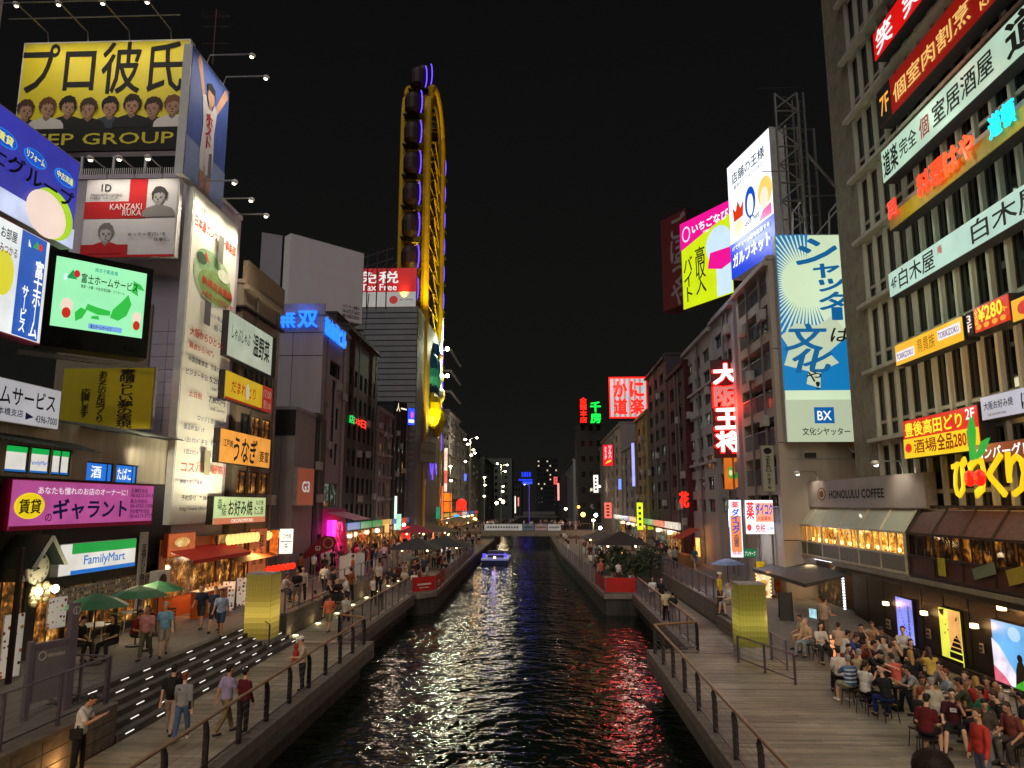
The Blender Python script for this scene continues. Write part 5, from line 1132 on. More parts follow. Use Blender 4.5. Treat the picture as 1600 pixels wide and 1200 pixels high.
# ================================================================== right side
XT = 14.78
TW = M('#bdb8a8', .8, noise=.22, scale=1.4, streak=1)
yT0, yT1 = 15.0, PX(1377, 700, XT).y
nF = 12; f0 = 5.6; fh = 3.02
ops = []
Lt = yT1-yT0
for k in range(nF):
    z = f0+k*fh
    n = int(Lt/.98)
    for i in range(n):
        x = .14+i*.98
        ops.append((x, z+.75, .72, 1.95, WARM[0] if random.random() < .03 else None, (0, 0))); ops.append((x, z+.12, .72, .5, None, (0, 0)))
tw = bldg('tall_building', 'tall grey concrete building with deep vertical fins and a sign on every floor', XT, 30, yT0, yT1, f0+nF*fh, TW, C=ops, side='R', Z0=0, depth=.09, frame=M('#4a463f', .5, .3), panes=DIM)
for k in range(nF): box('ledge', TW, tw, -(30-XT)/2-.38, -(30-XT)/2-.001, -Lt/2, Lt/2+.5, f0+k*fh-.14, f0+k*fh+.02)
ft = MB().box(-.075, .075, -.12, 0, 0, 2.78).mesh('fin'); n = int(Lt/.98)
for k in range(nF):
    for i in range(0, n+1, 1):
        yy = Lt/2-.04-i*.98; link('fin', ft, TW, tw, (-(30-XT)/2-.002, yy, f0+k*fh+.03), R(-90))
# ribbed strip at its far end
yr1 = PX(1338, 700, XT).y
rs = bldg('ribbed_stair_tower', 'ribbed stair tower strip at the far end of the tall concrete building', XT, 29, yT1+.02, yr1, f0+nF*fh-.6, M('#77705f', .8, noise=.3, scale=2, streak=1), side='R', Z0=0)
m = MB(); Lr = yr1-yT1
for i in range(12): m.box(-(29-XT)/2-.12, -(29-XT)/2-.004, -Lr/2+i*Lr/12, -Lr/2+i*Lr/12+Lr/24, 5, f0+nF*fh-1)
m.build('rib', M('#8a826e', .8, noise=.3, scale=2), rs)['kind'] = 'stuff'
def rsign(lab, a, t, b, c_, face, its, X=XT-1.0, thick=.5, cat='sign', nm='shop_sign', frame=STEEL_D): return sign(nm, lab, cat, a, t, b, c_, 180, X=X, face=face, frame=frame, thick=thick, its=its)
PG = E('#c4e4cc', .78, .1)
rsign('bright red sign with two white brushed characters at the top of the tall building', 1366, 54, 98, 1530, E('#dd1410', .9, .1), [('t', '笑', .04, .1, .20, .8, E('#fff', 1.1, 0) if False else WH, dict(bold=.03)), ('t', '笑', .38, .1, .20, .8, WH, dict(bold=.03)), ('t', '笑笑', .72, .1, .25, .8, WH)])
rsign('long dark red sign with gold characters and a black floor number end', 1373, 147, 202, 1760, E('#9c1a10', .7, .12), [('r', 0, 0, .095, 1, T('#0c0a0a')), ('t', '7F', .02, .25, .06, .5, E('#f0a040', 1.2, 0), dict(bold=.02)), ('t', '個室肉割烹', .115, .2, .44, .5, E('#e8b868', 1.1, 0)), ('t', 'KATANA', .6, .1, .2, .2, E('#e8b868', 1.1, 0)), ('r', .6, .36, .2, .015, E('#e8b868', 1, 0))])
rsign('long pale green sign with black brushed private-room pub writing', 1379, 238, 288, 1760, PG, [('t', '道楽', .015, .12, .10, .75, K, dict(bold=.04)), ('t', '完全', .13, .25, .11, .5, K), ('t', '個', .26, .22, .055, .55, RED), ('t', '室居酒屋', .34, .2, .30, .6, K, dict(bold=.02)), ('t', '道', .70, .12, .14, .8, K, dict(bold=.05))])
ns = rsign('long mustard strip carrying red and cyan neon characters', 1390, 338, 362, 1700, M('#a8860e', .6, noise=.2, scale=3), [])
neon('neon_sign', 'single red neon character at the left end of the mustard strip', '民', (1389, 1404), 318, 345, 180, X=XT-1.15, mat=E('#ff2a10', 2.2, 0), thick=.06)
neon('neon_sign', 'red neon characters for cuisine and a name on the mustard strip', '料理はや', (1434, 1532), 276, 313, 180, X=XT-1.15, mat=[E('#ff3a18', 2.0, 0)]*2+[E('#ff4a20', 2.2, 0)]*2, thick=.06)
neon('neon_sign', 'two cyan neon characters at the right end of the mustard strip', '道頓', (1546, 1592), 184, 222, 180, X=XT-1.15, mat=E('#18c8e8', 2.0, 0), thick=.06)
rsign('long pale sign with black pub name starting with the fourth floor number', 1390, 428, 466, 1700, E('#c0e0d0', .8, .1), [('t', '4F', .02, .3, .045, .4, K), ('t', '白木屋', .085, .14, .25, .72, K, dict(bold=.015)), ('t', '庵', .36, .5, .03, .3, RED), ('t', '白木屋', .56, .14, .34, .72, K, dict(bold=.015))])
rsign('yellow chicken restaurant sign with purple lettering tabs', 1400, 540, 573, 1510, E('#f2b414', .95, .08), [('r', .02, .2, .30, .42, E('#f4ecf4', .95, 0)), ('t', 'TORIKIZOKU', .03, .27, .27, .26, T('#5a1a80')), ('t', '鳥貴族', .37, .2, .26, .62, T('#8a4a08'), dict(bold=0)), ('r', .68, .36, .30, .42, E('#f4ecf4', .95, 0)), ('t', 'TORIKIZOKU', .69, .43, .27, .26, T('#5a1a80'))])
rsign('black floor tab with pale 3F between the yellow and red price signs', 1511, 490, 526, 1522, T('#171214'), [('v', '3F', .2, .15, .6, .7, E('#f0d8d0', 1, 0), dict(bold=.03))])
rsign('red sign with yellow 280 yen price under the fourth floor sign', 1523, 482, 522, 1581, E('#d82810', .9, .1), [('v', '全品', .04, .3, .1, .6, E('#f8d820', 1.1, 0)), ('t', '¥280', .16, .36, .66, .55, E('#f8d820', 1.1, 0), dict(bold=.05)), ('t', '均一', .84, .4, .12, .2, E('#f8d820', 1.1, 0)), ('o', .15, .18, .08, .10, E('#e8a020', 1, 0)), ('o', .38, .18, .08, .10, E('#e8a020', 1, 0)), ('o', .62, .18, .08, .10, E('#e8a020', 1, 0)), ('o', .85, .18, .08, .10, E('#e8a020', 1, 0))])
rsign('yellow sign with a red chicken emblem cut by the right edge of the view', 1582, 470, 505, 1660, E('#f0b010', .95, .1), [('o', .3, .5, .16, .3, E('#c82010', 1, 0)), ('t', '鳥貴族', .5, .3, .4, .4, T('#6a1a08'))])
rsign('red and yellow chicken pub sign with price on the second floor', 1413, 658, 717, 1533, E('#dc2410', .9, .08), [('r', 0, 0, 1, .5, E('#f6d01c', .95, .05)), ('t', '豊後高田どり', .04, .55, .78, .36, E('#f8e430', 1.1, 0), dict(bold=.03)), ('t', '2F', .87, .7, .1, .24, WH), ('t', '酒場', .16, .1, .32, .34, T('#b82010')), ('o', .08, .26, .05, .12, E('#d82010', 1, 0)), ('t', '全品280円', .5, .1, .46, .38, T('#9c1810'), dict(bold=.04))])
rsign('pale lilac sign with small black writing for savoury pancakes', 1534, 621, 658, 1700, E('#c2c2d2', .75, .1), [('t', '大阪お好み焼', .04, .4, .32, .34, K), ('t', 'OKONOMIYAKI', .08, .14, .2, .1, T('#606060')), ('t', 'ぼてぢゅう', .45, .15, .5, .7, K, dict(bold=.04))])
rsign('dark red hamburger restaurant sign with white katakana', 1523, 696, 724, 1700, E('#8a2418', .6, .1), [('t', 'ハンバーグレストラン', .02, .18, .93, .66, E('#fff4ec', 1.1, 0), dict(bold=.04))], X=XT-1.6)
neon('neon_sign', 'big cut-out yellow hiragana letters with cherries on the lower roof', 'びっくりドンキー', (1490, 1780), 714, 780, 180, X=XT-2.0, mat=E('#f6c810', 1.1, .05), thick=.07, bold=.02)
P = PX(1521, 728, XT-2.3); ch = empty('cherry_ornament', P, R(-90), 'pair of red cherries with green leaves above the yellow letters', 'ornament')
for x in (-.25, .25): MB().ball((x, 0, -.1-abs(x)), .24, .12, .24, 10, 7).build('cherry', E('#ff2010', 1.1, 0), ch)
for p_ in ([(-.1, .15), (.1, .2), (.25, 1.0), (.15, 1.5), (-.1, 1.0)], [(.1, .15), (.5, .3), (.9, .75), (.5, .65)]):
    MB().add([(x, -.03, z) for x, z in p_]+[(x, .03, z) for x, z in p_], [tuple(range(len(p_))), tuple(range(2*len(p_)-1, len(p_)-1, -1))]).build('leaf', E('#10a838', 1.0, 0), ch)
lamp('yellow_glow', 'POINT', (XT-2.8, 24, 6.6), 70, '#ffd040', .4)
# point lamps added before the wall, standing in for spill from the light boxes
for (py_, px_, c_, pw_) in ((250, 1420, '#d8f4dc', 90), (180, 1520, '#e0ffe8', 90), (430, 1420, '#d8f4dc', 90), (360, 1540, '#d8f4dc', 90), (560, 1440, '#ffd070', 70), (520, 1560, '#ffd8a0', 70), (690, 1450, '#ffb060', 60), (120, 1400, '#ff9070', 50), (640, 1560, '#e8e8ff', 50), (320, 1370, '#d8e8c8', 90), (480, 1370, '#d8e8c8', 90), (610, 1380, '#e8e0b8', 90), (180, 1350, '#d8e8c8', 90)):
    P_ = PX(px_, py_, XT-2.4); lamp('sign_fill', 'POINT', P_, pw_*1.0, c_, .5)
# ---- lower front: black wall with glazed upper band
BW = M('#171310', .45, noise=.4, scale=2, bump=.4)
zb0 = PX(1417, 905, XT-.9).z
lw = empty('beer_hall_front', (XT, 27, 0), 0, 'black-brown ground floor wall along the right boardwalk with wall lamps and posters', 'building front')
yW0, yW1 = 17.0, 41.5
m = MB(); m.box(-.25, 0, 17-27, 36-27, 0, zb0); m.build('wall', BW, lw)
# panels of the wall
pm_ = MB().box(-.02, 0, 0, 1.5, 0, zb0-.4).mesh('wall_panel')
for i in range(12): link('wall_panel', pm_, BW, lw, (-.252, -9.9+i*1.58, .25))
box('plinth', M('#2c2824', .8), lw, -.45, -.252, -10, 8.6, 0, .3)
box('cornice', M('#8a8478', .7), lw, -1.1, -.0, -10, 9.2, zb0-.02, zb0+.14); box('cornice', M('#5c574e', .7), lw, -.9, -.0, -10, 9.2, zb0-.25, zb0-.03)
# glazed conservatory band
def conserv(nm, lab, pxa, pxb, frame, lower, glass_roof, panes, nb, t_roof, b_roof, b_win, b_low, Xf=XT-1.0, inner=None):
    ya, yb = PX(pxb, 850, Xf).y, PX(pxa, 850, Xf).y      # ya near, yb far
    ref = pxb if nm.startswith('cafe') else pxa
    z0, z1, z2 = PX(ref, b_low, Xf).z, PX(ref, b_win, Xf).z, PX(ref, b_roof, Xf).z
    z3 = PX(ref, t_roof, XT-.3).z
    r = empty(nm, (XT, ya, 0), 0, lab, 'conservatory'); n = nb; st = (yb-ya)/n; fx = Xf-XT
    box('floor_slab', frame, r, fx, -.3, 0, yb-ya, z0-.12, z0); 
    if inner: box('interior', inner, r, -.34, -.3, .05, yb-ya-.05, z0, z3)
    for i in range(n):
        y0_, y1_ = i*st, (i+1)*st
        box('lower_panel', lower, r, fx, fx+.04, y0_+.06, y1_-.06, z0+.06, z1-.05)
        pn = panes if not isinstance(panes, list) else panes[i % len(panes)]
        MB().quad((fx+.02, y1_-.06, z1+.03), (fx+.02, y0_+.06, z1+.03), (fx+.02, y0_+.06, z2-.05), (fx+.02, y1_-.06, z2-.05)).build('pane', pn, r)
        MB().quad((fx+.02, y0_+.05, z2+.02), (fx+.02, y1_-.05, z2+.02), (-.3, y1_-.05, z3), (-.3, y0_+.05, z3)).build('roof_pane', glass_roof, r)
    fm = MB()
    for i in range(n+1):
        y = min(max(i*st, .03), yb-ya-.03); fm = MB(); fm.box(fx-.03, fx+.05, y-.04, y+.04, z0, z2); fm.tube([(fx, y, z2), (-.3, y, z3+.02)], .05, 4); fm.build('mullion', frame, r)
    for y in (0.0, yb-ya): MB().add([(fx, y, z0), (-.3, y, z0), (-.3, y, z3), (fx, y, z2)], [(0, 1, 2, 3)]).build('end_panel', lower, r)
    for i in range(n*3):
        if i % 3: y = i*st/3; box('mullion', frame, r, fx-.0, fx+.04, y-.02, y+.02, z1, z2)
    box('transom', frame, r, fx-.05, fx+.06, 0, yb-ya, z1-.05, z1+.03); box('transom', frame, r, fx-.05, fx+.06, 0, yb-ya, z2-.05, z2+.04); box('transom', frame, r, fx-.05, fx+.06, 0, yb-ya, z0-.03, z0+.06); box('ridge', frame, r, -.4, -.25, 0, yb-ya, z3-.03, z3+.06)
    return r, ya, yb, z3
def glassy(col, tr=.75):
    m = bpy.data.materials.new('glass_sheet'); m.use_nodes = True; t = m.node_tree; n = t.nodes; L = t.links; b = n['Principled BSDF']
    b.inputs['Base Color'].default_value = (*lin(col), 1); b.inputs['Roughness'].default_value = .05; b.inputs['Specular IOR Level'].default_value = .8
    tb = n.new('ShaderNodeBsdfTransparent'); mx = n.new('ShaderNodeMixShader'); fr = n.new('ShaderNodeLayerWeight'); fr.inputs[0].default_value = .25
    ad = n.new('ShaderNodeMath'); ad.operation = 'ADD'; ad.use_clamp = True; ad.inputs[1].default_value = 1-tr; L.new(fr.outputs[0], ad.inputs[0])
    L.new(ad.outputs[0], mx.inputs[0]); L.new(tb.outputs[0], mx.inputs[1]); L.new(b.outputs[0], mx.inputs[2]); L.new(mx.outputs[0], n['Material Output'].inputs[0]); return m
cafe_in = room(['#c8862c', '#f0b850', '#6a3a10', '#e0a040', '#3a2410', '#b87020', '#ffd890'], 2.1, 2.4, 9)
rc, yca, ycb, z3c = conserv('cafe_conservatory', 'white-framed glazed cafe gallery with warm interior above the dark awning', 1240, 1414, M('#bab29e', .5), M('#47504a', .3, noise=.2), glassy('#c4c8b4', .4), glassy('#20180c', .85), 6, 790, 832, 867, 896, inner=cafe_in)
for i in range(12): MB().ball((-.5, .6+i*.95, z3c-1.75), .07, .07, .09, 8, 5).build('pendant_lamp', E('#ffd070', 7, 0), rc)
for i in range(3): lamp('cafe_light', 'POINT', (XT-.6, yca+1.5+i*4, z3c-1.0), 60, '#ffb050', .2)
rd, yda, ydb, z3d = conserv('restaurant_conservatory', 'dark brown timber restaurant gallery with sloping roof panels under the yellow letters', 1419, 1760, M('#2c1c14', .6, noise=.3), M('#4a241c', .6, noise=.4, scale=4), M('#5a3324', .5, noise=.5, scale=6, streak=0), glassy('#20180c', .8), 6, 792, 833, 867, 897, Xf=XT-1.0, inner=room(['#5a3410', '#a8641c', '#2a180a', '#1a1008', '#c88a30', '#140c06'], .9, 1.5, 4))
for (px, py, w_, h_, cm, nm) in ((1472, 886, .42, .6, M('#a8a818', .6), 'leaf_badge'), (1538, 893, 1.2, .35, M('#6a7a68', .6), 'street_plate'), (1590, 900, .9, .45, M('#a8982c', .6), 'street_plate')):
    P = PX(px, py, XT-1.05); pl_ = MB().box(-w_/2, w_/2, -.03, 0, -h_/2, h_/2).build('badge', cm, None, P, R(-90)); pl_.rotation_euler = (0, R(-14 if 'street' in nm else 0), R(-90)); tag(pl_, {'leaf_badge': 'oval yellow badge fixed to a brown gallery panel', 'street_plate': 'green tilted street-name plate on the brown gallery' if px < 1560 else 'yellow plate on the brown gallery panel near the right edge'}[nm], 'plate')
csn = sign('shop_sign', 'wide plain pale board with dark cafe lettering and round emblem above the glazed gallery', 'sign', 1262, 753, 793, 1447, 180, X=XT-.5, face=M('#a39891', .7, noise=.12, scale=1), frame=M('#8a8078', .7), thick=.4, its=[
  ('t', 'HONOLULU COFFEE', .25, .33, .48, .28, K, dict(bold=.03)), ('o', .17, .50, .045, .24, M('#6a4228', .5)), ('o', .17, .5, .035, .19, M('#b8a088', .5)), ('o', .17, .5, .025, .13, M('#6a4228', .5))])
add_lamps(csn, (.12, .86), 45, out=1.0, hits=.3)
# awning + LED-lined doorway
ybx = 37.2
dv = M('#3c3833', .7, noise=.15)
aw = empty('awning', (XT-.9, yca, 0), 0, 'wide dark grey sloping awning over the LED-lined doorway', 'awning')
Pa, Pb, Pc, Pd = PX(1232, 882, XT-1.9), PX(1215, 880, XT-2.4), PX(1295, 905, XT-2.4), PX(1340, 893, XT-.9)
Ya, Yb = PX(1330, 880, XT-.9).y, PX(1235, 880, XT-.9).y
za = zb0-.25
m = MB().add([(0, Ya-yca, za), (0, Yb-yca, za), (-2.1, Yb-yca, za-.45), (-2.1, Ya-yca, za-.45), (-2.1, Ya-yca, za-.62), (-2.1, Yb-yca, za-.62), (0, Ya-yca, za-.08), (0, Yb-yca, za-.08)], [(0, 1, 2, 3), (3, 2, 5, 4), (6, 4, 5, 7), (0, 3, 4, 6)]); m.build('canvas', dv, aw)
Y0d, Y1d = PX(1322, 940, XT-.3).y, PX(1262, 930, XT-.3).y
dr = empty('doorway', (XT-.3, Y0d, .45), 0, 'open bar doorway outlined with white LED studs', 'doorway')
Ld = Y1d-Y0d
box('interior', room(['#1a120c', '#6a4a2c', '#0c0a08', '#b88a50', '#241a12'], .5, 2, 2), dr, -.02, .0, 0, Ld, 0, 2.5)
LED = E('#eef2ff', 2.6, .2, 20); led = MB().box(-.12, -.03, -.035, .035, -.04, .04).mesh('led_stud')
k = int(Ld/.13)
for i in range(k): link('led_stud', led, LED, dr, (0, i*Ld/k, 2.55))
for y in (0, Ld):
    for i in range(19): link('led_stud', led, LED, dr, (0, y, .05+i*.13))
# light-box posters on the wall
def poster(lab, a, t, b, c_, face, its): return sign('light_box_poster', lab, 'poster', a, t, b, c_, 180, X=XT-.34, face=face, frame=DARK, thick=.06, its=its)
BT_ = T('#14101c')
poster('blue light-box poster with dark branch silhouettes on the black wall', 1402, 931, 1000, 1427, E('#8088ea', 1.25, .3, 1.2), [('poly', [[(.2+i*.05, .75-i*.07), (.26+i*.05, .78-i*.07), (.24+i*.05, .72-i*.07)] for i in range(9)], BT_, 'printed_leaves'), ('v', '大阪城天守閣', .72, .15, .12, .7, T('#28285a'))])
poster('yellow-green light-box poster with a black castle and crescent moon', 1470, 947, 1033, 1503, E('#d8d84a', 1.2, .3, .8), [('r', .45, .3, .55, .68, E('#e8a860', 1.1, .3, 1)), ('poly', [[(.42, .14), (1, .14), (1, .24), (.42, .24)], [(.45, .27), (1, .27), (.95, .33), (.52, .33)], [(.55, .35), (1, .35), (.92, .42), (.6, .42)], [(.62, .44), (.98, .44), (.88, .5), (.68, .5)], [(.72, .51), (.88, .51), (.8, .57)], [(0, .0), (1, 0), (1, .11), (0, .11)], [(.05, .95), (.3, .98), (.25, .85), (.1, .88)]], BT_, 'printed_castle'), ('poly', [[(.78, .80), (.88, .83), (.9, .90), (.84, .86)], [(.3, .7), (.36, .73), (.34, .68)], [(.4, .62), (.46, .64), (.44, .59)], [(.25, .55), (.3, .58), (.3, .52)]], BT_, 'printed_birds')])
poster('sky-blue light-box poster with a standing figure and rainbow at the right edge', 1553, 966, 1066, 1612, E('#6ab0e8', 1.15, .2, 1), [('o', .62, .84, .16, .11, E('#a8d0f0', 1.1, 0)), ('p', [(0, .05), (.7, .0), (.62, .2), (.2, .6), (0, .7)], E('#e8e0f0', 1.1, .3, 2)), ('p', [(0, .0), (.5, 0), (.3, .15), (0, .28)], E('#e06a80', 1.0, .3, 3)), ('p', [(.55, .02), (.85, .02), (.86, .35), (.78, .46), (.66, .44), (.6, .32)], T('#3c3a34'), 'printed_figure'), ('o', .73, .5, .07, .06, T('#2c2824'), 'printed_head'), ('p', [(.5, 0), (1, 0), (1, .14), (.8, .2), (.6, .1)], E('#48b830', 1.0, .3, 4))])
for (px, py, pw) in ((1387, 943, 16), (1447, 958, 16), (1526, 978, 18), (1569, 950, 26)):
    P = PX(px, py, XT-.42); wl = empty('wall_lamp', P, R(-90), 'small warm wall lamp %s' % {1387: 'left of the blue poster', 1447: 'between the blue and yellow posters', 1526: 'left of the sky-blue poster', 1569: 'above the sky-blue poster'}[px], 'wall lamp')
    MB().box(-.12, .12, -.16, 0, -.07, .07).build('lamp_glass', E('#ffd090', 7, 0), wl); MB().box(-.13, .13, -.02, .1, -.09, -.07).build('bracket', DARK, wl)
    lamp('wall_lamp_light', 'POINT', (P.x-.35, P.y, P.z), pw*1.3, '#ffb060', .1)
for (px, py) in ((1388, 975), (1451, 990), (1534, 1013)):
    sign('notice', 'small white paper notice on the black wall %s' % {1388: 'left of the blue poster', 1451: 'left of the castle poster', 1534: 'right of the castle poster'}[px], 'notice', px-3, py-9, py+7, px+4, 180, X=XT-.30, face=M('#8a867c', .7, noise=.2), frame=DARK, thick=.02, its=[('r', .2, .6, .6, .2, K), ('r', .2, .2, .6, .2, K)])
# ---- building carrying the shutter maker's board
XB = 12.85
yb0, yb1 = PX(1213, 640, XB).y, PX(1158, 640, XB).y; zB = PX(1211, 392, XB).z
PW = M('#a99c8f', .75, noise=.12, scale=1.2, streak=1)
Lb = yb1-yb0; nb = 7; fhB = (zB-3.6-.9)/nb
opsB = [(.5, 3.6+k*fhB+.25, Lb-1.0, fhB-.55, None, (3, 0)) for k in range(nb)]
bx = bldg('apartment_building', 'pinkish concrete building with canal balconies and the blue shutter board on its side', XB, 26, yb0, yb1, zB, PW, C=opsB, side='R', Z0=.9, depth=.9, panes=DIM)
for zz in [3+k*5.2 for k in range(6)]: box('joint', DARK, bx, -(26-XB)/2, (26-XB)/2, -Lb/2-.012, -Lb/2-.002, zz, zz+.04)
for k in range(nb):
    m = MB(); z = 3.6+k*fhB+.25; x = -(26-XB)/2-.02
    m.box(x-.02, x+.02, -Lb/2+.5, Lb/2-.5, z+.9, z+.95)
    for i in range(int((Lb-1)/.14)): m.box(x-.01, x+.01, -Lb/2+.5+i*.14, -Lb/2+.52+i*.14, z, z+.9)
    m.build('balcony_railing', STEEL, bx)
def rays_(cx, cy, asp, r0, angs, hw):
    out = []
    for a in angs:
        q = []
        for d_ in (-hw, hw):
            dx, dy = math.cos(a+d_), math.sin(a+d_)/asp
            t = min([v for v in ((1-cx)/dx if dx > 0 else -cx/dx, (1-cy)/dy if dy > 0 else (.40-cy)/dy) if v > 0]); q.append((cx+dx*t, cy+dy*t))
        dx, dy = math.cos(a), math.sin(a)/asp
        if math.hypot(q[0][0]-cx, (q[0][1]-cy)*asp) > r0: out.append([(cx+dx*r0, cy+dy*r0), q[0], q[1]])
    return out
BXR = rays_(.40, .76, 2.9, .34, [R(x) for x in range(88, 290, 5)], R(1.8))
sbx = sign('billboard', 'tall blue and cream shutter maker board with brushed katakana and sunburst', 'billboard', 1220, 366, 691, 1337, 90, d=yb0-.6, face=E('#d2e6c0', .95, .08, .3), frame=M('#b8b8b0', .5), thick=.45, its=[
  ('r', .0, .24, 1, .28, E('#1478b4', 1.0, 0)),
  ('poly', BXR, E('#1c74b4', 1.0, 0), 'printed_rays'),
  ('p', [(0, .50), (.2, .56), (.5, .55), (.72, .60), (.9, .50), (.62, .42), (.75, .37), (.5, .33), (.48, .25), (.30, .27), (.34, .33), (.02, .36), (.1, .44)], E('#d2e0c0', .8, 0)),
  ('t', 'シ', .28, .85, .54, .125, E('#1670ac', .7, 0), dict(bold=.05, shear=.25)), ('t', 'ャ', .50, .782, .34, .068, E('#1670ac', .7, 0), dict(bold=.05, shear=.25)), ('t', 'ッ', .56, .715, .34, .06, E('#1670ac', .7, 0), dict(bold=.05, shear=.25)), ('t', 'タ', .55, .625, .40, .085, E('#1670ac', .7, 0), dict(bold=.05, shear=.25)), ('t', '｜', .74, .575, .06, .06, E('#1670ac', .7, 0), dict(bold=.06)),
  ('t', 'は', .66, .47, .26, .065, T('#4a443c'), dict(bold=.02, shear=.2)), ('t', '文', .04, .43, .56, .125, E('#1670ac', .7, 0), dict(bold=.05, shear=.2)), ('t', '化', .14, .325, .52, .11, E('#1670ac', .7, 0), dict(bold=.05, shear=.2)), ('t', 'や', .30, .28, .20, .05, T('#3a3630'), dict(bold=.02)), ('t', '!', .42, .245, .05, .035, T('#3a3630')),
  ('r', .0, .0, 1, .195, E('#ccd9b8', .74, 0)), ('r', .37, .085, .26, .075, E('#0c66b0', .8, 0)), ('t', 'BX', .41, .10, .18, .042, WH), ('t', '文化シヤッター', .20, .03, .62, .035, K)])
for u in (.2, .8): MB().box(u*sbx['_w']-.25, u*sbx['_w']+.25, -1.2, -.9, -.9, -.65).build('floodlight', DARK, sbx); MB().tube([(u*sbx['_w'], 0, -.3), (u*sbx['_w'], -1.0, -.8)], .03, 5).build('lamp_arm', ALU, sbx)
MB().tube([(-.3, -1, -.95), (sbx['_w']+.3, -1, -.95)], .03, 5).build('lamp_rail', ALU, sbx)
for u in (.25, .75): MB().tube([(u*sbx['_w'], 0, sbx['_h']), (u*sbx['_w'], -.2, sbx['_h']+1.2), (u*sbx['_w'], -1.4, sbx['_h']+1.3)], .05, 5).build('lamp_arm', WHITEM, sbx)
# big white/blue lit billboard above it, and pink/yellow one
gn = sign('billboard', 'bright white rooftop light box with black shop writing, crown and royal blue foot', 'billboard', 1140, 262, 438, 1211, 168, d=yb1+.2, face=E('#e8f0fa', 1.5, .1), frame=M('#c8c4c0', .5), thick=.9, its=[
  ('p', [(0, 0), (1, 0), (1, .30), (0, .30)], E('#0a3ac8', 1.2, .05)), ('t', '店舗の王様', .12, .80, .76, .095, K, dict(bold=.02)), ('t', '総合ITソリューション', .16, .745, .68, .038, K),
  ('p', [(.13, .47), (.35, .47), (.38, .60), (.30, .55), (.24, .63), (.18, .55), (.11, .60)], E('#d83818', 1.1, 0)), ('o', .24, .38, .11, .08, E('#f0e0a8', 1.2, 0)), ('o', .53, .53, .12, .13, E('#1450c0', 1.1, 0)), ('o', .53, .51, .07, .09, E('#e8f0fa', 1.4, 0)), ('t', 'Gulf Net', .38, .36, .34, .055, T('#303050')),
  ('o', .86, .52, .15, .12, E('#e8c868', 1.2, .1)), ('o', .84, .47, .09, .09, E('#f4d8c0', 1.3, 0)), ('p', [(.70, .31), (.98, .31), (.98, .40), (.80, .38)], E('#e060a0', 1.1, 0)),
  ('t', 'ITでチェーン店を改革する', .08, .225, .84, .038, E('#f0f4ff', 1.4, 0)), ('t', 'ガルフネット', .08, .08, .84, .11, E('#ffffff', 1.5, 0), dict(bold=.04))])
lamp('sign_glow', 'AREA', (9.5, yb1+1, zB+5), 500, '#eaf2ff', 3, rot=(4, 40, 6))
W_, H_ = gn['_w'], gn['_h']
m = MB()
for y in (1.1, 1.9, 3.0): m.tube([(W_-.1, y, -6), (W_-.1, y, H_+.2)], .09, 5)
for i in range(8): z = -5+i*(H_+5)/7; m.tube([(W_-.1, .9, z), (W_-.1, 3.0, z+.1)], .06, 4)
for i in range(26): z = -5+i*.6; m.tube([(W_-.1, 1.1, z), (W_-.1, 1.9, z)], .03, 4)
m.build('steel_frame', ALU, gn)
fr2 = empty('steel_scaffold', (XB, yb0-.3, zB), 0, 'tall white steel lattice tower between the lit rooftop box and the concrete building', 'steel frame'); m = MB()
zt2 = PY(1258, 145, yb0-.3).z-zB; xa, xb_, xc_ = PY(1217, 300, yb0).x-XB, PY(1252, 300, yb0).x-XB, PY(1262, 300, yb0).x-XB
for x in (xa, xb_, xc_): m.tube([(x, 0, -1), (x, 0, zt2)], .07, 5)
for y in (.8,):
    for x in (xb_, xc_): m.tube([(x, y, -1), (x, y, zt2)], .06, 5)
for i in range(9): z = i*zt2/9; m.tube([(xa, 0, z), (xb_, 0, z)], .06, 4); m.tube([(xa, 0, z) if i % 2 else (xb_, 0, z), (xb_, 0, z+zt2/9) if i % 2 else (xa, 0, z+zt2/9)], .05, 4)
for i in range(16): z = i*zt2/16; m.tube([(xb_, 0, z), (xc_, .4, z+.3)], .04, 4)
m.tube([(xc_, 0, zt2*.62), (xc_+3.6, 0, zt2*.12)], .09, 5).tube([(xb_, 0, zt2*.36), (xc_+2.2, 0, zt2*.36)], .06, 4).tube([(xb_, 0, zt2*.06), (xc_+2.2, 0, zt2*.36)], .06, 4).tube([(xb_, 0, zt2*.1), (xc_+3.6, 0, zt2*.1)], .08, 4).tube([(xa, 0, zt2*.9), (xb_, 0, zt2)], .06, 4)
m.build('lattice', ALU, fr2)
sign('billboard', 'pink and lime rooftop light box with grey vertical katakana and a pale blob', 'billboard', 1065, 351, 486, 1146, 150, d=58, face=E('#c8dc14', 1.15, .06), frame=STEEL_D, thick=.6, its=[
  ('p', [(0, .68), (0, 1), (1, 1), (1, .86), (.5, .78)], E('#e4148c', 1.15, .05)), ('o', .13, .85, .085, .09, E('#f8d8ec', 1.2, 0)), ('o', .13, .85, .065, .07, E('#e4148c', 1.15, 0)), ('t', 'いちごなび', .26, .82, .70, .10, E('#ffffff', 1.3, 0), dict(bold=.03, tilt=.02)), ('t', 'Ichigo', .48, .77, .12, .03, E('#ffffff', 1.3, 0)),
  ('o', .76, .58, .24, .20, E('#c4dcf4', 1.15, .05)), ('r', .70, .02, .28, .5, E('#c4dcf4', 1.15, .05)), ('p', [(.54, .36), (.60, .52), (.99, .50), (.99, .34), (.80, .30)], E('#e4148c', 1.15, 0)), ('v', '高収入', .30, .12, .20, .52, T('#4a4428'), dict(bold=.02)), ('v', 'バイト', .06, .08, .18, .50, T('#4a4428'), dict(bold=.02))])
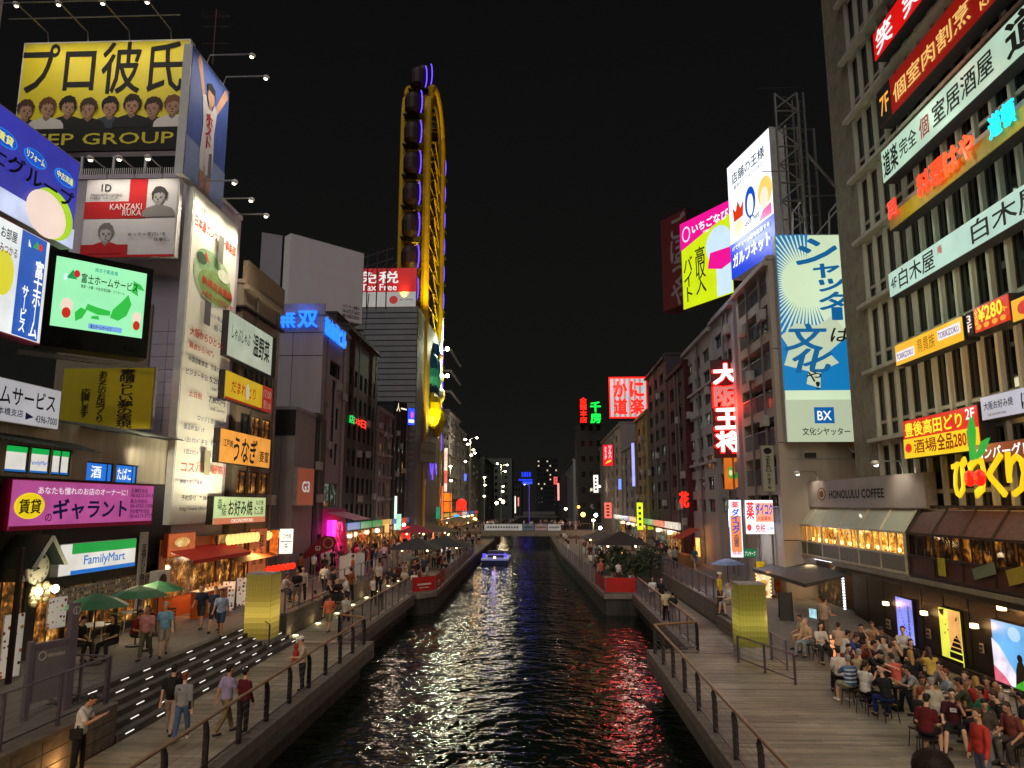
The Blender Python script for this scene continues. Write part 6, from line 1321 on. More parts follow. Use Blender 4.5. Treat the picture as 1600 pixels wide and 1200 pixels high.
# dark red vertical sign tower
rt_ = sign('billboard', 'unlit dark red rooftop sign tower with grey vertical hiragana', 'billboard', 1034, 345, 488, 1076, 150, d=76, face=M('#6a1c20', .7, noise=.1), frame=M('#240a0c', .7), thick=1.8, its=[('v', 'ごぼうや', .35, .02, .6, .95, M('#9a8a8c', .7), dict(bold=.03))])
# neon vertical restaurant sign
LT = E('#fff6f0', 2.6, 0)
ob = neon('neon_sign', 'tall vertical sign of big white-hot characters with red neon outline', '大阪王将', (1116, 1157), 568, 708, 105, d=50, mat=[LT, E('#c89088', .7, 0), LT, LT], thick=.2, vert=True, bold=.05, back=None)
P, rz, W, Hh = span(1116, 568, 708, 1157, 105, None, 50)
for i, ch in enumerate('大阪王将'):
    put_text(ob, ch, W*.0, Hh*(3-i)/4+Hh/4*.03, W*1.0, Hh/4*.94, E('#ff1008', 5.5, 0), y=.05, bold=.12, thick=.05, name='neon_outline')
box('back_board', M('#2a0a0a', .6), ob, -.15, W+.1, .3, .7, -.3, Hh+.3)
lamp('red_neon_glow', 'POINT', (P.x+W*.5, P.y-1.3, P.z+Hh/2), 450, '#ff3a28', .6)
dg = sign('shop_sign', 'orange panel with green monster-like swirl below the white vertical characters', 'sign', 1131, 713, 765, 1162, 110, d=50.5, face=E('#e87818', .8, .3, 1), frame=M('#8a2a10', .6), thick=.3, its=[('o', .35, .5, .16, .18, E('#60a838', .8, 0)), ('o', .35, .5, .09, .09, E('#f0e8a0', .9, 0)), ('p', [(.5, .3), (.8, .35), (.85, .7), (.6, .6)], E('#3c9030', .8, .4, 5))])
sign('shop_sign', 'narrow white vertical cafe sign fixed to the pinkish building corner', 'sign', 1191, 696, 768, 1210, 90, d=yb0-.2, face=M('#8e9080', .6, noise=.05), frame=M('#7a7a70', .6), thick=.3, its=[('o', .5, .88, .34, .07, K), ('v', 'ZEROcafe', .25, .06, .5, .70, K)])
sign('shop_sign', 'tall white and orange pharmacy light box with blue vertical katakana', 'sign', 1140, 781, 871, 1160, 100, d=42.5, face=E('#eef0ff', 1.35, .1), frame=ALU, thick=.3, its=[('r', .1, .10, .8, .62, E('#e88a50', 1.1, 0)), ('t', '薬', .2, .86, .6, .11, E('#e01818', 1.1, 0), dict(bold=.03)), ('v', 'ダイコク', .2, .42, .6, .42, E('#1838c0', 1.1, 0), dict(bold=.05)), ('v', '大国薬局', .3, .18, .4, .22, T('#2838a0')), ('t', '免税', .15, .04, .7, .07, E('#d81818', 1, 0))])
sign('shop_sign', 'square white pharmacy light box with red and blue writing', 'sign', 1164, 781, 835, 1209, 90, d=yb0-1.0, face=E('#eaf0ff', 1.5, .12), frame=ALU, thick=.3, its=[('t', '薬', .06, .44, .26, .5, E('#e81818', 1.1, 0), dict(bold=.04)), ('r', .36, .36, .62, .55, E('#f0a888', 1.1, 0)), ('t', 'ダイコク', .38, .56, .58, .34, E('#1838c0', 1.1, 0), dict(bold=.05)), ('t', '大国薬局', .42, .4, .46, .12, E('#d03030', 1, 0)), ('t', '免税', .34, .06, .34, .24, E('#d81818', 1.1, 0), dict(bold=.03)), ('t', 'TAX FREE', .7, .12, .26, .1, T('#2030a0')), ('o', .12, .2, .08, .1, E('#e83a30', 1.1, 0))])
lamp('pharmacy_glow', 'AREA', (11.0, 44.5, 5.0), 190, '#eaf0ff', 1.5, rot=(9, 40, 0))
neon('neon_sign', 'small red neon flower-like emblem projecting from the maroon building', '花', (1061, 1077), 768, 793, 90, d=62, mat=E('#ff1c10', 2.4, 0), thick=.1, bold=.08)
# ---- right row beyond
XR = 13.0
def RB(nm, lab, pn, pf, pt, col, nc, nr, X=XR, panes=None, **k):
    ya, yb = PX(pn, 700, X).y+.1, PX(pf, 700, X).y; z = PX(pn, pt, X).z; ww = min((yb-ya)/nc*.62, 2.2)
    return bldg(nm, lab, X, X+10, ya, yb, z, M(col, .8, noise=.2, scale=1.2, streak=1), C=grid(yb-ya, 4, z-2, nc, nr, ww, min(1.6, (z-6)/nr*.6)), side='R', panes=panes or [GLASS]*5+[COOL[0], DIM[4], WARM[2], COOL[1], DIM[3]], frame=M('#5a5658', .5), **k)
RB('office_building', 'pale grey office block with wide dark window bands left of the vertical white characters', 1156, 1120, 455, '#9a9496', 2, 8)
RB('office_building', 'light-walled office block with small windows beyond the vertical characters', 1119, 1074, 500, '#a8a2a2', 3, 8, ac=2, bands=[(8, .2, .2, None), (14, .2, .2, None)])
RB('maroon_building', 'narrow dark maroon building with a red emblem', 1073, 1046, 560, '#4a1a20', 2, 6, X=12.6)
RB('dark_office', 'dark mauve-grey office block with a tall facade beyond the maroon building', 1045, 1013, 548, '#3c3238', 3, 8, X=12.6, panes=[GLASS]*5+[COOL[1], M('#3a2a2c', .3)])
RB('yellow_building', 'narrow mustard-coloured building left of the dark office block', 1012, 994, 640, '#7a6c38', 2, 6, X=12.4)
RB('grey_block', 'plain grey block with pale pillars under the red crab restaurant sign', 993, 972, 690, '#6a6468', 2, 5, X=12.2)
RB('pale_building', 'pale building carrying the red drugstore sign', 970, 940, 660, '#7c7270', 4, 7, X=12.2)
RB('grey_block', 'slender grey building beyond the red drugstore sign', 938, 922, 700, '#6e6a66', 3, 6, X=12.0)
RB('white_block', 'low whitish block far along the right bank', 920, 905, 720, '#7a7874', 3, 6, X=11.6)
RB('white_block', 'last tall white block far along the right bank with four square top windows', 895, 876, 718, '#8a8a88', 2, 5, X=9.5)
RB('dark_office', 'very distant dark block at the end of the right bank', 875, 866, 745, '#3a3634', 2, 4, X=7)
ks = sign('neon_sign', 'square red neon crab restaurant sign with pale blue stripes and red characters', 'neon sign', 953, 591, 652, 1010, 90, d=97, face=E('#9ec8c8', 1.0, .1), frame=M('#601010', .6), thick=.6, its=[
  ('poly', [[(a, 0), (a+.06, 0), (a+.06, 1), (a, 1)] for a in (.1, .24, .38, .52, .66, .8)], E('#c88080', .9, 0), 'printed_stripe')])
W_, H_ = ks['_w'], ks['_h']; KR = E('#ff140c', 4.5, 0)
for ch, u, v in (('か', .1, .52), ('に', .56, .52), ('道', .1, .08), ('楽', .56, .08)): put_text(ks, ch, u*W_, v*H_, .36*W_, .38*H_, KR, y=-.15, bold=.09, thick=.1, name='neon_letter')
for a in ((-.02, -.02, 1.04, .03), (-.02, .99, 1.04, .03)): MB().box(a[0]*W_, (a[0]+a[2])*W_, -.2, -.05, a[1]*H_, (a[1]+a[3])*H_).build('neon_frame', KR, ks)
for x in (-.02, .99): MB().box(x*W_, (x+.03)*W_, -.2, -.05, .01*H_, .99*H_).build('neon_frame', KR, ks)
lamp('crab_sign_glow', 'POINT', (10.5, 94, 22), 900, '#ff3a30', .5)
neon('neon_sign', 'slim vertical column of small red neon characters on the far right bank', '金龍本店', (906, 917), 621, 661, 90, d=150, mat=E('#ff1c10', 2.6, 0), vert=True, back=T('#0c0808'), bold=.06)
neon('neon_sign', 'pair of green vertical neon characters on the far right bank', '千房', (922, 939), 627, 662, 90, d=148, mat=E('#10d83c', 2.6, 0), vert=True, back=T('#080c08'), bold=.05)
bldg('sign_tower', 'dark far building bearing the red and green vertical neon signs', PY(902, 700, 151).x, PY(945, 700, 151).x, 151, 160, PY(920, 664, 151).z, M('#2a2624', .8), S=grid(PY(945, 700, 151).x-PY(902, 700, 151).x, 3, 22, 3, 6, .8, 1.2), side='R', panes=[GLASS, GLASS, COOL[0]])
sign('shop_sign', 'red drugstore sign with white katakana on the far right bank', 'sign', 942, 695, 728, 958, 110, d=118, face=E('#e41420', 1.5, .05), its=[('v', 'ツルハ', .56, .35, .3, .6, WH, dict(bold=.04)), ('v', 'ドラッグ', .15, .3, .25, .6, WH, dict(bold=.04)), ('p', [(.2, .08), (.8, .2), (.85, .3), (.4, .22)], E('#ffc040', 1.4, 0))])
for i, (px, t, b, wpx, d_, c_, lb) in enumerate(((931, 742, 770, 8, 116, '#e8e0d8', 'white vertical light box with faint writing left of the drugstore sign'), (989, 692, 760, 5, 92, '#9a9af0', 'thin violet-white vertical light strip on the grey block'), (1000, 785, 828, 10, 88, '#c8d818', 'yellow-green lit panel at street level of the mustard building'), (950, 785, 810, 12, 110, '#d86050', 'red and white lit poster low on the far right bank'), (909, 745, 782, 5, 170, '#b8d020', 'thin yellow-green vertical sign far on the right bank'), (872, 755, 782, 3, 210, '#ff9a90', 'thin pink-white vertical light far at the canal end'), (868, 745, 757, 6, 230, '#e05050', 'small red square sign far on the right bank'), (968, 748, 765, 5, 100, '#6a90ff', 'small blue sign with white writing on the grey block'))):
    sign('shop_sign', lb, 'sign', px-wpx//2, t, b, px-wpx//2+wpx, 100, d=d_, face=E(c_, 1.5, .25, 1), thick=.2, its=[('r', .3, .15+q*.2, .4, .1, T('#40281c')) for q in range(4)] if wpx > 5 else [])
# ================================================================== far end of the canal
def LB(lab, pn, pf, pt, col, nc, nr, X=-17.3, lit=None, **k):
    ya, yb = PX(pn, 700, X).y+.2, PX(pf, 700, X).y; z = PX(pn, pt, X).z; ww = min((yb-ya)/nc*.6, 2.4)
    return bldg('far_building', lab, X-8, X, ya, yb, z, M(col, .8, noise=.2, scale=.8, streak=1), S=grid(8, 4, z-2, 3, nr, 1.2, min(1.5, (z-6)/nr*.55)), C=grid(yb-ya, 4, z-2, nc, nr, ww, min(1.6, (z-6)/nr*.6)), panes=[GLASS]*5+(lit or [COOL[0], WARM[0]]), frame=M('#6a6668', .5), **k)
LB('pale pillar-like building just right of the ferris wheel', 692, 701, 640, '#6c6468', 2, 8)
LB('light grey building with balconies right of the ferris wheel', 701, 717, 640, '#8a8482', 3, 8, bands=[(6+i*4, .3, .4, None) for i in range(8)])
LB('white-edged building with vertical strips down the left row', 717, 727, 668, '#908c8a', 2, 7)
LB('dark grey building in the far left row behind the lamp posts', 727, 742, 690, '#4c4848', 3, 7)
LB('greenish grey building in the far left row behind the tall lamp', 742, 757, 705, '#565c50', 3, 7)
LB('far pale green block near the end of the left row', 757, 772, 715, '#4e544c', 3, 6, X=-16)
bldg('far_building', 'wide greenish block closing the left row above the bridge', -19, PY(800, 700, 262).x, 262, 280, PY(780, 717, 262).z, M('#545a50', .8, noise=.2), S=grid(8, 4, 20, 4, 7, .9, 1.2), panes=[GLASS]*6+[COOL[0]])
bldg('far_building', 'low dark block left of the distant high-rise', PY(800, 700, 330).x, PY(815, 700, 330).x, 330, 350, PY(800, 745, 330).z, M('#2c2c2a', .8), S=grid(4, 4, 16, 3, 4, .7, 1.2))
hx0, hx1 = PY(838, 700, 560).x, PY(872, 700, 560).x
hr_ = bldg('high_rise', 'distant dark high-rise with a scatter of tiny lit windows at the canal end', hx0, hx1, 560, 580, PY(850, 716, 560).z, M('#15161a', .8, noise=.1), S=[(x, 6+k*3.4, 1.1, 1.2, E('#ffe8c0', .8, 0) if random.random() < .22 else None, (0, 0)) for k in range(10) for x in cols_of(0, hx1-hx0, 7, 1.1)])
bldg('far_building', 'second dark distant block right of the high-rise', PY(872, 700, 500).x, PY(886, 700, 500).x, 500, 520, PY(872, 760, 500).z, M('#17171a', .8), S=[(1+i*1.6, 4+k*3, .8, .9, E('#ffe0b0', .7, 0) if random.random() < .3 else None, (0, 0)) for i in range(3) for k in range(4)])
tag_s(box('far_skyline', M('#0c0d10', .9), None, -160, -30, 420, 430, -2, 14)); tag_s(box('far_skyline', M('#0c0d10', .9), None, 20, 160, 420, 430, -2, 16))
BL = E('#2040ff', 1.1, .1)
P = PY(822, 745, 300); bs = empty('neon_sign', P, 0, 'distant blue lit rooftop sign over the bridge', 'neon sign'); 
for i in range(4): MB().box(-1.8+i*1.0, -1.1+i*1.0, 0, .3, 0, 1.9).build('neon_letter', BL, bs)
MB().box(-3, 2.5, 0, .3, -1.6, -.9).build('base_strip', BL, bs); MB().box(-1.5, 2.5, 0, .3, -2.9, -1.9).build('base_strip', E('#2848e0', 1.6, .2), bs)
pp = empty('street_lamp', (PY(827, 800, 180).x, 180, 0), 0, 'tall violet-lit lamp post standing beyond the bridge', 'street lamp'); zt_l = PY(827, 757, 180).z
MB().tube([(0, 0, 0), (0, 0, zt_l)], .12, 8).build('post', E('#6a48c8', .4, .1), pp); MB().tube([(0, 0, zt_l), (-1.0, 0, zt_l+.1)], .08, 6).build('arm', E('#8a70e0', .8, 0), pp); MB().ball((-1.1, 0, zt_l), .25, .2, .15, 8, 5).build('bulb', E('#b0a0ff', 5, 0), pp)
lamp('violet_lamp_light', 'POINT', (pp.location.x-1.1, 179, zt_l-.5), 60, '#6a50ff', .3)
# lamp posts with several heads
def lamp_post(lab, px, pytop, d, heads, X=None, col='#fff0c8', s=9, pw=250, base=.9):
    P = PY(px, pytop, d); r = empty('street_lamp', (P.x, P.y, base), 0, lab, 'street lamp'); h = P.z-base
    MB().tube([(0, 0, 0), (0, 0, h)], [.12, .07], 8).build('post', M('#8a8c84', .5, .4), r)
    for (dx, dz) in heads:
        MB().tube([(0, 0, h+dz-.3), (dx*.7, 0, h+dz), (dx, 0, h+dz)], .04, 5).build('arm', ALU, r); MB().ball((dx, 0, h+dz-.08), .26, .26, .16, 8, 5).build('bulb', E(col, s*2, 0), r)
    if pw: lamp('street_light', 'POINT', (P.x, P.y-.5, P.z-.4), pw*.9, col, .3)
    return r
lamp_post('tall lamp post with a cluster of heads over the left promenade', 735, 686, 140, [(-1.0, 0), (1.2, .3), (-.5, -.9), (.6, -2.0), (.2, -3.0), (-.9, -4.2), (.9, -2.6)], pw=900, s=12)
lamp_post('tall lamp post with heads stacked down its mast near the bridge', 783, 726, 175, [(-.9, .3), (1.4, 0), (1.0, -1.5), (.5, -5), (-.2, -8), (.4, -6.2)], pw=900, s=12)
lamp_post('lamp post with two heads low in the left row', 757, 745, 150, [(0, 0), (.1, -1.6), (0, -3.8)], pw=400)
lamp_post('short lamp post before the pale buildings right of the wheel', 704, 728, 125, [(0, 0), (.1, -2.4), (1.8, -6)], pw=500, s=12)
lamp_post('far right lamp post with a small white head', 1237-310, 812, 110, [(0, 0)], pw=160, s=8)
lamp_post('lamp post with stacked white heads in the far right row', 908, 738, 165, [(0, 0), (0, -1.6), (1.6, -.7)], pw=400)
for i, (px, py, d, c_, sz, lb) in enumerate(((911, 804, 125, '#ff9a30', .35, 'orange globe lamp at the right end of the bridge'), (904, 792, 135, '#ff7a20', .22, 'tall orange lamp at the right end of the bridge'), (931, 805, 125, '#f0f4ff', .3, 'bright white globe light on the right bank near the bridge'), (742, 812, 118, '#ffb050', .3, 'orange lamp at the left end of the bridge'), (937, 760, 140, '#fff4c8', .18, 'small pale lamp high on the far right row'), (884, 795, 160, '#ffe8d0', .25, 'small white lamp beyond the right end of the bridge'), (776, 786, 190, '#ffe8c0', .4, 'cluster lamp at the foot of the far left blocks'), (786, 784, 190, '#ffe0b0', .4, 'right cluster lamp at the foot of the far left blocks'), (938, 825, 96, '#fff8e8', .2, 'bright lamp over the white awning on the right bank'), (660, 846, 74, '#ffd890', .12, 'small warm bulb under the grey tent'), (704, 846, 80, '#e8f4ff', .22, 'dazzling white work light among the tents'), (631, 820, 76, '#e0ecff', .16, 'small white lamp above the red stall'), (700, 835, 100, '#ffb060', .16, 'warm lamp over the tents left of the bridge'), (716, 784, 130, '#f4f4e0', .18, 'white lamp over the red round sign'))):
    P = PY(px, py, d); g = empty('globe_lamp', P, 0, lb, 'lamp'); MB().ball((0, 0, 0), sz, sz, sz, 10, 6).build('globe', E(c_, 28, 0), g); MB().tube([(0, .1, -sz), (0, .1, -min(2.5, P.z-1))], .03, 5).build('post', STEEL_D, g)
    lamp('globe_light', 'POINT', (P.x, P.y-sz-.3, P.z-.2), 140*sz*(d/100)**1.2*2.2, c_, .2)
# stalls of lit colours at the foot of both rows
def lit(lab, px0, t, b, px1, d, col, s=1.3, cat='sign', nm='shop_sign', noise=.35): return sign(nm, lab, cat, px0, t, b, px1, 85, d=d, face=E(col, s, noise, 1.2), thick=.25)
lit('upper of two orange lit panels stacked beside the wheel foot', 692, 770, 740+30, 706, 124, '#ff7a14') if False else None
for a in (('upper orange lit panel of two stacked right of the wheel', 693, 770, 783, 706, 126, '#ff7a18', 1.4), ('lower orange lit panel of two stacked right of the wheel', 693, 784, 800, 706, 126, '#ff6a10', 1.5), ('thin tall orange-red light strip beside the two orange panels', 690, 760, 817, 692, 125, '#ff5a30', 2.0), ('tall pale pink light strip on the pale building', 694, 700, 768, 699, 127, '#ffc8b0', 1.4), ('yellow lit shop panel at the foot of the wheel', 663, 793, 811, 676, 112, '#e8dc10', 1.3), ('left teal lit panel at the foot of the wheel', 653, 790, 812, 662, 112, '#128a68', 1.0), ('right teal lit panel at the foot of the wheel', 681, 792, 811, 688, 112, '#128a68', 1.0), ('small white lit square above the yellow panel', 659, 781, 790, 668, 112, '#e8f0d0', 1.3), ('blue and white slanted light left of the octopus sign', 709, 804, 808, 718, 122, '#30a0ff', 2.0), ('small red and blue light on the dark left row', 725, 740, 751, 729, 140, '#5060ff', 2.0), ('white tall light strip on the left row shopfronts', 616, 775, 828, 620, 86, '#d8ffe0', 1.6), ('pale green and blue poster by the white light strip', 619, 803, 828, 627, 84, '#a0e0c0', 1.2), ('orange lit doorway in the left row', 601, 818, 832, 608, 78, '#ffae60', 1.3), ('bright red stall board with white marks on the left promenade', 627, 822, 846, 641, 80, '#e82418', 1.4), ('far white light column beyond the bridge on the left', 804, 775, 802, 806, 240, '#f4e8d8', 1.5), ('far pink light column beyond the bridge on the left', 809, 777, 791, 811, 245, '#ff8a80', 1.4), ('red banner sign hanging in the far left row', 694, 735, 755, 699, 123, '#e06048', 1.2)): lit(*a)
oc = empty('octopus_sign', PY(721, 787, 120), 0, 'round red lit octopus-shaped sign over the left promenade', 'sign'); MB().ball((0, 0, 0), .85, .3, .8, 14, 8).build('body', E('#ff2818', 1.8, .15), oc)
for a in (-.6, -.2, .2, .6): MB().tube([(a, 0, -.5), (a*1.3, 0, -1.1)], .16, 6).build('tentacle', E('#ff2818', 1.8, .1), oc)
gb_ = sign('hoarding', 'pale grey slanting hoarding with faint lettering between the wheel legs', 'hoarding', 656, 690, 722, 681, 25, X=-16.2, face=M('#8a8a78', .7, noise=.2), thick=.3, its=[('t', 'Don Quijote', .12, .35, .76, .3, M('#5a5a52', .7))])
zg = PY(668, 735, 108).z
vr = empty('violet_neon', (-16.5, 106, zg), R(60), 'violet neon loops between the feet of the ferris wheel', 'neon sign')
m = MB()
for x in (-1.6, .2, 1.4): m.tube([(x, 0, -1.4), (x+.1, 0, .6), (x+.4, 0, 1.3), (x+.8, 0, .9), (x+1.0, 0, -.6)], .07, 5)
m.build('neon_tube', E('#6a40ff', 2.6, 0), vr)
box('ground_floor', M('#5c5254', .7), fw, -3.5, 1.2, -rad_+.5, rad_, 0, 9.0)
# bridge
yB = 128.0; bxl, bxr = PY(745, 820, yB).x-5, PY(897, 820, yB).x+5; zbt = PY(800, 838, yB).z; zbd = PY(800, 829, yB).z; zrl = PY(800, 819, yB).z
br = empty('footbridge', ((bxl+bxr)/2, yB, 0), 0, 'low footbridge across the canal with banners on its side and a crowd on top', 'bridge'); hw = (bxr-bxl)/2
box('deck', M('#6c675e', .8, noise=.2), br, -hw, hw, 0, 5, zbt, zbd)
n = 14
for i in range(n): box('girder_panel', M('#7a7468', .7, noise=.2), br, -hw+i*2*hw/n+.04, -hw+(i+1)*2*hw/n-.04, -.08, 0, zbt+.05, zbd-.05)
box('handrail', STEEL, br, -hw, hw, -.03, .03, zrl+.08, zrl+.16)
for i in range(24): box('post', STEEL, br, -hw+i*2*hw/23-.03, -hw+i*2*hw/23+.03, -.02, .04, zbd, zrl+.1)
x0b = PY(757, 820, yB).x-br.location.x
for (a, b, c_) in ((757, 816, '#c8c4bc'), (817, 835, '#5a6a70'), (836, 855, '#a0807c'), (856, 876, '#c0bcb4')):
    xa_, xb__ = PY(a, 820, yB).x-br.location.x, PY(b, 820, yB).x-br.location.x
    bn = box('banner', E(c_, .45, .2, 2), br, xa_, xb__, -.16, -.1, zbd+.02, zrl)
    r_ = empty('banner_print', (xa_, -.17, zbd+.02)); r_.parent = br; items(r_, xb__-xa_, zrl-zbd, [('r', .08+q*.07, .35, .04, .3, T('#3a3430')) for q in range(12)], y0=0)
for x in (-7.6+0, 2.4): pass
prism_s('bridge_abutment', [(bxl-6, yB), (-7.9, yB), (-7.9, yB+6), (bxl-6, yB+6)], -2.5, zbt, CONC_D); prism_s('bridge_abutment_right', [(2.2, yB), (bxr+6, yB), (bxr+6, yB+6), (2.2, yB+6)], -2.5, zbt, CONC_D)
# banner fences
def banner_fence(lab, pts, cols, h=1.05, step=2.6):
    r = empty('banner_fence', (pts[0][0], pts[0][1], 0), 0, lab, 'fence'); ox, oy = pts[0]; k = 0
    for (a, b) in zip(pts, pts[1:]):
        d = Vector(b)-Vector(a); L = d.length; n = max(1, round(L/step)); an = math.atan2(d.y, d.x)
        for i in range(n):
            p = Vector(a)+d*(i/n)-Vector((ox, oy)); c_ = cols[min(k, len(cols)-1)]; k += 1
            b_ = MB(); w_ = L/n-.05
            for q in range(8): x = q*w_/8; b_.quad((x, .015*math.sin(q*1.7), .12), (x+w_/8, .015*math.sin((q+1)*1.7), .12), (x+w_/8, .02*math.sin((q+1)*1.3), h), (x, .02*math.sin(q*1.3), h))
            bo = b_.build('banner', M(c_, .7, noise=.2, scale=3), r, (p.x, p.y, 0), an)
            MB().box(w_*.2, w_*.8, -.035, -.03, .5, .62).box(w_*.3, w_*.7, -.035, -.03, .32, .38).build('banner_print', M('#8a7a74' if c_ != '#b01c18' else '#d8b8b0', .7), bo)
            MB().tube([(p.x, p.y, 0), (p.x, p.y, h+.05)], .03, 6).build('post', STEEL, r)
    return r
WB_ = ['#b01c18', '#b01c18', '#a83a34', '#a89088']+['#a8a29a', '#98928c', '#a8a29a', '#8c8a72', '#a49e94', '#9a8e8a', '#a8a29a']*3
banner_fence('banner fence on the left water edge, red then white panels running to the boat', [(-8.5, 49.6), (-7.15, 51.1), (-7.85, 88)], WB_)
banner_fence('banner fence on the right water edge, red then pale panels running to the bridge', [(6.2, 50.1), (4.15, 50.12), (2.4, 95), (1.75, 124)], WB_)
lamp('promenade_light', 'POINT', (-9.5, 47.5, 2.6), 60, '#ffe0c0', .3); lamp('promenade_light', 'POINT', (5.4, 47.0, 2.6), 40, '#ffe0c0', .3)
# boat
bt = empty('tour_boat', (-5.6, 90, -1.35), 0, 'flat open tour boat with violet lights moored by the left bank', 'boat')
MB().prism([(-1.6, 0), (1.6, 0), (1.6, 9), (0, 11), (-1.6, 9)], -.2, .55).build('hull', M('#1c2440', .5), bt); MB().box(-1.62, 1.62, -.03, 8, .56, .72).build('gunwale', E('#a8a8e8', .35, .1), bt); box('deck', M('#55506a', .6), bt, -1.5, 1.5, .2, 8, .5, .6)
for x in (-1.45, 1.1): box('light_panel', E('#5a4cff', 1.6, .1), bt, x, x+.36, .1, .2, .9, 1.35)
box('stern_rail', E('#7a70e0', 1.0, .2), bt, -1.3, 1.3, .15, .22, 1.2, 1.28); box('cabin', M('#3a3850', .5), bt, -1.0, 1.0, 2.5, 4, .6, 1.5); MB().ball((0, .05, .9), .14, .1, .14, 8, 5).build('lamp', E('#ffc880', 9, 0), bt)
lamp('boat_light', 'POINT', (-5.6, 88.6, .3), 35, '#7060ff', .2)
# tents and awnings on the promenades
def tent(lab, px, pyb, d, w_, h, col, z0=.9, cat='tent'):
    P = PY(px, pyb, d); r = empty('tent', (P.x, d, z0), 0, lab, cat); ze = P.z-z0
    MB().add([(-w_, -w_, ze), (w_, -w_, ze), (w_, w_, ze), (-w_, w_, ze), (0, 0, ze+h)], [(0, 1, 4), (1, 2, 4), (2, 3, 4), (3, 0, 4)]).build('canopy', M(col, .8, noise=.15), r)
    for x in (-w_, w_):
        for y in (-w_, w_): MB().box(x*.97-.03, x*.97+.03, y*.97-.03, y*.97+.03, 0, ze).build('leg', STEEL, r)
    for x in (-w_*.5, w_*.5): MB().ball((x, -w_*.3, ze-.15), .09, .09, .09, 8, 5).build('bulb', E('#ffd898', 9, 0), r)
    lamp('tent_light', 'POINT', (P.x, d-w_*.4, z0+ze-.35), 70, '#ffd8a0', .15)
tent('dark grey pointed tent on the left promenade before the stalls', 650, 857, 66, 2.2, 1.0, '#4a4a48')
tent('wide dark tent right of the grey one on the left promenade', 693, 853, 76, 2.8, 1.0, '#3c3a3a')
tent('brown sloping stall roof below the ferris wheel', 677, 830, 88, 3.0, .8, '#6a5440')
tent('pink and red stall canopy beside the red stall board', 650, 832, 80, 1.8, .9, '#a83848')
tent('tan stall roof near the octopus sign', 716, 815, 112, 3.2, .8, '#7a6448')
tent('dark pointed tent behind the bushes on the right promenade', 970, 850, 64, 2.3, 1.1, '#3a3431', z0=0)
tent('grey pointed tent farther along the right promenade', 938, 841, 84, 2.3, .9, '#5a5854', z0=0)
P = PY(1063, 868, 58); ra = empty('red_awning_stall', (12.4, 60, .9), R(-90), 'small stall under a red-orange lit awning at the foot of the right row', 'stall')
MB().add([(-3, 0, 3.0), (1, 0, 3.0), (1, -1.6, 2.2), (-3, -1.6, 2.2)], [(0, 1, 2, 3)]).build('awning', M('#b03a24', .7), ra); box('counter', M('#7a5430', .6), ra, -2.6, .6, -1.2, -.6, 0, 1.0); box('shelf_light', E('#ffb050', 1.8, .4, 3), ra, -.4, .8, -.12, -.05, .9, 2.3)
lamp('stall_light', 'POINT', (11.0, 60, 3.0), 90, '#ffa050', .1)
# shrubs in planters on the right promenade
def shrub(lab, x, y, z, s):
    r = empty('shrub', (x, y, z), 0, lab, 'shrub', None); box('planter', M('#4a4640', .8), r, -s*.6, s*.6, -s*.4, s*.4, 0, .5)
    m = MB(); 
    for i in range(420):
        a = random.random()*6.28; e = random.uniform(-.6, 1.4); q = s*random.uniform(.55, 1.05)*(1+.2*math.sin(a*3+e*2)); c_ = Vector((q*math.cos(a)*math.cos(e), q*.8*math.sin(a)*math.cos(e), .5+s*.8+q*.9*math.sin(e))); u = Vector((random.gauss(0, 1), random.gauss(0, 1), random.gauss(0, 1))).normalized(); v = u.orthogonal().normalized(); l = random.uniform(.10, .2)
        m.add([c_-u*l, c_+v*l*.4, c_+u*l, c_-v*l*.4], [(0, 1, 2, 3)])
    m.build('crown', M('#2a3a20', .6, noise=.4), r)['kind'] = 'stuff'; MB().tube([(0, 0, .4), (0, 0, .5+s)], .05, 6).build('trunk', M('#3a2c20', .8), r)
for i, (x, y, s) in enumerate(((6.6, 53.5, 1.0), (7.9, 55.5, 1.25), (6.0, 57.5, .9), (8.2, 60, 1.1), (5.2, 63, .8), (6.6, 66, 1.0))):
    shrub(['low dark shrub nearest the red banner on the right promenade', 'largest dark shrub under the right promenade tent', 'small dark shrub between the tent and the water', 'dark shrub behind the right tent', 'small shrub along the pale banners', 'round shrub farthest along the right banners'][i], x, y, 0, s)
# big glass-fronted light spills of the shop rows (shop fronts)
def shopfronts(lab, X, y0, y1, n, face, side):
    st = (y1-y0)/n
    for i in range(n):
        r = empty('small_shop', (X, y0+i*st, .9), R(90 if side == 'L' else -90), '%s, %s from the near end' % (lab, ['first', 'second', 'third', 'fourth', 'fifth', 'sixth', 'seventh', 'eighth', 'ninth', 'tenth'][i]), 'shop')
        s_ = 1 if side == 'L' else -1
        a, b = (0, st-.4) if side == 'L' else (-st+.4, 0)
        box('window', face[i % len(face)], r, a, b, -.08, -.02, .4, 2.5); box('fascia', E(['#c84020', '#e0a030', '#d8d0c0', '#3060a0', '#308a50'][random.randrange(5)], .8, .3, 2), r, a, b, -.3, -.02, 2.7, 3.3)
        lamp('shop_light', 'POINT', (X+s_*1.0, y0+(i+.5)*st, 3.0), 36, '#ffc080' if i % 3 else '#ffe8d8', .2)
shopfronts('lit shop in the left row past the dark building', -17.0, 64, 98, 7, WARM, 'L')
shopfronts('lit shop in the left row beyond the wheel', -17.2, 120, 200, 8, WARM, 'L')
shopfronts('dim shop in the right row past the red awning', 12.2, 66, 124, 8, [WARM[0], COOL[0], GLASS], 'R')
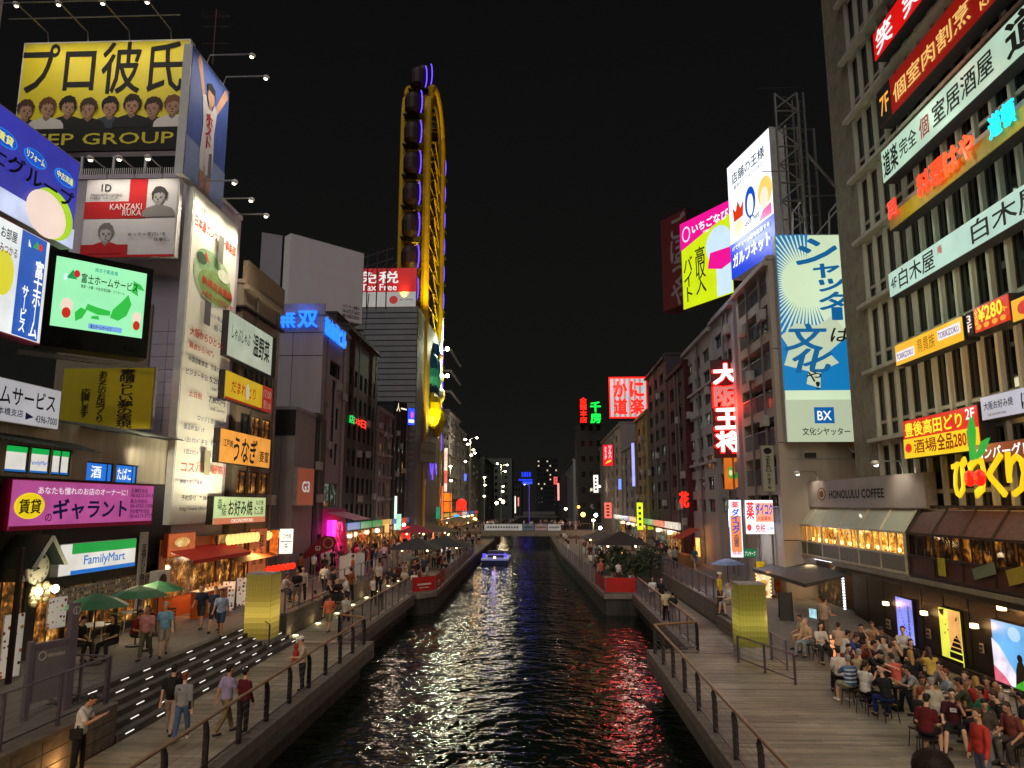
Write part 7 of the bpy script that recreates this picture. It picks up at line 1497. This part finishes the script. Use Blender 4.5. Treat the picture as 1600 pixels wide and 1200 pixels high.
# ================================================================== street furniture
GP_ = M('#125a34', .6, noise=.15, scale=2)
def parasol(lab, px, py, Z, r_, h, mat, n=8, zbase=.9, valance=0):
    P = PZ(px, py, Z); R0 = empty('parasol', (P.x, P.y, zbase), random.random(), lab, 'parasol'); ht = Z-zbase
    pole = MB().tube([(0, 0, 0), (0, 0, ht+.05)], .025, 8).build('pole', STEEL_D, R0)
    for k in range(n):
        a, b = 2*math.pi*k/n, 2*math.pi*(k+1)/n
        m = MB().add([(0, 0, ht), (r_*.55*math.cos(a), r_*.55*math.sin(a), ht-h*.45), (r_*.55*math.cos(b), r_*.55*math.sin(b), ht-h*.45), (r_*math.cos(a), r_*math.sin(a), ht-h), (r_*math.cos(b), r_*math.sin(b), ht-h)], [(0, 1, 2), (1, 3, 4, 2)]); m.build('canopy_panel', mat, R0)
        MB().tube([(0, 0, ht-.05), (r_*math.cos(a), r_*math.sin(a), ht-h-.02)], .012, 4).build('rib', STEEL, R0)
    MB().lathe([(0, .06), (.3, .05), (.32, 0)], 12).build('base', DARK, R0); return R0
parasol('nearest of three green parasols over the white cafe tables', 152, 926, 3.06, 1.0, .42, GP_)
parasol('middle green parasol before the dish picture strip', 218, 914, 2.98, 1.0, .38, GP_)
parasol('farthest green parasol beside the red awning stall', 249, 907, 2.92, .95, .36, GP_)
parasol('blue and cream parasol on the upper walkway of the right bank', 1136, 872, 2.95, .95, .32, M('#5a6e98', .7, noise=.3, scale=2))
def table_(lab, x, y, z, r_, h, mat, round_=True, group=None, sq=False):
    t = empty('table', (x, y, z), random.random() if round_ else 0, lab, 'table', group)
    if round_: MB().lathe([(0, h), (r_, h), (r_, h-.035), (0, h-.035)], 18).build('tabletop', mat, t)
    else: MB().box(-r_, r_, -r_, r_, h-.03, h).build('tabletop', mat, t)
    for k in range(4):
        a = math.pi/4+k*math.pi/2; MB().tube([(r_*.7*math.cos(a), r_*.7*math.sin(a), h-.03), (r_*.85*math.cos(a), r_*.85*math.sin(a), 0)], .022, 6).build('leg', mat, t)
    return t
def chair_(lab, x, y, z, rz, mat, back=True, group=None):
    t = empty('chair' if back else 'stool', (x, y, z), rz, lab, 'chair' if back else 'stool', group)
    MB().box(-.19, .19, -.19, .19, .43, .46).build('seat', mat, t)
    for sx in (-1, 1):
        for sy in (-1, 1): MB().tube([(sx*.16, sy*.16, .43), (sx*.2, sy*.2, 0)], .013, 6).build('leg', STEEL_D if not back else mat, t)
    if back:
        for zz in (.6, .72, .84): MB().box(-.18, .18, .18, .2, zz-.03, zz+.03).build('back_slat', mat, t)
        for sx in (-1, 1): MB().tube([(sx*.18, .19, .44), (sx*.18, .21, .88)], .012, 5).build('back_post', mat, t)
    return t
WT = M('#c9c6be', .5, noise=.08); GC = M('#5c6a30', .5)
for i, (px, py, r_) in enumerate(((148, 1008, .62), (203, 985, .5), (186, 978, .45))):
    P = PZ(px, py, .9+.0); table_(['nearest white round cafe table under the near green parasol', 'white cafe table beside the woman in the pink top', 'white cafe table behind the others near the window'][i], P.x, P.y, .9, r_, .72, WT)
for i, (px, py, a) in enumerate(((128, 1012, 1.2), (172, 1010, 3.4), (178, 996, .4), (218, 988, 2.6), (262, 985, 4.0), (160, 992, 5.5))):
    P = PZ(px, py, .9); chair_('slatted olive folding chair %s' % ['left of the nearest cafe table', 'right of the nearest cafe table', 'between the cafe tables', 'by the woman in pink', 'alone behind the man in light blue', 'behind the nearest cafe table'][i], P.x, P.y, .9, a, GC)
# information board
P = PZ(33, 1128, .9); Q = PZ(103, 1108, .9)
ib = empty('information_board', (P.x, P.y, .9), math.atan2(Q.y-P.y, Q.x-P.x), 'grey-violet information board between two posts on the stone plinth', 'information board')
wI = (Q-P).length; GV = M('#6a6474', .5, .2, noise=.15)
box('panel', M('#73717a', .5, noise=.1), ib, .1, wI-.12, -.03, .03, .35, 1.55); box('post', GV, ib, 0, .12, -.06, .06, 0, 1.75); box('post', GV, ib, wI-.12, wI+.08, -.08, .08, 0, 2.5); box('top_rail', GV, ib, .1, wI-.1, -.05, .05, 1.55, 1.68)
put_text(ib, 'information', wI*.42, 1.32, wI*.4, .1, WHITEM, y=-.04); put_text(ib, 'i', wI-.045, 2.25, .03, .14, WHITEM, y=-.09)
MB().lathe([(.10, 0), (.085, 0), (.085, .01), (.10, .01), (.10, 0)], 20).build('ring', WHITEM, ib, (wI*.3, -.035, 1.38)).rotation_euler = (R(90), 0, 0)
MB().lathe([(.10, 0), (.085, 0), (.085, .01), (.10, .01), (.10, 0)], 20).build('ring', WHITEM, ib, (wI-.02, -.085, 2.32)).rotation_euler = (R(90), 0, 0)
def aframe(lab, px, py, z, face, rz, h=1.3, w_=.6, frame=DARK):
    P = PZ(px, py, z); t = empty('menu_board', (P.x, P.y, z), rz, lab, 'menu board')
    for s_ in (-1, 1):
        m = MB().add([(-w_/2, s_*.3, 0), (w_/2, s_*.3, 0), (w_/2, s_*.03, h), (-w_/2, s_*.03, h)], [(0, 1, 2, 3)] ); m.build('panel', face if s_ < 0 else frame, t)
        for x in (-w_/2, w_/2): MB().tube([(x, s_*.32, -.0), (x, s_*.03, h+.03)], .025, 5).build('frame', frame, t)
    return t
aframe('left wooden a-frame menu before the lantern restaurant', 356, 953, .9, FOOD, .3, frame=WD); aframe('right wooden a-frame menu before the lantern restaurant', 377, 945, .9, FOOD, .5, frame=WD)
aframe('tall black a-frame board before the right bank doorway', 1229, 972, .55, M('#262422', .6), -.2, h=1.3, w_=.55)
for i, px in enumerate((539, 547, 560)): P = PZ(px, 905-i*3, .9); s_ = box('notice', WHITEM, None, -.4, .4, -.03, .03, 0, 1.5, loc=(P.x, P.y, .9)); tag(s_, ['left', 'middle', 'right'][i]+' of three pale standing notice panels behind the left retaining wall', 'notice')
lm = sign('menu_board', 'lit menu board framed with orange bulbs on the right bank walkway', 'menu board', 1182, 897, 940, 1204, 90, d=41.0, face=E('#e8d8a8', 1.1, .35, 3), frame=M('#b84a18', .5), thick=.12, its=[('o', .5, .65, .3, .14, E('#e0a840', 1.0, .3, 8)), ('o', .5, .3, .25, .12, E('#c86830', 1.0, .3, 8))])
bm2 = MB().ball((0, 0, 0), .035, .035, .035, 6, 4).mesh('bulb')
for i in range(9):
    for x in (0, 1): link('bulb', bm2, E('#ffa040', 6, 0), lm, (x*lm['_w'], -.05, lm['_h']*i/8))
MB().tube([(lm['_w']/2, 0, 0), (lm['_w']/2, 0, -.7)], .02, 6).build('stand', ALU, lm)
lamp('menu_glow', 'POINT', (lm.location.x+.3, 40.2, 2.4), 18, '#ffb050', .1)
sign('hanging_banner', 'narrow yellow and orange vertical banner right of the bulb-framed menu', 'banner', 1211, 893, 937, 1222, 90, d=41.5, face=M('#b88a20', .6, noise=.3, scale=4), frame=DARK, thick=.05, its=[('r', .1, .75, .8, .1, T('#c04818')), ('r', .1, .5, .8, .1, T('#c04818')), ('r', .1, .25, .8, .1, T('#c04818'))])
sign('shop_sign', 'green lit name plate under the pharmacy light box', 'sign', 1162, 857, 871, 1182, 90, d=44, face=E('#157848', .8, .2), thick=.15, its=[('t', 'アンサーブ', .1, .2, .8, .5, E('#e8f8e0', 1, 0))])
sign('shop_sign', 'round-cornered yellow lit emblem hanging over the right bank stall', 'sign', 1181, 877, 889, 1195, 90, d=42.5, face=E('#c8a018', .8, .5, 6), thick=.1)
sign('menu_board', 'glowing orange and white menu light box among the seated guests', 'menu board', 1297, 992, 1030, 1327, 110, d=30.0, face=E('#ffd0a0', 1.25, .2, 2), frame=ALU, thick=.15, its=[('o', .65, .35, .3, .3, E('#8070e0', 1.0, .2)), ('r', .05, .05, .3, .9, E('#ff9a60', 1.2, .2))])
lamp('menu_glow', 'POINT', (PZ(1312, 1012, 1.4).x-.5, 29.2, 1.5), 14, '#ffc890', .15)
# umbrellas of light over the beer terrace: the lit bar inside the doorway
lamp('bar_light', 'AREA', (XT-.8, (Y0d+Y1d)/2, 2.6), 45, '#ffd8a0', .8, rot=(XT-3, (Y0d+Y1d)/2-1, .5))
sign('notice', 'tilted lit blue-green menu panel standing by the bar doorway', 'notice', 1265, 950, 985, 1277, 150, d=35.5, face=E('#a8d8e0', .9, .4, 4), frame=DARK, thick=.05)
# ================================================================== people
def at_head(px, py, z, pose, phi, *a, **k):
    if pose == 'sit' and z_var.random() < .62: pose = z_var.choice(('sit_lap', 'sit_chin'))
    s = k.get('s', 1.0); hd = BODY[pose, 'head']*s; P = PZ(px, py, z+hd.z); c_, n_ = math.cos(R(-phi)), math.sin(R(-phi))
    return person((P.x-(hd.x*c_-hd.y*n_), P.y-(hd.x*n_+hd.y*c_), z), phi, pose, *a, **k)
STL = M('#231f1e', .5, noise=.1)
at_head(144, 1093, 0, 'phone', 80, '#dcd6d0', '#151517', 'man in white t-shirt and black trousers looking at his phone by the stone plinth', extra='bag phone')
at_head(273, 1045, 0, 'walk', -12, '#141416', '#9a8c84', 'man in black with a backpack walking beside the light-strip steps', extra='backpack')
at_head(290, 1057, 0, 'stroll', -8, '#8c8c92', '#46608a', 'woman in grey top and jeans with a crossbody bag beside the backpack man', hair='r', longs=True, extra='bag', shoes='#d8d4d0', s=.94)
at_head(360, 1045, 0, 'walk', 30, '#9c92b8', '#7a6848', 'man in lavender shirt and khaki trousers walking by the left railing')
at_head(385, 1050, 0, 'stand', 25, '#5a1218', '#16161c', 'shorter person in maroon sports shirt beside the lavender shirt', s=.93, longs=True)
at_head(470, 1000, 0, 'wait', 235, '#c8b294', '#22283a', 'woman in beige top with pale headband holding a baby by the left railing', extra='cap white baby', s=.96)
at_head(516, 932, 0, 'walk', 4, '#d86a48', '#8a7c5c', 'man in coral t-shirt and tan shorts walking away on the left boardwalk', shorts=True, hair='b')
at_head(542, 931, 0, 'stroll', 8, '#a8a6a0', '#1c1e24', 'man in pale grey t-shirt and dark shorts walking beside the coral shirt', shorts=True, shoes='#e0dcd8')
at_head(545, 918, 0, 'stand', 60, '#1c7a98', '#20242c', 'person in teal shirt by the left retaining wall', s=.9)
at_head(585, 902, 0, 'stand', 5, '#cfcac4', '#141416', 'man in white shirt and black trousers standing on the far left boardwalk')
at_head(596, 908, 0, 'stand', 20, '#b8b2b0', '#2a2a30', 'person in light top right of the white-shirted man on the far boardwalk', s=.92, longhair=True)
at_head(231, 952, .9, 'stroll', 172, '#c88c86', '#5c5a44', 'woman in pink tank top and olive trousers walking past the white tables', hair='b', s=.97)
at_head(260, 946, .9, 'stroll', 150, '#7ab0cc', '#b0a490', 'man in light blue shirt and cream shorts beside the woman in pink', shorts=True, hair='g')
at_head(316, 918, .9, 'walk', 176, '#1a2440', '#3a3a34', 'man in navy t-shirt and dark shorts walking by the orange counter', shorts=True)
at_head(337, 921, .9, 'stroll', 168, '#2a2c44', '#2c2c36', 'man in dark blue shirt walking between the navy and the light blue shirts', shorts=True, hair='k')
at_head(347, 926, .9, 'walk', 172, '#9aaac8', '#34465e', 'man in open light blue shirt and denim shorts walking toward the camera', shorts=True, hair='b')
at_head(131, 969, .9, 'sit', 100, '#121214', '#1a1a1c', 'person in black sitting at the near cafe table')
at_head(177, 966, .9, 'sit', 200, '#141418', '#26262a', 'black-haired person in black sitting at the middle cafe table', longhair=True)
at_head(220, 958, .9, 'sit', 90, '#7a1c1c', '#2a2a2a', 'person in dark red sitting behind the woman in pink')
for i, a in enumerate(((465, 893, 'stand', 160, '#141416', '#7a7468', 'man in black t-shirt and grey shorts by the red lanterns'), (474, 889, 'stand', 170, '#b8a89c', '#1a1a1c', 'man in beige t-shirt beside the man in black t-shirt by the red lanterns'), (508, 883, 'walk', 5, '#d2cec8', '#1c1c20', 'man in white shirt with bag strap walking away before the pink shop'), (521, 890, 'stand', 40, '#1a1a1e', '#2a2a2e', 'person in black before the pink shop'), (548, 890, 'stand', 300, '#8a4a28', '#2a2420', 'person in brown before the dark building'), (449, 900, 'sit', 100, '#c8c4c0', '#4a4a50', 'person in white seated near the red lanterns'), (516, 908, 'sit', 200, '#1a1c24', '#2a2a30', 'dark-dressed person seated at the railing table'), (528, 906, 'sit', 150, '#2c1c20', '#26262a', 'second dark-dressed person seated at the railing table'), (540, 902, 'sit', 240, '#cfcac6', '#26262a', 'person in white seated at the railing table'), (420, 905, 'sit', 250, '#b02420', '#1a1a1a', 'person in red seated outside the lantern restaurant'), (492, 926, 'sit', 300, '#c86a5c', '#2a2a30', 'person in salmon sitting on the block by the retaining wall'), (592, 880, 'stand', 200, '#a8a4a0', '#1c1c20', 'person in pale grey before the silver column'))):
    px, py, pose, phi, sh, lg, lab = a; at_head(px, py, 0 if 'block' in lab else .9, pose, phi, sh, lg, lab, shorts='shorts' in lab)
at_head(1124, 898, .9, 'stand', 120, '#d8c020', '#3a3830', 'man in yellow shirt and pale cap under the blue parasol', extra='cap white')
at_head(1137, 915, .9, 'sit', 250, '#d0ccc6', '#8a8478', 'man in white sitting at the railing under the blue parasol', hair='g', shorts=True)
at_head(1019, 905, 0, 'walk', 182, '#d8d4ce', '#1c2030', 'woman in white top and navy shorts walking on the right boardwalk', shorts=True, longhair=True, s=.95)
at_head(1033, 906, 0, 'stroll', 176, '#1c1a1e', '#26262a', 'woman in black beside the woman in white top on the right boardwalk', longhair=True, s=.95)
at_head(1040, 922, 0, 'walk', 2, '#c8bc98', '#1a1a1e', 'man in cream shirt walking away by the right railing')
at_head(1051, 928, 0, 'stand', 10, '#1c1c20', '#8a90a0', 'person in black top and pale trousers beside the cream shirt', s=.9)
at_head(1288, 938, .45, 'wait', 60, '#a8927c', '#6a5a48', 'waiter in beige standing at the LED-framed bar doorway', hair='b')
at_head(1281, 935, .45, 'stand', 300, '#b8a890', '#3a342c', 'man in pale shirt behind the waiter at the bar doorway')
seats = [ # px, py (head), phi, shirt, legs, label, hair, options
 (1249, 965, 'sit', 250, '#b8a68c', '#a89880', 'man in tan t-shirt sitting at the far left of the beer terrace', 'b', dict(shorts=True)),
 (1258, 971, 'sit', 240, '#b0987c', '#7a8a96', 'man in tan top and jeans beside the farthest terrace guest', 'g', {}),
 (1282, 978, 'sit', 170, '#cfc8c0', '#26262a', 'woman with long dark hair in white at the small round terrace table', 'k', dict(longhair=True)),
 (1310, 977, 'sit', 40, '#c8a890', '#2a2a2c', 'guest with tan top before the bar doorway post', 'b', {}),
 (1325, 990, 'sit', 90, '#d0c8bc', '#1c1c20', 'guest in cream with dark bun right of the doorway', 'k', {}),
 (1338, 996, 'sit_lean', 130, '#2a3a80', '#2a2a30', 'guest in royal blue behind the glowing menu box', 'b', {}),
 (1345, 980, 'sit', 190, '#3a3430', '#26262a', 'guest in dark brown near the far part of the wall', 'k', {}),
 (1362, 976, 'sit', 200, '#a89080', '#26262a', 'guest in dull pink leaning near the wall notice', 'b', {}),
 (1376, 985, 'sit', 220, '#2c2c34', '#26262a', 'guest in dark cap and shirt near the blue poster', 'k', dict(extra='cap')),
 (1309, 1017, 'sit', 15, '#cfc6ba', '#1e1e22', 'black-haired man in white shirt with his back to the camera', 'k', {}),
 (1326, 1012, 'sit', 170, '#5a2a1c', '#2a2420', 'red-faced man in dark shirt facing the camera behind the menu box', 'k', {}),
 (1324, 1029, 'sit_drink', 350, '#4c6a8c', '#a09a80', 'man in blue and white striped shirt at the front of the terrace', 'g', dict(shorts=True, stripes=True, shoes='#d8d0c8')),
 (1342, 1020, 'sit', 20, '#a8946c', '#3a3830', 'grey-haired man in tan shirt behind the striped shirt', 'g', {}),
 (1352, 1038, 'sit_drink', 60, '#cfc8be', '#16161a', 'man in white shirt drinking beside the striped shirt', 'b', {}),
 (1376, 1048, 'sit', 355, '#101012', '#1c2a6a', 'bald man in black with a blue jacket on his lap', 'b', dict(bald=True)),
 (1365, 1006, 'sit_lean', 90, '#2a1c1c', '#26262a', 'dark-haired guest in dark clothes in the middle of the far tables', 'k', {}),
 (1349, 1008, 'sit', 150, '#6a2a22', '#26262a', 'guest in dull red in the middle of the far tables', 'k', {}),
 (1364, 992, 'sit', 170, '#b89878', '#2a2a2a', 'blonde woman in tan before the blue poster', 'y', dict(longhair=True)),
 (1380, 999, 'sit', 230, '#cfc8c4', '#2a2a2e', 'man in white t-shirt turned to the left tables', 'b', {}),
 (1397, 1003, 'sit', 200, '#b8987a', '#3a3a3a', 'man in tan top beside the standing white shirt', 'b', {}),
 (1392, 1010, 'sit', 60, '#7a8078', '#2a2a2a', 'guest in grey green with a drink near the wall', 'b', {}),
 (1375, 1022, 'bend', 140, '#17171a', '#1a1a1e', 'waiter in black vest bending over the middle tables', 'k', dict()),
 (1392, 1026, 'sit', 350, '#c85848', '#26262a', 'guest in salmon top with back to the boardwalk', 'b', {}),
 (1423, 1004, 'sit', 190, '#1a1a1a', '#3a3c34', 'black-haired woman in black right of the standing white shirt', 'k', dict(longhair=True)),
 (1422, 1022, 'sit', 10, '#151515', '#4a4c3c', 'blonde woman in black with her back to the camera', 'y', dict(longhair=True)),
 (1450, 1017, 'sit', 5, '#c8a848', '#26262a', 'woman with long brown ponytail in yellow top before the castle poster', 'b', dict(longhair=True)),
 (1415, 1046, 'sit_lean', 270, '#8c8c8c', '#141414', 'man in grey t-shirt and black trousers leaning toward the left table', 'k', {}),
 (1468, 1040, 'sit', 240, '#8a8a80', '#26262a', 'dark-haired guest below the castle poster', 'k', {}),
 (1476, 1052, 'sit', 280, '#9aa8b0', '#26262a', 'man in pale blue shirt hunched below the castle poster', 'r', {}),
 (1442, 1062, 'sit', 200, '#9a7a50', '#2a2a2a', 'guest in ochre behind the grey-haired man', 'b', {}),
 (1455, 1066, 'sit', 20, '#b8ae98', '#3a3a3a', 'grey-haired man in cream shirt with back turned', 'g', {}),
 (1439, 1081, 'sit', 80, '#2c2420', '#6a5a44', 'man in dark brown shirt left of the dark red shirt', 'r', dict(shorts=True)),
 (1448, 1092, 'sit', 45, '#5e0f12', '#141416', 'man in dark red t-shirt on a stool at the front of the terrace', 'k', dict(shorts=True)),
 (1487, 1084, 'sit_drink', 205, '#3c0d12', '#1c1c1e', 'man in maroon t-shirt with pale lettering facing the camera', 'k', dict(shorts=True, print_=True)),
 (1497, 1066, 'sit', 300, '#4a4a34', '#26262a', 'man in olive shirt turned left behind the maroon shirt', 'k', {}),
 (1508, 1056, 'sit', 240, '#a06a48', '#26262a', 'guest in tan near the plinth behind the olive shirt', 'b', {}),
 (1524, 1064, 'sit', 10, '#a01a18', '#26262a', 'blonde woman in red seen from behind', 'y', dict(longhair=True)),
 (1541, 1064, 'sit', 220, '#5a4a40', '#26262a', 'dark-haired man under the sky-blue poster', 'b', {}),
 (1530, 1080, 'sit', 280, '#1d8a5c', '#26262a', 'man in green t-shirt behind the coral shirt', 'k', {}),
 (1556, 1072, 'sit_lean', 230, '#a8948c', '#5a4a40', 'bald man in pale pink shirt with folded arms', 'b', dict(bald=True)),
 (1552, 1087, 'sit', 300, '#131416', '#8a7c54', 'man in black shirt and khaki trousers right of the coral shirt', 'b', {}),
 (1594, 1088, 'sit', 330, '#0e0e10', '#26262a', 'man in black at the right edge of the view', 'k', {}),
 (1538, 1100, 'sit', 200, '#4a4438', '#5c5a50', 'woman in dark grey hidden behind the coral shirt', 'k', {}),
 (1572, 1105, 'sit', 250, '#7a3c34', '#3a3430', 'guest in dull red at the right front table', 'b', {}),
]
for px, py, pose, phi, sh, lg, lab, hr_c, kw in seats:
    kw = dict(kw); st_p = kw.pop('stripes', 0); pr = kw.pop('print_', 0)
    p = at_head(px, py, 0 if px > 1290 else .12, pose, phi, sh, lg, lab, hair=hr_c, **kw)
    if st_p:
        rg, low = BODY[pose, 'rig']
        for k in range(4):
            c_ = rg.hip+rg.up*(.08+k*.11)-Vector((0, 0, low)); m = MB()
            w2 = .186 if k < 3 else .19
            m.lathe([(1, -.02), (1.01, 0), (1, .02)], 20); m.v = [(x*w2*1.02+c_.x, y*.142+c_.y, z+c_.z) for x, y, z in m.v]; m.build('stripe', T('#c8ccd0'), p)
    if pr:
        rg, low = BODY[pose, 'rig']; c_ = rg.hip+rg.up*.33-Vector((0, 0, low)); MB().box(-.07, .07, .125, .135, c_.z-.04, c_.z+.05).build('chest_print', T('#c8c0c0'), p)
    if pose.startswith('sit'):
        chair_('dark stool under the %s' % ' '.join(lab.split()[:9]), p.location.x, p.location.y, p.location.z, R(-phi), STL, back=False)
at_head(1410, 984, 0, 'wait', 215, '#d2ccc8', '#2a2a30', 'man in white shirt standing before the blue poster', hair='b')
at_head(1527, 1116, 0, 'stand', 262, '#c43a2c', '#6a7080', 'person in coral red sweater standing at the right front', hair='b', longs=True)
TBL = M('#3a322c', .5, noise=.2); 
tabs = [(1283, 1000, 'small round table of the long-haired woman in white'), (1335, 1040, 'table between the menu box and the striped shirt'), (1362, 1030, 'table right of the tan shirt'), (1392, 1072, 'small table beside the bald man in black'), (1410, 1018, 'table by the standing white shirt'), (1436, 1040, 'table before the yellow top'), (1470, 1085, 'table before the maroon shirt'), (1500, 1105, 'front table near the coral sweater'), (1545, 1120, 'front table right of the coral sweater'), (1520, 1090, 'table among the red and green shirts'), (1570, 1085, 'table before the man in black shirt'), (1592, 1140, 'table at the right edge of the view')]
GLS = M('#c8a050', .1, noise=0, spec=.8); PL = M('#c8c4bc', .4, noise=0)
gm_ = MB().lathe([(0, 0), (.033, 0), (.038, .13), (.0, .13)], 10).mesh('beer_glass'); pm2 = MB().lathe([(0, .01), (.07, .01), (.10, .025), (.10, .02), (.06, 0), (0, 0)], 14).mesh('plate')
for i, (px, py, lb) in enumerate(tabs):
    P = PZ(px, py-4, .72); table_('dark '+lb, P.x, P.y, 0, .34, .72, TBL, round_=False)
    for k in range(3):
        a = k*2.1+i; o = link('beer_glass', gm_, GLS, None, (P.x+.18*math.cos(a), P.y+.18*math.sin(a), .721)); tag(o, 'beer glass on the '+lb, 'glass', 'glasses on the terrace tables')
    o = link('plate', pm2, PL, None, (P.x+.02, P.y-.05, .721)); tag(o, 'white plate on the '+lb, 'plate')
P = PZ(1550, 1192, 0); sc_ = empty('suitcase', (P.x, P.y, 0), .2, 'pale grey suitcase with pulled-out handle beside the coral sweater', 'suitcase'); MB().box(-.24, .24, -.14, .14, .06, .68).build('shell', M('#8a8684', .4), sc_); MB().tube([(-.12, .1, .68), (-.12, .1, 1.0), (.12, .1, 1.0), (.12, .1, .68)], .012, 6).build('handle', ALU, sc_)
for x in (-.2, .2): MB().ball((x, 0, .04), .04, .04, .04, 8, 5).build('wheel', DARK, sc_)
bg_ = PZ(1402, 1112, 0); b_ = MB().ball((0, 0, .16), .2, .12, .17, 10, 6).build('backpack', T('#0e0e10'), None, (bg_.x, bg_.y, 0)); tag(b_, 'black bag lying on the boards beside the small table', 'bag')
# head of a bystander on the bridge stairs in the very front
tag_s(box('bridge_landing', CONC, None, -3, 6, .6, 4.2, 2.7, 2.92))
P = PZ(1462, 1243, 4.5); fgp = person((P.x, P.y, 2.92), 5, 'stand', '#1a1a1c', '#22242a', 'dark-haired bystander whose hair shows at the bottom right edge', hair='b')
hd = BODY['stand', 'head']; m = MB(); random.seed(21)
for i in range(1500):
    a = random.random()*6.283; e = math.asin(random.uniform(-.1, 1)); d_ = Vector((math.cos(a)*math.cos(e), math.sin(a)*math.cos(e), math.sin(e)))
    p = hd+Vector((0, -.02, .045))+Vector((d_.x*.086, d_.y*.097, d_.z*.088)); q = (Vector((0, 0, 1)).cross(d_)+Vector((random.gauss(0, .7), random.gauss(0, .7), random.gauss(0, .4)))).normalized()
    q = (q-d_*q.dot(d_)).normalized(); e_ = p-d_*random.uniform(.0, .006)+q*.025+d_*.004; w_ = d_.cross(q).normalized()*.0022; m.add([p-w_, p+w_, e_], [(0, 1, 2)])
m.build('hair_strand', HAIR['b'], fgp)['kind'] = 'stuff'
# light from the street lamps of the near bridge
for x, z in ((-8.5, 8.2), (9.5, 8.2)):
    r = empty('street_lamp', (x, -1.5, 0), 0, 'bridge street lamp behind the viewer, '+('left' if x < 0 else 'right')+' one', 'street lamp'); MB().tube([(0, 0, 0), (0, 0, z), (0, .9, z+.2)], .07, 8).build('post', STEEL, r); MB().box(-.2, .2, .7, 1.3, z+.1, z+.2).build('lamp_head', E('#ffe0b0', 10, 0), r)
    lamp('bridge_lamp', 'SPOT', (x, -.5, z), 4200, '#ffd8a4', .5, rot=(x*1.25, 24, 0), spot=80)
# ------------------------------------------------------------------ far crowds
def crowd(n, xf, y0, y1, zf, lab, grp, pose=None, pw=1.2):
    for i in range(n):
        y = y0+(random.random()**pw)*(y1-y0); a, b = xf(y); x = random.uniform(a, b); ph = random.choice((0, 180, 180, 0, 30, 160, 200, 90, 270))+random.uniform(-20, 20)
        far_person((x, y, zf(x)), ph, pose, lab, grp)
zl = lambda x: .9 if x < -11.62 else 0
crowd(85, lambda y: (-16.2, -8.6 if y < 125 else -9), 52, 122, zl, 'small distant pedestrian in the crowd along the left promenade', 'crowd on the left promenade', pw=1.0)
crowd(30, lambda y: (-11.2, -8.6), 51, 95, lambda x: 0, 'distant person sitting on the left promenade edge by the banners', 'people sitting behind the left banners', pose='sit')
crowd(24, lambda y: (-16, -12.2), 46, 66, lambda x: .9, 'pedestrian before the dark building and silver column', 'pedestrians before the dark building', pw=1.0)
crowd(30, lambda y: (4.6-(y-50)*.03, 8.2), 56, 122, lambda x: 0, 'small distant pedestrian on the right promenade', 'crowd on the right promenade', pw=1.1)
crowd(14, lambda y: (9.3, 12), 50, 95, lambda x: .9, 'distant pedestrian on the upper right walkway', 'pedestrians on the upper right walkway', pw=1.0)
crowd(46, lambda y: (bxl+4, bxr-4), yB+.6, yB+4.4, lambda x: zbd, 'tiny pedestrian crossing the footbridge', 'crowd on the footbridge')
